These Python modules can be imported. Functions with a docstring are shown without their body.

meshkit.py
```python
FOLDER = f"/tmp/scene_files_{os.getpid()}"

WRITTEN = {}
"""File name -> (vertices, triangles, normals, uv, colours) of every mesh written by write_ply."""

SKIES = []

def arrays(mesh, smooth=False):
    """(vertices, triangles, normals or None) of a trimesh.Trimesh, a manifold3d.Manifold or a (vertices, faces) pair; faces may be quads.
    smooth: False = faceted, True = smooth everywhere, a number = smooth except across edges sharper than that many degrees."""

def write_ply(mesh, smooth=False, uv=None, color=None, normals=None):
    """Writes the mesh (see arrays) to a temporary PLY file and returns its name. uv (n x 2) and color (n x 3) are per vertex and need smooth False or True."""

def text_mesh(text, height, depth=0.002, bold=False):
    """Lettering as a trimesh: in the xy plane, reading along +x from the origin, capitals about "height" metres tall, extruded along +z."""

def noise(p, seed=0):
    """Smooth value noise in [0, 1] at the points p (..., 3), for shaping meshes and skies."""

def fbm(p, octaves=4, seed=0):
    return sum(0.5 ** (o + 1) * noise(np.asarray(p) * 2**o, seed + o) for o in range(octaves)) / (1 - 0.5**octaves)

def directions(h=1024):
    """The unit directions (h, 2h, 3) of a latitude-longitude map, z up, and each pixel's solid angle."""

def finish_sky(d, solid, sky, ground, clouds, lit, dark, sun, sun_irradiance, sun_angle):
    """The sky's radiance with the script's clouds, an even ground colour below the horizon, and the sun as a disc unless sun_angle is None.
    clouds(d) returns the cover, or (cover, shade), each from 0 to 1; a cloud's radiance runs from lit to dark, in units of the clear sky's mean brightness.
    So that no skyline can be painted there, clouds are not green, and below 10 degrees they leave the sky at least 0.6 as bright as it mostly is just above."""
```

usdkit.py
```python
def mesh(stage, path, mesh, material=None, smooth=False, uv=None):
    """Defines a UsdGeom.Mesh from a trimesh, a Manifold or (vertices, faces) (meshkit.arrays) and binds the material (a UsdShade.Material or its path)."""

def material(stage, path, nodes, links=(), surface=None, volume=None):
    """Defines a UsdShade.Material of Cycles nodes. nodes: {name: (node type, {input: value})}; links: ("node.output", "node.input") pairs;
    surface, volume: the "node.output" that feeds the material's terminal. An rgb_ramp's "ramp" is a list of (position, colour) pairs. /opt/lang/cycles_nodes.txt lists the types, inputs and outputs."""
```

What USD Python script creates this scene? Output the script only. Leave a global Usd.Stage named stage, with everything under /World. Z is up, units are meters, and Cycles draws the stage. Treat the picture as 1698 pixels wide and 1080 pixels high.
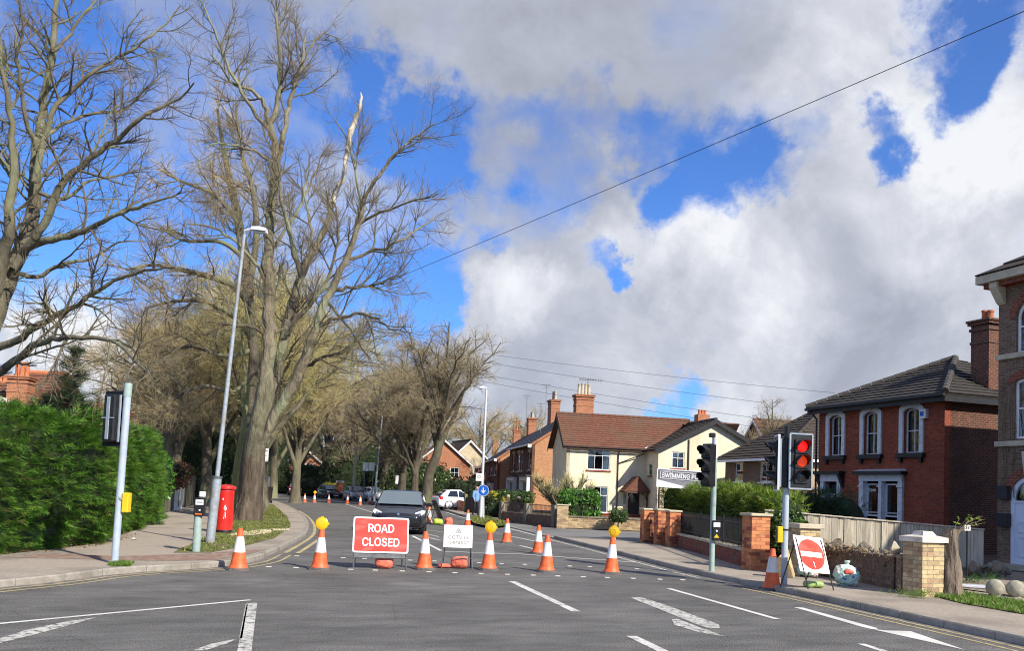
import math, random, numpy as np, trimesh, usdkit, meshkit
from pxr import Usd, UsdGeom, UsdLux, UsdShade, Gf, Sdf
from shapely.geometry import Polygon, LineString, box as sbox, Point
from shapely.ops import unary_union
from shapely import affinity
import manifold3d as m3

stage = Usd.Stage.CreateInMemory()
UsdGeom.SetStageUpAxis(stage, 'Z'); UsdGeom.SetStageMetersPerUnit(stage, 1.0)
UsdGeom.Xform.Define(stage, '/World'); UsdGeom.Scope.Define(stage, '/World/Looks')

# ---------------------------------------------------------------- camera
IW, IH, FPX, EYE = 1698., 1080., 1500., 1.62
PITCH, ROLL, CX, CY = math.radians(3.5), math.radians(2.3), 849., 723.
EXPOSURE = 0.52
_f0 = np.array([0, math.cos(PITCH), math.sin(PITCH)]); _u0 = np.array([0, -math.sin(PITCH), math.cos(PITCH)]); _r0 = np.array([1., 0, 0])
CR = _r0 * math.cos(ROLL) + _u0 * math.sin(ROLL); CU = -_r0 * math.sin(ROLL) + _u0 * math.cos(ROLL); CF = _f0
CAM = np.array([0, 0, EYE])
cam = UsdGeom.Camera.Define(stage, '/World/camera')
cam.AddTransformOp().Set(Gf.Matrix4d(*CR, 0, *CU, 0, *(-CF), 0, *CAM, 1))
cam.CreateHorizontalApertureAttr(36.0); cam.CreateVerticalApertureAttr(36.0 * IH / IW)
cam.CreateFocalLengthAttr(36.0 * FPX / IW)
cam.CreateVerticalApertureOffsetAttr(36.0 * (CY - IH / 2) / IW)
cam.CreateClippingRangeAttr(Gf.Vec2f(0.05, 3000)); cam.CreateExposureAttr(EXPOSURE)

def ray(px, py): return CF + (px - CX) / FPX * CR + (CY - py) / FPX * CU
def G(px, py, z=0.):                      # point of the level z seen at a pixel of the photograph
    d = ray(px, py); return CAM + d * ((z - EYE) / d[2])
def A(px, py, Y):                         # point at distance Y in front of the camera
    d = ray(px, py); return CAM + d * (Y / d[1])
def g2(px, py, z=0.): return G(px, py, z)[:2]

# ---------------------------------------------------------------- sky and sun
SUN_EL = math.radians(36.0); SUN_AZ = math.atan2(0.67, -0.74)
SUN = np.array([math.sin(SUN_AZ) * math.cos(SUN_EL), math.cos(SUN_AZ) * math.cos(SUN_EL), math.sin(SUN_EL)])
SKY_STRENGTH, SUN_I = 0.10, 1.25

def sky_material():
    N, Lk = {}, []
    N['tc'] = ('texture_coordinate', {})
    N['sky'] = ('sky_texture', {'sky_type': 'single_scattering', 'sun_disc': False, 'sun_elevation': SUN_EL, 'sun_rotation': SUN_AZ, 'air_density': 1.0, 'aerosol_density': 0.35, 'ozone_density': 2.2})
    # cloud layer coordinates: direction / (z + c)
    N['sep'] = ('separate_xyz', {}); Lk.append(('tc.generated', 'sep.vector'))
    N['zc'] = ('math', {'math_type': 'maximum', 'value2': 0.0}); Lk.append(('sep.z', 'zc.value1'))
    N['za'] = ('math', {'math_type': 'add', 'value2': 0.28}); Lk.append(('zc.value', 'za.value1'))
    N['dx'] = ('math', {'math_type': 'divide'}); Lk += [('sep.x', 'dx.value1'), ('za.value', 'dx.value2')]
    N['dy'] = ('math', {'math_type': 'divide'}); Lk += [('sep.y', 'dy.value1'), ('za.value', 'dy.value2')]
    N['cv'] = ('combine_xyz', {'z': 3.7}); Lk += [('dx.value', 'cv.x'), ('dy.value', 'cv.y')]
    N['n1'] = ('noise_texture', {'scale': 2.1, 'detail': 9.0, 'roughness': 0.56, 'distortion': 0.25}); Lk.append(('cv.vector', 'n1.vector'))
    N['n2'] = ('noise_texture', {'scale': 6.5, 'detail': 7.0, 'roughness': 0.6, 'distortion': 0.3}); Lk.append(('tc.generated', 'n2.vector'))
    # wobble of the direction so that banks and gaps get ragged outlines
    N['n3'] = ('noise_texture', {'scale': 7.0, 'detail': 9.0, 'roughness': 0.62}); Lk.append(('tc.generated', 'n3.vector'))
    N['w1'] = ('vector_math', {'math_type': 'subtract', 'vector2': (0.5, 0.5, 0.5)}); Lk.append(('n3.color', 'w1.vector1'))
    N['w2'] = ('vector_math', {'math_type': 'scale', 'scale': 0.28}); Lk.append(('w1.vector', 'w2.vector1'))
    N['w3'] = ('vector_math', {'math_type': 'add'}); Lk += [('tc.generated', 'w3.vector1'), ('w2.vector', 'w3.vector2')]
    N['w4'] = ('vector_math', {'math_type': 'normalize'}); Lk.append(('w3.vector', 'w4.vector1'))
    cnt = [0]
    def blob(px, py, rad_px, amp, acc):
        d = ray(px, py); d = d / np.linalg.norm(d); r = rad_px / FPX; k = cnt[0]; cnt[0] += 1
        N[f'b{k}'] = ('vector_math', {'math_type': 'distance', 'vector2': tuple(d)}); Lk.append(('w4.vector', f'b{k}.vector1'))
        N[f'm{k}'] = ('map_range', {'range_type': 'smoothstep', 'from_min': r * 1.25, 'from_max': r * 0.25, 'to_min': 0.0, 'to_max': amp, 'clamp': True}); Lk.append((f'b{k}.value', f'm{k}.value'))
        N[f'a{k}'] = ('math', {'math_type': 'add', 'value1': 0.0}); Lk.append((f'm{k}.result', f'a{k}.value2'))
        if acc: Lk.append((acc, f'a{k}.value1'))
        return f'a{k}.value'
    acc = None                                    # + closes the cover, - opens it
    for px, py, r, a in [(1180, 90, 400, .42), (800, 10, 230, .48), (1480, 60, 200, .22), (1380, 440, 300, .36), (1040, 610, 260, .45), (800, 400, 130, .32), (1620, 330, 240, .42), (900, 350, 90, .12), (1100, 400, 150, .3), (260, 140, 200, .22), (480, 330, 130, .15), (90, 480, 130, .42), (130, 620, 130, .5), (1250, 640, 170, .2), (1500, 600, 220, .3), (560, 20, 120, .3), (830, 530, 140, .5), (980, 330, 140, .10), (760, 330, 90, .08), (900, 150, 170, .28), (1000, 300, 120, .2), (1250, 560, 200, .45), (900, 640, 200, .4), (1500, 690, 200, .4), (1000, 560, 160, .3), (420, 60, 150, .15), (350, 320, 140, .08), (1250, 380, 140, .25),
                         (640, 170, 105, -.62), (600, 120, 70, -.3), (700, 235, 95, -.6), (790, 190, 90, -.30), (740, 280, 90, -.30), (860, 265, 100, -.26), (930, 270, 70, -.24), (1000, 240, 80, -.22), (1110, 220, 100, -.52), (1040, 205, 70, -.2), (1190, 250, 80, -.34), (1250, 300, 80, -.25), (1120, 340, 70, -.2), (960, 240, 70, -.15), (1330, 200, 60, -.25), (1560, 90, 90, -.4), (1480, 260, 50, -.3), (1185, 345, 100, -1.0), (1140, 320, 60, -.2), (1080, 345, 60, -.28), (1440, 232, 62, -1.0), (1560, 60, 70, -.25), (1300, 250, 60, -.2), (1005, 445, 75, -.95), (1040, 470, 55, -.7), (1290, 490, 50, -.34), (700, 470, 100, -.66), (760, 445, 60, -.30), (620, 560, 110, -.52), (700, 520, 70, -.4), (300, 430, 150, -.5), (200, 380, 120, -.42), (400, 250, 90, -.2), (90, 60, 140, -.5), (150, 260, 120, -.25), (1600, 110, 75, -.40), (1660, 60, 70, -.42), (1130, 672, 85, -.95), (1060, 690, 60, -.7), (1200, 655, 60, -.5), (20, 250, 110, -.34), (540, 110, 80, -.35), (40, 400, 60, -.2)]:
        acc = blob(px, py, r, a, acc)
    sh = None                                     # + darkens the cloud (grey bases), - whitens it
    for px, py, r, a in [(1050, 60, 420, .34), (850, 60, 250, .16), (780, 390, 170, .30), (1240, 280, 150, .08), (1500, 520, 220, .05), (1000, 640, 190, .3), (1500, 620, 150, .25), (400, 150, 250, .3), (110, 650, 90, .2), (1400, 110, 160, -.25), (1100, 390, 130, -.4), (850, 500, 80, -.3), (1650, 210, 130, -.45), (1250, 420, 140, -.25), (960, 560, 160, -.2), (130, 480, 110, -.35), (200, 600, 90, -.3), (1120, 690, 60, -.4), (1420, 420, 120, -.1)]:
        sh = blob(px, py, r, a, sh)
    N['c0'] = ('math', {'math_type': 'multiply_add', 'value2': 1.5, 'value3': -0.66}); Lk.append(('n1.fac', 'c0.value1'))
    N['c1'] = ('math', {'math_type': 'add'}); Lk += [('c0.value', 'c1.value1'), (acc, 'c1.value2')]
    N['c2'] = ('math', {'math_type': 'multiply_add', 'value2': 1.1, 'value3': -0.55}); Lk.append(('n2.fac', 'c2.value1'))
    N['c3'] = ('math', {'math_type': 'add'}); Lk += [('c1.value', 'c3.value1'), ('c2.value', 'c3.value2')]
    N['cov'] = ('map_range', {'range_type': 'smoothstep', 'from_min': -0.30, 'from_max': 0.62, 'to_min': 0.03, 'to_max': 0.97, 'clamp': True}); Lk.append(('c3.value', 'cov.value'))
    N['s0'] = ('math', {'math_type': 'multiply_add', 'value2': 2.2, 'value3': -0.68}); Lk.append(('n2.fac', 's0.value1'))
    N['s1'] = ('math', {'math_type': 'add'}); Lk += [('s0.value', 's1.value1'), (sh, 's1.value2')]
    N['shade'] = ('rgb_ramp', {'ramp': [(0.0, (6.5, 6.6, 6.8)), (0.35, (4.75, 4.9, 5.35)), (0.7, (3.5, 3.7, 4.25)), (1.0, (2.9, 3.05, 3.55))]}); Lk.append(('s1.value', 'shade.fac'))
    N['blue'] = ('mix', {'mix_type': 'multiply', 'fac': 1.0, 'color2': (0.40, 0.74, 1.32)}); Lk.append(('sky.color', 'blue.color1'))
    N['mix'] = ('mix', {'mix_type': 'mix'}); Lk += [('cov.result', 'mix.fac'), ('blue.color', 'mix.color1'), ('shade.color', 'mix.color2')]
    N['bg'] = ('background_shader', {'strength': SKY_STRENGTH}); Lk.append(('mix.color', 'bg.color'))
    return usdkit.material(stage, '/World/Looks/sky', N, Lk, surface='bg.background')

dome = UsdLux.DomeLight.Define(stage, '/World/sky')
UsdShade.MaterialBindingAPI.Apply(dome.GetPrim()).Bind(sky_material())
dome.GetPrim().SetCustomDataByKey('kind', 'structure')
sun = UsdLux.DistantLight.Define(stage, '/World/sun')
sun.CreateIntensityAttr(SUN_I); sun.CreateAngleAttr(0.5); sun.CreateNormalizeAttr(True); sun.CreateColorAttr(Gf.Vec3f(1.0, 0.93, 0.82))
_z = SUN; _x = np.cross([0, 0, 1.], _z); _x /= np.linalg.norm(_x); _y = np.cross(_z, _x)
sun.AddTransformOp().Set(Gf.Matrix4d(*_x, 0, *_y, 0, *_z, 0, 0, 0, 50, 1))

# ---------------------------------------------------------------- helpers: prims
R = random.Random(7); NR = np.random.default_rng(7)
used = {}
def numbered(parent, name):
    k = used.get((parent, name), 0); used[(parent, name)] = k + 1
    return f'{parent}/{name}' if k == 0 else f'{parent}/{name}_{k:03d}'
def meta(p, label=None, cat=None, group=None, kind=None):
    for k, v in (('label', label), ('category', cat), ('group', group), ('kind', kind)):
        if v: p.SetCustomDataByKey(k, v)
class T:                                     # a thing; part meshes are given in its own frame
    def __init__(s, name, label, cat, loc=(0, 0, 0), rotz=0., group=None, kind=None, scale=None):
        s.path = numbered('/World', name); x = UsdGeom.Xform.Define(stage, s.path)
        x.AddTranslateOp().Set(Gf.Vec3d(*map(float, loc))); x.AddRotateZOp().Set(float(rotz))
        x.AddScaleOp().Set(Gf.Vec3f(*( (scale,) * 3 if scale else (1, 1, 1))))
        s.prim = x.GetPrim(); meta(s.prim, label, cat, group, kind)
        s.loc = np.array(loc, float); a = math.radians(rotz); s.u = np.array([math.cos(a), math.sin(a), 0]); s.v = np.array([-math.sin(a), math.cos(a), 0]); s.name = name
    def part(s, name, mesh, mat, parent=None, smooth=False, world=False, label=None, kind=None):
        v, f = vf(mesh)
        if world: v = s.local(v)
        path = numbered(parent or s.path, name)
        m = usdkit.mesh(stage, path, (v, f), M[mat], smooth=smooth); meta(m.GetPrim(), label, kind=kind)
        return path
    def local(s, p):
        p = np.asarray(p, float) - s.loc
        return np.stack([p @ s.u, p @ s.v, p[..., 2]], -1)
    def copy(s, loc, rotz, label, group=None, scale=None):
        path = numbered('/World', s.name); x = UsdGeom.Xform.Define(stage, path); p = x.GetPrim()
        p.GetReferences().AddInternalReference(s.path); p.SetInstanceable(True)
        x.ClearXformOpOrder(); 
        p.GetAttribute('xformOp:translate').Set(Gf.Vec3d(*map(float, loc))); p.GetAttribute('xformOp:rotateZ').Set(float(rotz))
        p.GetAttribute('xformOp:scale').Set(Gf.Vec3f(*((scale,) * 3 if scale else (1, 1, 1))))
        p.GetAttribute('xformOpOrder').Set(['xformOp:translate', 'xformOp:rotateZ', 'xformOp:scale'])
        meta(p, label, None, group); return p
def single(name, mesh, mat, label=None, cat=None, group=None, kind=None, smooth=False):
    m = usdkit.mesh(stage, numbered('/World', name), vf(mesh), M[mat], smooth=smooth); meta(m.GetPrim(), label, cat, group, kind); return str(m.GetPath())
def sub(parent, name, mesh, mat, smooth=False, label=None, kind=None):
    m = usdkit.mesh(stage, numbered(parent, name), vf(mesh), M[mat], smooth=smooth); meta(m.GetPrim(), label, kind=kind); return str(m.GetPath())

# ---------------------------------------------------------------- helpers: meshes
def vf(m):
    if isinstance(m, MB): return m.get()
    if isinstance(m, trimesh.Trimesh): return np.array(m.vertices), np.array(m.faces)
    if hasattr(m, 'to_mesh'):
        q = m.to_mesh(); return np.array(q.vert_properties[:, :3], float), np.array(q.tri_verts, int)
    v, f = np.asarray(m[0], float), np.asarray(m[1], int)
    if f.shape[1] == 4: f = np.vstack([f[:, [0, 1, 2]], f[:, [0, 2, 3]]])
    return v, f
BOXF = np.array([[0, 2, 1], [0, 3, 2], [4, 5, 6], [4, 6, 7], [0, 1, 5], [0, 5, 4], [1, 2, 6], [1, 6, 5], [2, 3, 7], [2, 7, 6], [3, 0, 4], [3, 4, 7]])
class MB:
    def __init__(s): s.vs, s.fs, s.n = [], [], 0
    def add(s, v, f=None):
        if f is None: v, f = vf(v)
        v = np.asarray(v, float); s.vs.append(v); s.fs.append(np.asarray(f, int) + s.n); s.n += len(v); return s
    def get(s): return np.vstack(s.vs), np.vstack(s.fs)
    def mm(s, lo, hi):
        (a, b, c), (d, e, f) = lo, hi
        return s.add([(a, b, c), (d, b, c), (d, e, c), (a, e, c), (a, b, f), (d, b, f), (d, e, f), (a, e, f)], BOXF)
    def box(s, c, size, rot=0.):
        h = np.array(size) / 2; v = np.array([(x, y, z) for z in (-1, 1) for x, y in ((-1, -1), (1, -1), (1, 1), (-1, 1))]) * h
        ca, sa = math.cos(rot), math.sin(rot); v = np.stack([v[:, 0] * ca - v[:, 1] * sa, v[:, 0] * sa + v[:, 1] * ca, v[:, 2]], 1)
        return s.add(v + np.array(c), BOXF)
    def cbox(s, c, size, b=.01, rot=0.):      # chamfered box
        h = np.array(size) / 2; P = []
        for sx in (-1, 1):
            for sy in (-1, 1):
                for sz in (-1, 1):
                    for k in range(3):
                        q = np.array([sx, sy, sz]) * h; q -= np.array([sx, sy, sz]) * b * (np.arange(3) != k); P.append(q)
        m = trimesh.convex.convex_hull(np.array(P)); v = np.array(m.vertices); ca, sa = math.cos(rot), math.sin(rot)
        v = np.stack([v[:, 0] * ca - v[:, 1] * sa, v[:, 0] * sa + v[:, 1] * ca, v[:, 2]], 1)
        return s.add(v + np.array(c), m.faces)
    def tube(s, pts, r, n=8, caps=True):
        pts = np.asarray(pts, float); r = np.full(len(pts), r) if np.ndim(r) == 0 else np.asarray(r, float)
        v, f = tubes(pts[None], r[None], n); s.add(v, f)
        if caps:
            for e, fl in ((0, 1), (len(pts) - 1, 0)):
                ring = v[e * n:(e + 1) * n]; ff = np.array([[n, (i + 1) % n, i] if fl else [n, i, (i + 1) % n] for i in range(n)])
                s.add(np.vstack([ring, pts[e]]), ff)
        return s
    def lathe(s, prof, n=20, at=(0, 0, 0), axis='z'):
        prof = np.asarray(prof, float); a = np.arange(n) * 2 * math.pi / n
        v = np.stack([np.outer(prof[:, 0], np.cos(a)), np.outer(prof[:, 0], np.sin(a)), np.repeat(prof[:, 1][:, None], n, 1)], -1).reshape(-1, 3)
        f = []
        for i in range(len(prof) - 1):
            for j in range(n):
                p, q = i * n + j, i * n + (j + 1) % n; f += [[p, q, q + n], [p, q + n, p + n]]
        if axis == 'y': v = np.stack([v[:, 0], -v[:, 2], v[:, 1]], 1)      # axis towards -y
        if axis == 'x': v = np.stack([v[:, 2], v[:, 0], v[:, 1]], 1)
        return s.add(v + np.array(at), f)
    def poly(s, p, z0, z1):
        for g in geoms(p):
            m = trimesh.creation.extrude_polygon(g, z1 - z0, engine='earcut'); s.add(np.array(m.vertices) + [0, 0, z0], m.faces)
        return s
    def quad(s, *p): return s.add(np.array(p, float), [[0, 1, 2], [0, 2, 3]] if len(p) == 4 else [[0, 1, 2]])
    def hull(s, P): m = trimesh.convex.convex_hull(np.asarray(P, float)); return s.add(m.vertices, m.faces)
def geoms(p): return [g for g in getattr(p, 'geoms', [p]) if g.geom_type == 'Polygon' and g.area > 1e-6]
def sheet(p, z):                                # flat triangulated polygon
    mb = MB()
    for g in geoms(p):
        v, f = trimesh.creation.triangulate_polygon(g, engine='earcut'); v = np.column_stack([v, np.full(len(v), z)])
        f = np.array(f); a = np.cross(v[f[:, 1]] - v[f[:, 0]], v[f[:, 2]] - v[f[:, 0]])[:, 2]; f[a < 0] = f[a < 0][:, ::-1]; mb.add(v, f)
    return mb
def norm(v): return v / np.maximum(np.linalg.norm(v, axis=-1, keepdims=True), 1e-9)
def tubes(P, Rr, n=4):                           # many tapering tubes with the same number of rings
    N, K, _ = P.shape
    t = np.empty_like(P); t[:, 1:-1] = P[:, 2:] - P[:, :-2]; t[:, 0] = P[:, 1] - P[:, 0]; t[:, -1] = P[:, -1] - P[:, -2]; t = norm(t)
    ref = norm(P[:, -1] - P[:, 0] + 1e-6); ax = np.where(np.abs(ref[:, 2:3]) > .8, [[1., 0, 0]], [[0, 0, 1.]])[:, None, :]
    a = norm(np.cross(t, ax)); b = np.cross(t, a); th = np.arange(n) * 2 * math.pi / n
    ring = P[:, :, None] + Rr[:, :, None, None] * (a[:, :, None] * np.cos(th)[:, None] + b[:, :, None] * np.sin(th)[:, None])
    v = ring.reshape(-1, 3); base = (np.arange(N) * K * n)[:, None, None] + (np.arange(K - 1) * n)[None, :, None]
    i = base + np.arange(n); j = base + (np.arange(n) + 1) % n
    f = np.concatenate([np.stack([i, j, j + n], -1).reshape(-1, 3), np.stack([i, j + n, i + n], -1).reshape(-1, 3)])
    return v, f
def text_on(txt, h, bold=False): return meshkit.text_mesh(txt, h, 0.003, bold)
def face_mesh(m, O, u, n, up=(0, 0, 1)):         # places an xy mesh on a vertical face: x along u, y along up, z along the outward n
    v, f = vf(m); return np.asarray(O) + v[:, :1] * np.asarray(u) + v[:, 1:2] * np.asarray(up) + v[:, 2:] * np.asarray(n), f
# ---------------------------------------------------------------- materials
M = {}
def mat(name, c1, c2=None, scale=4., rough=.7, bump=0., bscale=None, metallic=0., spec=.4, detail=6., lo=.35, hi=.65, coat=0., c3=None, s3=.8, amt3=.5, obj=True, stretch=None, dist=.02, thr3=(.5, .62)):
    """noise between two colours (+ a third in broad patches), with a fine relief"""
    c2 = c2 or c1
    N = {'tc': ('texture_coordinate', {}), 'mp': ('mapping', {'scale': stretch or (1, 1, 1)}), 'n': ('noise_texture', {'scale': scale, 'detail': detail, 'roughness': .6}),
         'mr': ('map_range', {'from_min': lo, 'from_max': hi, 'clamp': True}), 'mx': ('mix', {'color1': c1, 'color2': c2}),
         'p': ('principled_bsdf', {'roughness': rough, 'metallic': metallic, 'specular_ior_level': spec, 'coat_weight': coat, 'coat_roughness': .04})}
    L = [('tc.object', 'mp.vector'), ('mp.vector', 'n.vector'), ('n.fac', 'mr.value'), ('mr.result', 'mx.fac')]
    col = 'mx.color'
    if c3:
        N['n3'] = ('noise_texture', {'scale': s3, 'detail': 5.}); N['mr3'] = ('map_range', {'from_min': thr3[0], 'from_max': thr3[1], 'to_max': amt3, 'clamp': True}); N['mx3'] = ('mix', {'color2': c3})
        L += [('mp.vector', 'n3.vector'), ('n3.fac', 'mr3.value'), ('mr3.result', 'mx3.fac'), (col, 'mx3.color1')]; col = 'mx3.color'
    L.append((col, 'p.base_color'))
    if bump:
        N['nb'] = ('noise_texture', {'scale': bscale or scale * 4, 'detail': 4.}); N['bp'] = ('bump', {'strength': bump, 'distance': dist})
        L += [('mp.vector', 'nb.vector'), ('nb.fac', 'bp.height'), ('bp.normal', 'p.normal')]
    M[name] = usdkit.material(stage, '/World/Looks/' + name, N, L, surface='p.BSDF')
def leaf(name, c1, c2, c3=None, trans=.35, rough=.5, spec=.3, dead=None):
    """leaves: every leaf its own tone, broad patches of another, some light through"""
    N = {'vo': ('voronoi_texture', {'scale': 11.}), 'vs': ('separate_color', {}), 'g': ('geometry', {}), 'rp': ('rgb_ramp', {'ramp': [(0, c1), (.55, c2), (1, c3 or c2)]}), 'p': ('principled_bsdf', {'roughness': rough, 'specular_ior_level': spec}), 't': ('translucent_bsdf', {}), 'm': ('mix_closure', {'fac': trans}),
         'n': ('noise_texture', {'scale': .9, 'detail': 4.}), 'ad': ('math', {'math_type': 'multiply_add', 'value2': .9, 'value3': -.45}), 'a2': ('math', {'math_type': 'add', 'use_clamp': True})}
    L = [('g.position', 'n.vector'), ('n.fac', 'ad.value1'), ('ad.value', 'a2.value1'), ('g.position', 'vo.vector'), ('vo.color', 'vs.color'), ('vs.r', 'a2.value2'), ('a2.value', 'rp.fac'), ('rp.color', 'p.base_color'), ('rp.color', 't.color'), ('p.BSDF', 'm.closure1'), ('t.BSDF', 'm.closure2')]
    if dead:
        N.update({'k3': ('math', {'math_type': 'less_than', 'value2': .05}), 'dm': ('mix', {'color2': dead})}); L = [x for x in L if x[0] != 'rp.color'] + [('vs.g', 'k3.value1'), ('k3.value', 'dm.fac'), ('rp.color', 'dm.color1'), ('dm.color', 'p.base_color'), ('dm.color', 't.color')]
    M[name] = usdkit.material(stage, '/World/Looks/' + name, N, L, surface='m.closure')
def brick(name, a, b, mortar, dirt=(.1, .08, .06), w=.225, h=.075, ms=.010, dirt_amt=.5, bump=.4, dirt_scale=.7):
    N = {'tc': ('texture_coordinate', {}), 's': ('separate_xyz', {}), 'ad': ('math', {'math_type': 'add'}), 'cv': ('combine_xyz', {}),
         'bk': ('brick_texture', {'color1': a, 'color2': b, 'mortar': mortar, 'scale': 1., 'mortar_size': ms, 'mortar_smooth': .2, 'brick_width': w, 'row_height': h, 'bias': -.1}),
         'n': ('noise_texture', {'scale': dirt_scale, 'detail': 8., 'roughness': .65}), 'mr': ('map_range', {'from_min': .42, 'from_max': .72, 'to_max': dirt_amt, 'clamp': True}), 'mx': ('mix', {'color2': dirt}),
         'n2': ('noise_texture', {'scale': 14., 'detail': 4.}), 'mr2': ('map_range', {'from_min': .3, 'from_max': .7, 'to_min': .72, 'to_max': 1.25, 'clamp': True}), 'mu': ('vector_math', {'math_type': 'scale'}),
         'bp': ('bump', {'strength': bump, 'distance': .012, 'invert': True}), 'p': ('principled_bsdf', {'roughness': .85, 'specular_ior_level': .2})}
    L = [('tc.object', 's.vector'), ('s.x', 'ad.value1'), ('s.y', 'ad.value2'), ('ad.value', 'cv.x'), ('s.z', 'cv.y'), ('cv.vector', 'bk.vector'), ('tc.object', 'n.vector'), ('n.fac', 'mr.value'), ('mr.result', 'mx.fac'), ('bk.color', 'mx.color1'),
         ('tc.object', 'n2.vector'), ('n2.fac', 'mr2.value'), ('mx.color', 'mu.vector1'), ('mr2.result', 'mu.scale'), ('mu.vector', 'p.base_color'), ('bk.fac', 'bp.height'), ('bp.normal', 'p.normal')]
    M[name] = usdkit.material(stage, '/World/Looks/' + name, N, L, surface='p.BSDF')
def glass(name, tint=(.9, .95, .95), ior=1.6):
    N = {'t': ('transparent_bsdf', {'color': tint}), 'g': ('glossy_bsdf', {'roughness': .03, 'color': (1, 1, 1)}), 'f': ('fresnel', {'IOR': ior}), 'm': ('mix_closure', {}),
         'tc': ('texture_coordinate', {}), 'n': ('noise_texture', {'scale': 1.5, 'detail': 2.}), 'b': ('bump', {'strength': .05, 'distance': .05})}
    M[name] = usdkit.material(stage, '/World/Looks/' + name, N, [('f.fac', 'm.fac'), ('t.BSDF', 'm.closure1'), ('g.BSDF', 'm.closure2'), ('tc.object', 'n.vector'), ('n.fac', 'b.height'), ('b.normal', 'g.normal')], surface='m.closure')
def emis(name, c, s):
    M[name] = usdkit.material(stage, '/World/Looks/' + name, {'e': ('emission', {'color': c, 'strength': s}), 'd': ('principled_bsdf', {'base_color': tuple(.3 * x for x in c), 'roughness': .3}), 'a': ('add_closure', {})}, [('e.emission', 'a.closure1'), ('d.BSDF', 'a.closure2')], surface='a.closure')
def paint_mark(name, c, wear=.45, sc=7.):
    """worn thermoplastic road paint: asphalt shows through in flakes"""
    N = {'g': ('geometry', {}), 'n': ('noise_texture', {'scale': sc, 'detail': 8., 'roughness': .75}), 'mr': ('map_range', {'from_min': wear, 'from_max': wear + .06, 'clamp': True}), 'n2': ('noise_texture', {'scale': 1.3, 'detail': 4.}),
         'mr2': ('map_range', {'from_min': .3, 'from_max': .7, 'to_min': .75, 'to_max': 1.05}), 'sc': ('vector_math', {'math_type': 'scale', 'vector1': c}), 'mx': ('mix', {'color1': (.118, .117, .113)}), 'p': ('principled_bsdf', {'roughness': .7, 'specular_ior_level': .3})}
    M[name] = usdkit.material(stage, '/World/Looks/' + name, N, [('g.position', 'n.vector'), ('g.position', 'n2.vector'), ('n.fac', 'mr.value'), ('n2.fac', 'mr2.value'), ('mr2.result', 'sc.scale'), ('mr.result', 'mx.fac'), ('sc.vector', 'mx.color2'), ('mx.color', 'p.base_color')], surface='p.BSDF')
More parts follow.
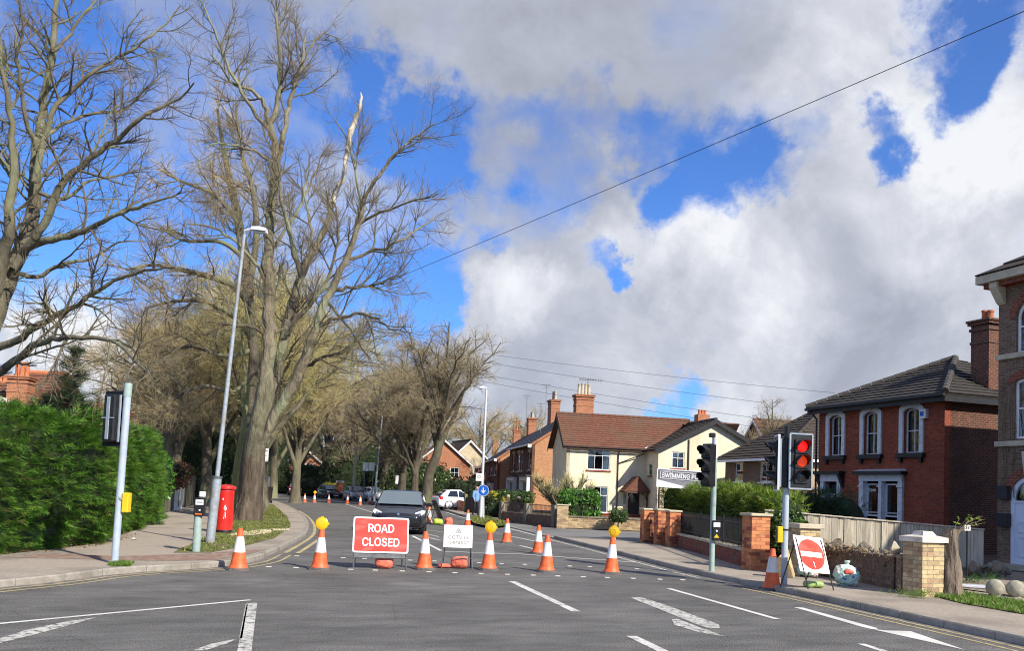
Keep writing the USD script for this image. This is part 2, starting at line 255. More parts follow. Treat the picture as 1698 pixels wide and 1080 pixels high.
def asphalt():
    N = {'g': ('geometry', {}), 'n': ('noise_texture', {'scale': 46., 'detail': 6., 'roughness': .7}), 'v': ('voronoi_texture', {'scale': 62.}), 'n2': ('noise_texture', {'scale': .45, 'detail': 6., 'roughness': .6}), 'st': ('mapping', {'scale': (.9, .25, 1)}), 'n3': ('noise_texture', {'scale': 3.2, 'detail': 8., 'roughness': .7}), 'rt': ('mapping', {'scale': (1, 1, 1), 'rotation': (0, 0, 1.2)}),
         'rp': ('rgb_ramp', {'ramp': [(.25, (.046, .045, .041)), (.5, (.132, .127, .117)), (.72, (.27, .26, .24))]}),
         'm2': ('map_range', {'from_min': .3, 'from_max': .7, 'to_min': .68, 'to_max': 1.25}), 'm3': ('map_range', {'from_min': .3, 'from_max': .7, 'to_min': .62, 'to_max': 1.3}), 'a': ('math', {'math_type': 'multiply'}), 'sc': ('vector_math', {'math_type': 'scale'}),
         'cr': ('voronoi_texture', {'feature': 'distance_to_edge', 'scale': .33}), 'cm': ('map_range', {'from_min': .0, 'from_max': .006, 'to_min': .8, 'to_max': 1., 'clamp': True}), 'cw': ('mix', {'fac': .14}), 'a2': ('math', {'math_type': 'multiply'}),
         'b': ('bump', {'strength': .9, 'distance': .012}), 'p': ('principled_bsdf', {'roughness': .82, 'specular_ior_level': .35})}
    L = [('g.position', 'n.vector'), ('g.position', 'v.vector'), ('g.position', 'n2.vector'), ('g.position', 'rt.vector'), ('rt.vector', 'st.vector'), ('st.vector', 'n3.vector'), ('n.fac', 'rp.fac'), ('n2.fac', 'm2.value'), ('n3.fac', 'm3.value'), ('m2.result', 'a.value1'), ('m3.result', 'a.value2'), ('g.position', 'cw.color1'), ('n3.color', 'cw.color2'), ('cw.color', 'cr.vector'), ('cr.distance', 'cm.value'), ('a.value', 'a2.value1'), ('cm.result', 'a2.value2'), ('rp.color', 'sc.vector1'), ('a2.value', 'sc.scale'), ('sc.vector', 'p.base_color'), ('v.distance', 'b.height'), ('b.normal', 'p.normal')]
    M['asphalt'] = usdkit.material(stage, '/World/Looks/asphalt', N, L, surface='p.BSDF')
asphalt()
mat('footway', (.28, .235, .185), (.40, .34, .27), scale=26, bump=.4, bscale=90, rough=.9, c3=(.17, .147, .12), s3=.5, amt3=.55)
mat('tarmac_apron', (.15, .143, .136), (.22, .21, .197), scale=30, bump=.4, bscale=90, rough=.9, c3=(.08, .075, .07), s3=.35)
mat('soil', (.07, .05, .032), (.12, .09, .055), scale=6, bump=.6, bscale=30, rough=1)
mat('lawn', (.10, .12, .03), (.18, .18, .055), scale=3, bump=.6, bscale=60, rough=1, c3=(.12, .10, .05), s3=1.1, amt3=.85, thr3=(.44, .56))
mat('gravel', (.22, .17, .12), (.38, .31, .24), scale=38, bump=.9, bscale=60, rough=.95, detail=2)
mat('sawdust', (.55, .46, .27), (.68, .58, .36), scale=12, bump=.4, rough=1)
mat('kerb_stone', (.25, .225, .185), (.34, .31, .26), scale=9, bump=.3, bscale=70, rough=.85, c3=(.15, .13, .10), s3=2.)
mat('block_a', (.225, .14, .10), (.29, .19, .14), scale=20, bump=.3, rough=.9); mat('block_b', (.25, .18, .14), (.32, .23, .18), scale=20, bump=.3, rough=.9); mat('block_c', (.19, .125, .095), (.24, .16, .12), scale=20, bump=.3, rough=.9)
paint_mark('white_mark', (.66, .64, .58), .40); paint_mark('worn_mark', (.58, .56, .50), .44, 11.); paint_mark('fresh_mark', (.70, .68, .62), .30); paint_mark('grit', (.24, .205, .16), .47, 5.); paint_mark('yellow_mark', (.50, .40, .20), .40, 9.); mat('stud', (.5, .48, .43), (.62, .6, .54), scale=20, rough=.6)
# bricks
brick('brick_red', (.36, .070, .029), (.20, .038, .02), (.22, .12, .08), dirt=(.13, .035, .022), dirt_amt=.6)
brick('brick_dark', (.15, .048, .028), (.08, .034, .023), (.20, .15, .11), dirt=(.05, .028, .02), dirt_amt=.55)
brick('brick_brown', (.22, .14, .09), (.125, .075, .05), (.23, .18, .135), dirt=(.06, .045, .035), dirt_amt=.5)
brick('brick_tan', (.50, .33, .17), (.36, .22, .11), (.42, .33, .22), dirt=(.25, .15, .09), dirt_amt=.4)
brick('brick_orange', (.46, .17, .075), (.34, .115, .055), (.36, .25, .17), dirt=(.20, .085, .05), dirt_amt=.45)
brick('brick_terrace', (.24, .06, .035), (.15, .042, .028), (.22, .14, .10), dirt=(.08, .03, .022), dirt_amt=.45)
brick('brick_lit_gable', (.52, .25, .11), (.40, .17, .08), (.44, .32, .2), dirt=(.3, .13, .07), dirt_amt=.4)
for k, (a, b) in dict(red=((.23, .06, .035), (.34, .10, .055)), orange=((.52, .165, .062), (.66, .26, .11)), tan=((.42, .31, .16), (.58, .46, .26)), buff=((.34, .22, .125), (.46, .33, .2)), dull=((.16, .10, .065), (.25, .17, .12)), brown=((.15, .085, .055), (.22, .13, .09))).items():
    mat('loose_' + k, a, b, scale=9, bump=.5, bscale=40, rough=.9)
    mat('loose_' + k + '_dark', tuple(.72 * x for x in a), tuple(.8 * x for x in b), scale=9, bump=.5, bscale=40, rough=.9)
mat('mortar', (.30, .25, .19), (.38, .33, .26), scale=12, bump=.4, rough=.95)
mat('mortar_dark', (.17, .14, .11), (.24, .20, .16), scale=12, bump=.4, rough=.95)
mat('stone_cream', (.42, .36, .25), (.55, .48, .35), scale=5, bump=.3, rough=.85, c3=(.25, .22, .16), s3=2.5, amt3=.5)
mat('stone_grey', (.15, .125, .09), (.27, .225, .17), scale=5, bump=.7, bscale=14, rough=.95, dist=.05)
mat('stone_ball', (.22, .21, .16), (.36, .34, .26), scale=12, bump=.3, rough=.9)
mat('cap_stone', (.55, .50, .42), (.66, .61, .52), scale=7, bump=.2, rough=.8, c3=(.35, .31, .25), s3=3.)
# roofs
mat('tile_red', (.115, .045, .027), (.18, .075, .046), scale=5, bump=.3, rough=.9, c3=(.12, .085, .055), s3=.6, amt3=.7, thr3=(.45, .7))
mat('tile_orange', (.42, .13, .06), (.52, .19, .09), scale=6, bump=.3, rough=.9)
mat('tile_grey', (.028, .025, .023), (.055, .048, .042), scale=4, bump=.4, rough=.85, c3=(.12, .10, .07), s3=.9, amt3=.5, thr3=(.52, .75))
mat('tile_ridge', (.04, .037, .034), (.09, .08, .068), scale=8, bump=.4, rough=.9)
mat('tile_brown', (.04, .03, .024), (.068, .052, .04), scale=5, bump=.3, rough=.9)
mat('slate', (.045, .044, .046), (.075, .073, .075), scale=6, bump=.2, rough=.6)
mat('lead', (.5, .5, .52), (.6, .6, .62), scale=6, rough=.5)
# renders, wood, paint, metal
mat('cream_render', (.68, .60, .41), (.78, .70, .50), scale=2.5, bump=.2, bscale=40, rough=.9, c3=(.48, .42, .30), s3=.9, amt3=.5, stretch=(1, 1, .5))
mat('far_render', (.42, .36, .24), (.52, .46, .31), scale=2.5, rough=.9)
mat('white_paint', (.74, .74, .73), (.82, .82, .81), scale=5, bump=.05, rough=.5); mat('old_white_paint', (.52, .54, .56), (.68, .70, .71), scale=9, bump=.2, rough=.6, c3=(.36, .33, .29), s3=5., amt3=.5, thr3=(.56, .7))
mat('upvc', (.78, .79, .81), rough=.3); mat('curtain', (.55, .55, .50), (.72, .72, .68), scale=16, stretch=(1, 1, .06), rough=.9); mat('curtain_dark', (.22, .22, .21), (.40, .40, .38), scale=8, stretch=(1, 1, .1), rough=.9)
mat('green_paint', (.20, .33, .26), (.26, .40, .31), scale=4, rough=.5); mat('black_paint', (.012, .012, .013), (.02, .02, .021), scale=5, rough=.45); mat('dark_wood', (.045, .03, .024), (.08, .052, .04), scale=5, stretch=(1, 1, .1), bump=.3, rough=.8)
mat('maroon_wood', (.10, .06, .05), (.16, .10, .082), scale=5, stretch=(1, 1, .1), rough=.8); mat('dark_brown_paint', (.035, .022, .018), (.055, .035, .028), scale=5, rough=.6)
mat('barn_red', (.22, .045, .03), (.30, .07, .045), scale=5, rough=.8)
for k, (a, b, c) in enumerate([((.42, .365, .27), (.60, .54, .42), (.27, .23, .16)), ((.37, .32, .235), (.53, .465, .35), (.24, .235, .16)), ((.47, .41, .31), (.64, .57, .44), (.28, .235, .16)), ((.31, .27, .205), (.48, .42, .325), (.19, .175, .115))]):
    mat(f'board_{k}', a, b, scale=7, stretch=(6, 6, .35), bump=.5, bscale=20, rough=.9, c3=c, s3=2.2, amt3=.6)
for k, (a, b) in enumerate([((.10, .085, .06), (.17, .15, .105)), ((.085, .08, .05), (.15, .15, .09)), ((.075, .062, .047), (.13, .11, .08))]): mat(f'old_board_{k}', a, b, scale=7, stretch=(5, 5, .35), bump=.4, rough=.9)
mat('galvanised', (.27, .31, .34), (.38, .42, .46), scale=14, rough=.6, metallic=.2, c3=(.24, .22, .18), s3=3., amt3=.6); mat('pole_paint', (.34, .40, .47), (.42, .48, .55), scale=7, rough=.45, c3=(.36, .38, .38), s3=2.); mat('pole_green', (.25, .34, .31), (.34, .43, .39), scale=8, rough=.5, c3=(.2, .24, .2), s3=2.5, amt3=.5)
mat('lamp_white', (.56, .58, .60), rough=.4); mat('signal_black', (.010, .010, .011), (.018, .018, .019), scale=8, rough=.38); mat('signal_grey', (.22, .27, .31), (.30, .35, .40), scale=8, rough=.45); mat('lens_off', (.012, .016, .014), rough=.12, spec=.7)
mat('black_plastic', (.014, .014, .014), (.025, .025, .025), scale=9, rough=.5); mat('frame_grey', (.085, .09, .095), (.14, .145, .15), scale=14, rough=.55, metallic=.3); mat('yellow_plastic', (.72, .46, .012), (.76, .50, .02), scale=6, rough=.4); mat('amber_led', (.6, .12, .02), rough=.3)
mat('cone_orange', (.72, .10, .022), (.80, .15, .045), scale=9, rough=.5, c3=(.40, .10, .055), s3=7., amt3=.6, thr3=(.48, .66)); mat('cone_white', (.66, .65, .64), (.80, .79, .78), scale=22, rough=.4, bump=.15, c3=(.42, .40, .37), s3=9., amt3=.6, thr3=(.5, .66), stretch=(1, 1, .35)); mat('cone_base', (.085, .082, .075), (.16, .15, .135), scale=12, rough=.85, bump=.3)
mat('cone_faded', (.72, .25, .15), (.78, .32, .2), scale=9, rough=.6)
mat('lamp_yellow', (.80, .42, .01), (.85, .48, .015), scale=5, rough=.3, coat=.5); mat('lamp_lens', (.85, .50, .01), rough=.15, coat=.8)
mat('sign_red', (.62, .045, .025), (.70, .065, .04), scale=2.2, rough=.30, coat=.25, c3=(.72, .14, .10), s3=3.5, amt3=.6, stretch=(.7, .7, 1.6)); mat('sign_white', (.76, .75, .73), (.82, .81, .79), scale=4, rough=.35, coat=.2); mat('sign_print', (.22, .22, .19), rough=.5); mat('sign_text_white', (.82, .80, .80), rough=.4)
mat('sign_blue', (.01, .10, .46), rough=.35); mat('sign_back', (.022, .022, .022), (.035, .035, .035), rough=.6); mat('sign_dull', (.45, .52, .50), (.55, .6, .58), scale=3, rough=.5)
mat('sandbag', (.62, .115, .06), (.74, .19, .115), scale=7, bump=.6, bscale=16, rough=.55, dist=.03); mat('bag_green', (.22, .33, .10), (.34, .45, .16), scale=6, bump=.5, bscale=12, rough=.45); mat('bag_hivis', (.45, .62, .05), (.55, .7, .1), scale=6, rough=.5)
mat('bag_clear', (.30, .50, .40), (.62, .74, .66), scale=5, bump=.9, bscale=11, rough=.2, dist=.06, c3=(.62, .16, .12), s3=4.5, amt3=.75, thr3=(.6, .66)); mat('bag_blue', (.02, .16, .42), rough=.4); mat('bag_red', (.62, .12, .08), rough=.4)
mat('postbox_red', (.58, .018, .014), (.62, .028, .02), scale=4, rough=.32, coat=.3); mat('postbox_black', (.012, .012, .012), rough=.5)
mat('banner_grey', (.11, .11, .125), (.13, .13, .145), scale=3, rough=.55); mat('banner_mid', (.22, .22, .245), rough=.55); mat('banner_white', (.78, .78, .80), rough=.5)
# cars
mat('car_charcoal', (.016, .017, .021), rough=.3, metallic=.3, coat=.6); mat('car_red', (.42, .012, .02), rough=.3, coat=1.); mat('car_black', (.008, .008, .009), rough=.25, coat=1.); mat('car_silver', (.28, .32, .37), rough=.3, metallic=.6, coat=1.); mat('car_white', (.75, .76, .78), rough=.3, coat=1.)
mat('car_glass', (.012, .016, .019), rough=.03, spec=.55, coat=.25); mat('car_screen', (.16, .20, .22), rough=.03, metallic=.3, spec=.6, coat=.3); mat('car_trim', (.012, .012, .012), rough=.5); mat('rubber', (.018, .018, .018), rough=.8); mat('alloy', (.35, .36, .38), rough=.35, metallic=.8); mat('headlight', (.62, .66, .70), (.85, .87, .9), scale=22, rough=.1, coat=1.); mat('tail_red', (.5, .02, .02), rough=.2); mat('chrome', (.6, .6, .62), rough=.18, metallic=1.)
# vegetation
mat('bark', (.13, .11, .072), (.235, .20, .135), scale=5, stretch=(1, 1, .28), bump=1., bscale=9, rough=.95, dist=.10, c3=(.27, .30, .17), s3=.7, amt3=.7)
N_ = {'tc': ('texture_coordinate', {}), 'mp': ('mapping', {'scale': (1, 1, .25)}), 's': ('separate_xyz', {}), 'n': ('noise_texture', {'scale': 5., 'detail': 7., 'roughness': .62}), 'n2': ('noise_texture', {'scale': 1.3, 'detail': 5.}), 'ma': ('math', {'math_type': 'multiply_add', 'value2': 2.4}), 'mr': ('map_range', {'from_min': 3.1, 'from_max': 4.6, 'clamp': True}),
  'r1': ('rgb_ramp', {'ramp': [(.3, (.05, .037, .027)), (.5, (.10, .078, .058)), (.7, (.17, .135, .10))]}), 'r2': ('rgb_ramp', {'ramp': [(.3, (.08, .078, .05)), (.5, (.165, .152, .10)), (.7, (.28, .26, .18))]}), 'mx': ('mix', {}), 'b': ('bump', {'strength': 1., 'distance': .12}), 'p': ('principled_bsdf', {'roughness': .95, 'specular_ior_level': .15}), 'nb': ('noise_texture', {'scale': 9., 'detail': 6., 'roughness': .65})}
M['bark_big'] = usdkit.material(stage, '/World/Looks/bark_big', N_, [('tc.object', 'mp.vector'), ('tc.object', 's.vector'), ('mp.vector', 'n.vector'), ('tc.object', 'n2.vector'), ('n2.fac', 'ma.value1'), ('s.z', 'ma.value3'), ('ma.value', 'mr.value'), ('n.fac', 'r1.fac'), ('n.fac', 'r2.fac'), ('r1.color', 'mx.color1'), ('r2.color', 'mx.color2'), ('mr.result', 'mx.fac'), ('mx.color', 'p.base_color'), ('mp.vector', 'nb.vector'), ('nb.fac', 'b.height'), ('b.normal', 'p.normal')], surface='p.BSDF')
mat('bark_base', (.10, .077, .056), (.24, .185, .14), scale=7, stretch=(1, 1, .22), bump=1., bscale=9, rough=1, dist=.14)
mat('bark_dark', (.062, .05, .036), (.12, .10, .07), scale=6, stretch=(1, 1, .3), bump=1., bscale=10, rough=1, dist=.08, c3=(.13, .14, .07), s3=.8, amt3=.6)
mat('bark_green', (.15, .155, .06), (.26, .25, .11), scale=5, stretch=(1, 1, .3), bump=.8, bscale=9, rough=1, dist=.06)
mat('bark_ash', (.085, .074, .05), (.165, .145, .098), scale=5, stretch=(1, 1, .3), bump=.8, bscale=10, rough=1, dist=.06, c3=(.21, .22, .12), s3=.9, amt3=.7)
mat('dead_wood', (.44, .38, .29), (.58, .52, .42), scale=8, stretch=(1, 1, .2), bump=.8, rough=.9, c3=(.2, .15, .1), s3=2., amt3=.6)
mat('twig_brown', (.17, .127, .074), (.26, .20, .118), scale=1.5, rough=.8); mat('twig_olive', (.44, .37, .13), (.60, .52, .21), scale=1., rough=.8); mat('twig_dark', (.30, .235, .14), (.44, .36, .21), scale=1.5, rough=.8); mat('twig_warm', (.40, .30, .145), (.56, .44, .22), scale=1., rough=.8)
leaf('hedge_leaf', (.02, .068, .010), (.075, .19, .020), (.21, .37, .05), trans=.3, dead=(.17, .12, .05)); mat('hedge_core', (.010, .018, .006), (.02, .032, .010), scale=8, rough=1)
leaf('hedge_lime', (.055, .115, .014), (.16, .25, .028), (.32, .41, .06), trans=.3, dead=(.2, .15, .06)); leaf('conifer_leaf', (.016, .042, .018), (.04, .085, .03), (.075, .13, .045), trans=.2)
leaf('laurel_leaf', (.03, .10, .014), (.075, .20, .024), (.16, .32, .05), trans=.3, rough=.3, spec=.5); leaf('ivy_leaf', (.022, .055, .012), (.055, .105, .022), (.12, .175, .045), trans=.25, rough=.35); leaf('dark_shrub_leaf', (.010, .020, .008), (.022, .036, .013), (.045, .06, .02), trans=.2)
leaf('yellow_leaf', (.26, .25, .02), (.40, .37, .03), (.5, .45, .06), trans=.35); leaf('brown_leaf', (.12, .05, .025), (.17, .075, .03), (.2, .1, .05), trans=.25); leaf('pine_leaf', (.016, .028, .010), (.035, .045, .014), (.07, .065, .02), trans=.2)
leaf('grass_blade', (.09, .13, .02), (.18, .22, .04), (.33, .30, .11), trans=.35); leaf('bright_grass', (.07, .15, .02), (.14, .26, .035), (.27, .32, .09), trans=.4); leaf('dead_leaf', (.14, .08, .04), (.22, .14, .07), (.32, .24, .13), trans=.2)
# people
mat('skin', (.52, .30, .22), rough=.6); mat('hair_ginger', (.32, .12, .045), (.42, .18, .07), scale=30, rough=.6); mat('jacket_blue', (.13, .28, .52), (.2, .36, .6), scale=9, rough=.8); mat('trousers_dark', (.02, .02, .026), rough=.9); mat('top_pink', (.6, .18, .22), rough=.8)
glass('glass'); glass('glass_bright', ior=2.1); mat('room_dark', (.02, .02, .02), (.035, .033, .03), scale=2, rough=.9); emis('red_light', (1., .01, .008), .95); emis('amber_light', (1., .07, .012), .38); mat('white_plastic', (.7, .7, .68), rough=.4); mat('wire', (.02, .02, .022), rough=.6); mat('aerial', (.3, .3, .32), rough=.4, metallic=.7)
mat('door_white', (.66, .70, .78), rough=.35)
# ---------------------------------------------------------------- the setting: ground, road, pavements
LK = [(-16, -12), (-11, 0), (-9.3, 5), (-8.1, 9), (-7.01, 12.66), (-6.69, 13.5), (-6.49, 14.7), (-6.0, 15.7), (-5.45, 16.5), (-5.15, 17.4), (-5.05, 18.5), (-5.14, 19.4), (-5.59, 23.35), (-6.15, 27.5), (-7.29, 33.2), (-9.31, 41.5), (-12.07, 51.4), (-15.8, 63.7), (-19.2, 74), (-23.8, 88.5), (-28.5, 100), (-36, 115), (-45, 130), (-60, 152)]
RK = [(9.8, -12), (8.2, 0), (7.2, 6), (6.28, 11.04), (5.76, 13.15), (4.96, 16.26), (4.07, 19.22), (3.34, 22.98), (2.64, 26.77), (1.75, 31.3), (.9, 36), (-.6, 43.5), (-2.6, 53), (-4.6, 65), (-8, 80), (-12, 93), (-17, 105), (-26, 121), (-36, 136), (-50, 155)]
def smooth_line(P, step=.6):
    from scipy.interpolate import PchipInterpolator
    P = np.array(P, float); s = np.r_[0, np.cumsum(np.linalg.norm(np.diff(P, axis=0), axis=1))]
    t = np.arange(0, s[-1], step); return np.column_stack([PchipInterpolator(s, P[:, 0])(t), PchipInterpolator(s, P[:, 1])(t)])
lk, rk = smooth_line(LK), smooth_line(RK); PZ = .10
single('ground', sheet(sbox(-900, -400, 900, 1400), -.06), 'soil', kind='structure')
roadP = Polygon(list(lk) + list(rk[::-1])); road_path = single('road', sheet(roadP, 0.), 'asphalt', kind='structure')
HB = [(-60, -12), (-10.2, -12), (-9.9, 8), (-9.3, 14), (-9.1, 17), (-9.0, 19), (-9.6, 22), (-10.6, 26), (-14.0, 35.2), (-19.3, 55), (-24, 72), (-34, 98), (-60, 140)]
leftland = Polygon(list(lk) + [(-60, 153), (-60, -12)])
walk_l = leftland.intersection(Polygon(list(lk) + list(smooth_line(HB[1:])[::-1])).buffer(0))
verge_px = [(292, 917), (345, 917), (395, 908), (452, 893), (480, 874), (474, 858), (462, 846), (452, 838), (440, 838), (420, 845), (400, 856), (368, 872), (348, 890), (318, 905)]
verge = Polygon([g2(*p, PZ) for p in verge_px]).buffer(.15).buffer(-.1)
verge2 = Polygon([(-15.2, 57), (-17.4, 64), (-21, 74), (-26, 88), (-33, 104), (-36, 104), (-29, 88), (-23.5, 74), (-19.6, 64), (-17.2, 57)])
band = Polygon([g2(*p, PZ) for p in [(60, 951), (150, 938), (215, 941), (290, 934), (330, 923), (395, 914), (440, 908), (462, 900), (400, 938), (352, 943), (270, 943), (175, 938), (60, 944)]]).buffer(0)
band = Polygon([(-8.9, 15.9), (-8.5, 17.3), (-7.3, 17.1), (-6.6, 18.0), (-6.15, 18.6), (-5.75, 19.9), (-5.35, 20.4), (-5.27, 18.4), (-5.45, 17.2), (-6.0, 16.6), (-6.6, 16.4), (-7.6, 16.2)])
single('left_pavement', MB().poly(walk_l.difference(lk and LineString(lk).buffer(.13, cap_style='flat')) if False else walk_l.difference(LineString(lk).buffer(.125)), -.05, PZ), 'footway', kind='structure')
single('left_garden_ground', MB().poly(leftland.difference(walk_l.buffer(.02)), -.05, PZ - .03), 'soil', kind='structure')
vg = single('grass_verge', sheet(verge, PZ + .008).add(*sheet(verge2, PZ + .008).get()), 'lawn', kind='structure')
saw = single('sawdust', sheet(Polygon([g2(*p, PZ) for p in [(383, 889), (405, 883), (448, 879), (442, 885), (420, 888)]]).buffer(.1), PZ + .016), 'sawdust', kind='structure')
sub(saw, 'trail', sheet(Polygon([g2(*p, PZ) for p in [(452, 878), (478, 878), (476, 881), (452, 881)]]).buffer(.05), PZ + .016), 'sawdust')
# right side: wide tarmac, pavement, gardens
WL = [(16, -12), (13.2, 4), (11.2, 11), (9.6, 15.2), (8.4, 17.6), (6.7, 18.6), (5.75, 21.5), (4.95, 28.2), (4.35, 30.2)]
rland = Polygon(list(rk) + [(-50, 156), (300, 156), (300, -12)])
walk_r = Polygon(list(rk[:np.argmin(np.abs(rk[:, 1] - 31))]) + [(1.75, 31.3)] + [(4.35, 30.2)] + WL[::-1][1:]).buffer(0)
apron = Polygon([(1.75, 31.3), (4.35, 30.2), (14, 32), (14, 40.5), (6.2, 40.5), (2.3, 40.8), (-.9, 47), (-1.6, 49), (-.6, 43.5), (.9, 36)])
farwalk = Polygon(list(rk[(rk[:, 1] > 43)]) + [(-47, 157), (-20, 118), (-12, 104), (-6, 88), (-2.8, 76), (-1.0, 66), (.6, 56), (.6, 47)]).buffer(0).difference(apron.buffer(.01))
gardens = rland.difference(unary_union([walk_r, apron, farwalk]).buffer(.02))
cut = LineString(rk).buffer(.125)
single('right_pavement', MB().poly(walk_r.difference(cut), -.05, PZ), 'footway', kind='structure')
single('side_lane', MB().poly(apron, -.05, .03), 'tarmac_apron', kind='structure')
single('far_pavement', MB().poly(farwalk.difference(cut), -.05, PZ), 'footway', kind='structure')
single('right_garden_ground', MB().poly(gardens, -.05, PZ - .03), 'soil', kind='structure')
gy = Polygon([(8.55, 17.7), (9.6, 15.3), (11.2, 11), (13.2, 4), (19, 4), (14.2, 20), (12, 24), (9.5, 19)])
single('gravel_yard', sheet(gy, PZ + .006), 'gravel', kind='structure')
gr = Polygon([g2(*p, PZ) for p in [(1528, 985), (1560, 980), (1620, 990), (1698, 1002), (1800, 1010), (1800, 1040), (1698, 1020), (1600, 1003)]])
single('roadside_lawn', sheet(gr, PZ + .012), 'lawn', kind='structure')
fv = Polygon([g2(*p, PZ) for p in [(783, 861), (800, 857), (826, 866), (835, 871), (815, 873), (795, 869)]])
single('lamp_verge', sheet(fv.buffer(.2), PZ + .008), 'lawn', kind='structure')
# joints of the right pavement's two surfacings
def offset_line(line, d):                       # d > 0 to the left of travel
    line = np.asarray(line); t = np.gradient(line, axis=0); t /= np.linalg.norm(t, axis=1)[:, None]; return line + d * np.column_stack([-t[:, 1], t[:, 0]])
def strip(line, w): return LineString(line).buffer(w / 2, cap_style='flat')
# kerbs: every stone a piece
kp = {'l': UsdGeom.Xform.Define(stage, '/World/kerb'), 'r': UsdGeom.Xform.Define(stage, '/World/kerb_001')}
for x in kp.values(): meta(x.GetPrim(), kind='structure')
def kerb(line, side, root, ymin, ymax, low=None):
    s = np.r_[0, np.cumsum(np.linalg.norm(np.diff(line, axis=0), axis=1))]
    at = lambda q: np.array([np.interp(q, s, line[:, 0]), np.interp(q, s, line[:, 1])])
    q = 0; far = MB(); nfar = 0
    while q < s[-1] - 1:
        a, b = at(q), at(q + .905); q += .915
        if not (ymin < a[1] < ymax): continue
        t = (b - a) / np.linalg.norm(b - a); n = np.array([-t[1], t[0]]) * side
        h = PZ + .006 + R.uniform(-.003, .003)
        if low and low[0] < a[1] < low[1]: h = .035
        prof = [(0.0, -.05), (0.0, h - .02), (.018, h), (.128, h), (.128, -.05)]
        P = [np.r_[e + n * d, z] for e in (a, b) for d, z in prof]
        if a[1] < 62: sub(root, 'kerb_stone', MB().hull(P), 'kerb_stone')
        else: far.hull(P); nfar += 1
    if nfar: sub(root, 'far_kerb_stones', far, 'kerb_stone', kind='stuff')
kerb(lk, 1, '/World/kerb', 3, 125); kerb(rk, -1, '/World/kerb_001', 3, 125, low=(31.5, 47.5))
# paving blocks of the dropped crossing
bw, bh = .10, .20; minx, miny, maxx, maxy = band.bounds; bb = band.buffer(-.03).difference(LineString(lk).buffer(.16)); k = 0
bx = UsdGeom.Xform.Define(stage, '/World/block_paving'); meta(bx.GetPrim(), kind='structure'); rest = MB(); nr = 0
from shapely.prepared import prep
pb = prep(bb); pieces = []
for j in range(int((maxy - miny) / bh) + 1):
    for i in range(int((maxx - minx) / bw) + 1):
        x, y = minx + i * bw, miny + j * bh + (.1 if i % 2 else 0)
        if pb.contains(sbox(x, y, x + bw, y + bh)): pieces.append((math.hypot(x, y), x, y))
pieces.sort(); single_mort = sheet(bb.buffer(.02), PZ + .003)
sub('/World/block_paving', 'bedding_sand', single_mort, 'mortar_dark')
for n_, (d_, x, y) in enumerate(pieces):
    b_ = MB().mm((x + .004, y + .004, PZ - .02), (x + bw - .004, y + bh - .004, PZ + .011 + R.uniform(-.0025, .0025)))
    if n_ < 290: sub('/World/block_paving', 'paving_block', b_, R.choice(['block_a', 'block_a', 'block_b', 'block_c']))
    else: rest.add(*b_.get()); nr += 1
if nr: sub('/World/block_paving', 'paving_blocks', rest, 'block_a', kind='stuff')
# road markings, 4 mm sheets
def mark(name, poly, m, z=.004): return sub(road_path, name, sheet(poly, z), m)
def gline(px, w, name='lane_line', m='white_mark'): return mark(name, strip([g2(*p) for p in px], w), m)
gline([(-60, 1041), (415, 996)], .075, 'lane_line', 'fresh_mark'); gline([(418, 1001), (402, 1100)], .13, 'lane_line', 'worn_mark'); gline([(409, 1003), (399, 1060)], .03, 'lane_line', 'worn_mark')
mark('worn_marking', Polygon([g2(*p) for p in [(0, 1060), (40, 1047), (110, 1032), (160, 1025), (130, 1034), (60, 1053), (0, 1068)]]), 'worn_mark')
mark('worn_marking', Polygon([g2(*p) for p in [(320, 1080), (350, 1069), (392, 1061), (378, 1068), (340, 1080)]]), 'worn_mark')
gline([(849, 965), (955, 1015)], .13); gline([(1109, 977), (1289, 1028)], .10, m='fresh_mark'); gline([(1047, 1056), (1130, 1096)], .13)
gline([(1428, 1069), (1500, 1092)], .10)
mark('lane_arrow', Polygon([g2(*p) for p in [(1046, 992), (1063, 991.5), (1100, 1003), (1192, 1037), (1194, 1043), (1176, 1043.5), (1150, 1034.5), (1110, 1018), (1052, 995)]]), 'worn_mark')
mark('lane_arrow', Polygon([g2(*p) for p in [(1114, 1028.5), (1124, 1027.5), (1158, 1041), (1172, 1045.5), (1202, 1057), (1160, 1050), (1118, 1037.5)]]), 'worn_mark')
mark('lane_arrow', Polygon([g2(*p) for p in [(1316, 1008), (1332, 1009), (1455, 1043), (1452, 1046), (1430, 1041)]]), 'fresh_mark')
mark('lane_arrow', Polygon([g2(*p) for p in [(1445, 1044.5), (1470, 1047), (1510, 1048), (1600, 1079), (1560, 1070)]]), 'fresh_mark')
gline([(736, 915.5), (860, 919.5), (1055, 933.5)], .11, 'stop_line', 'fresh_mark'); gline([(684, 889.5), (731, 914)], .10, 'lane_line', 'fresh_mark')
gline([(848, 890), (887, 898.5)], .10); gline([(862, 905.5), (886, 911.5)], .10)
gline([(541, 826), (566, 834)], .10); gline([(571, 836), (606, 846.5), (640, 858)], .10)
for a, b in (((700, 884.5), (728, 891)), ((699, 890), (730, 897)), ((700, 879), (745, 884))): gline([a, b], .13, 'zigzag_marking', 'worn_mark')
for d_ in (.20, .42):
    ol = offset_line(lk, -d_); ol = ol[(ol[:, 1] > 3) & (ol[:, 1] < 20.5)]; mark('yellow_line', strip(ol, .055), 'yellow_mark')
    orr = offset_line(rk, d_); orr = orr[(orr[:, 1] > 3) & (orr[:, 1] < 17.)]; mark('yellow_line', strip(orr, .06), 'yellow_mark')
for d_, y1 in ((.22, 52), (.50, 39)):
    ol = offset_line(lk, -d_); ol = ol[(ol[:, 1] > 20.3) & (ol[:, 1] < y1)]; mark('yellow_line', strip(ol, .10), 'yellow_mark')
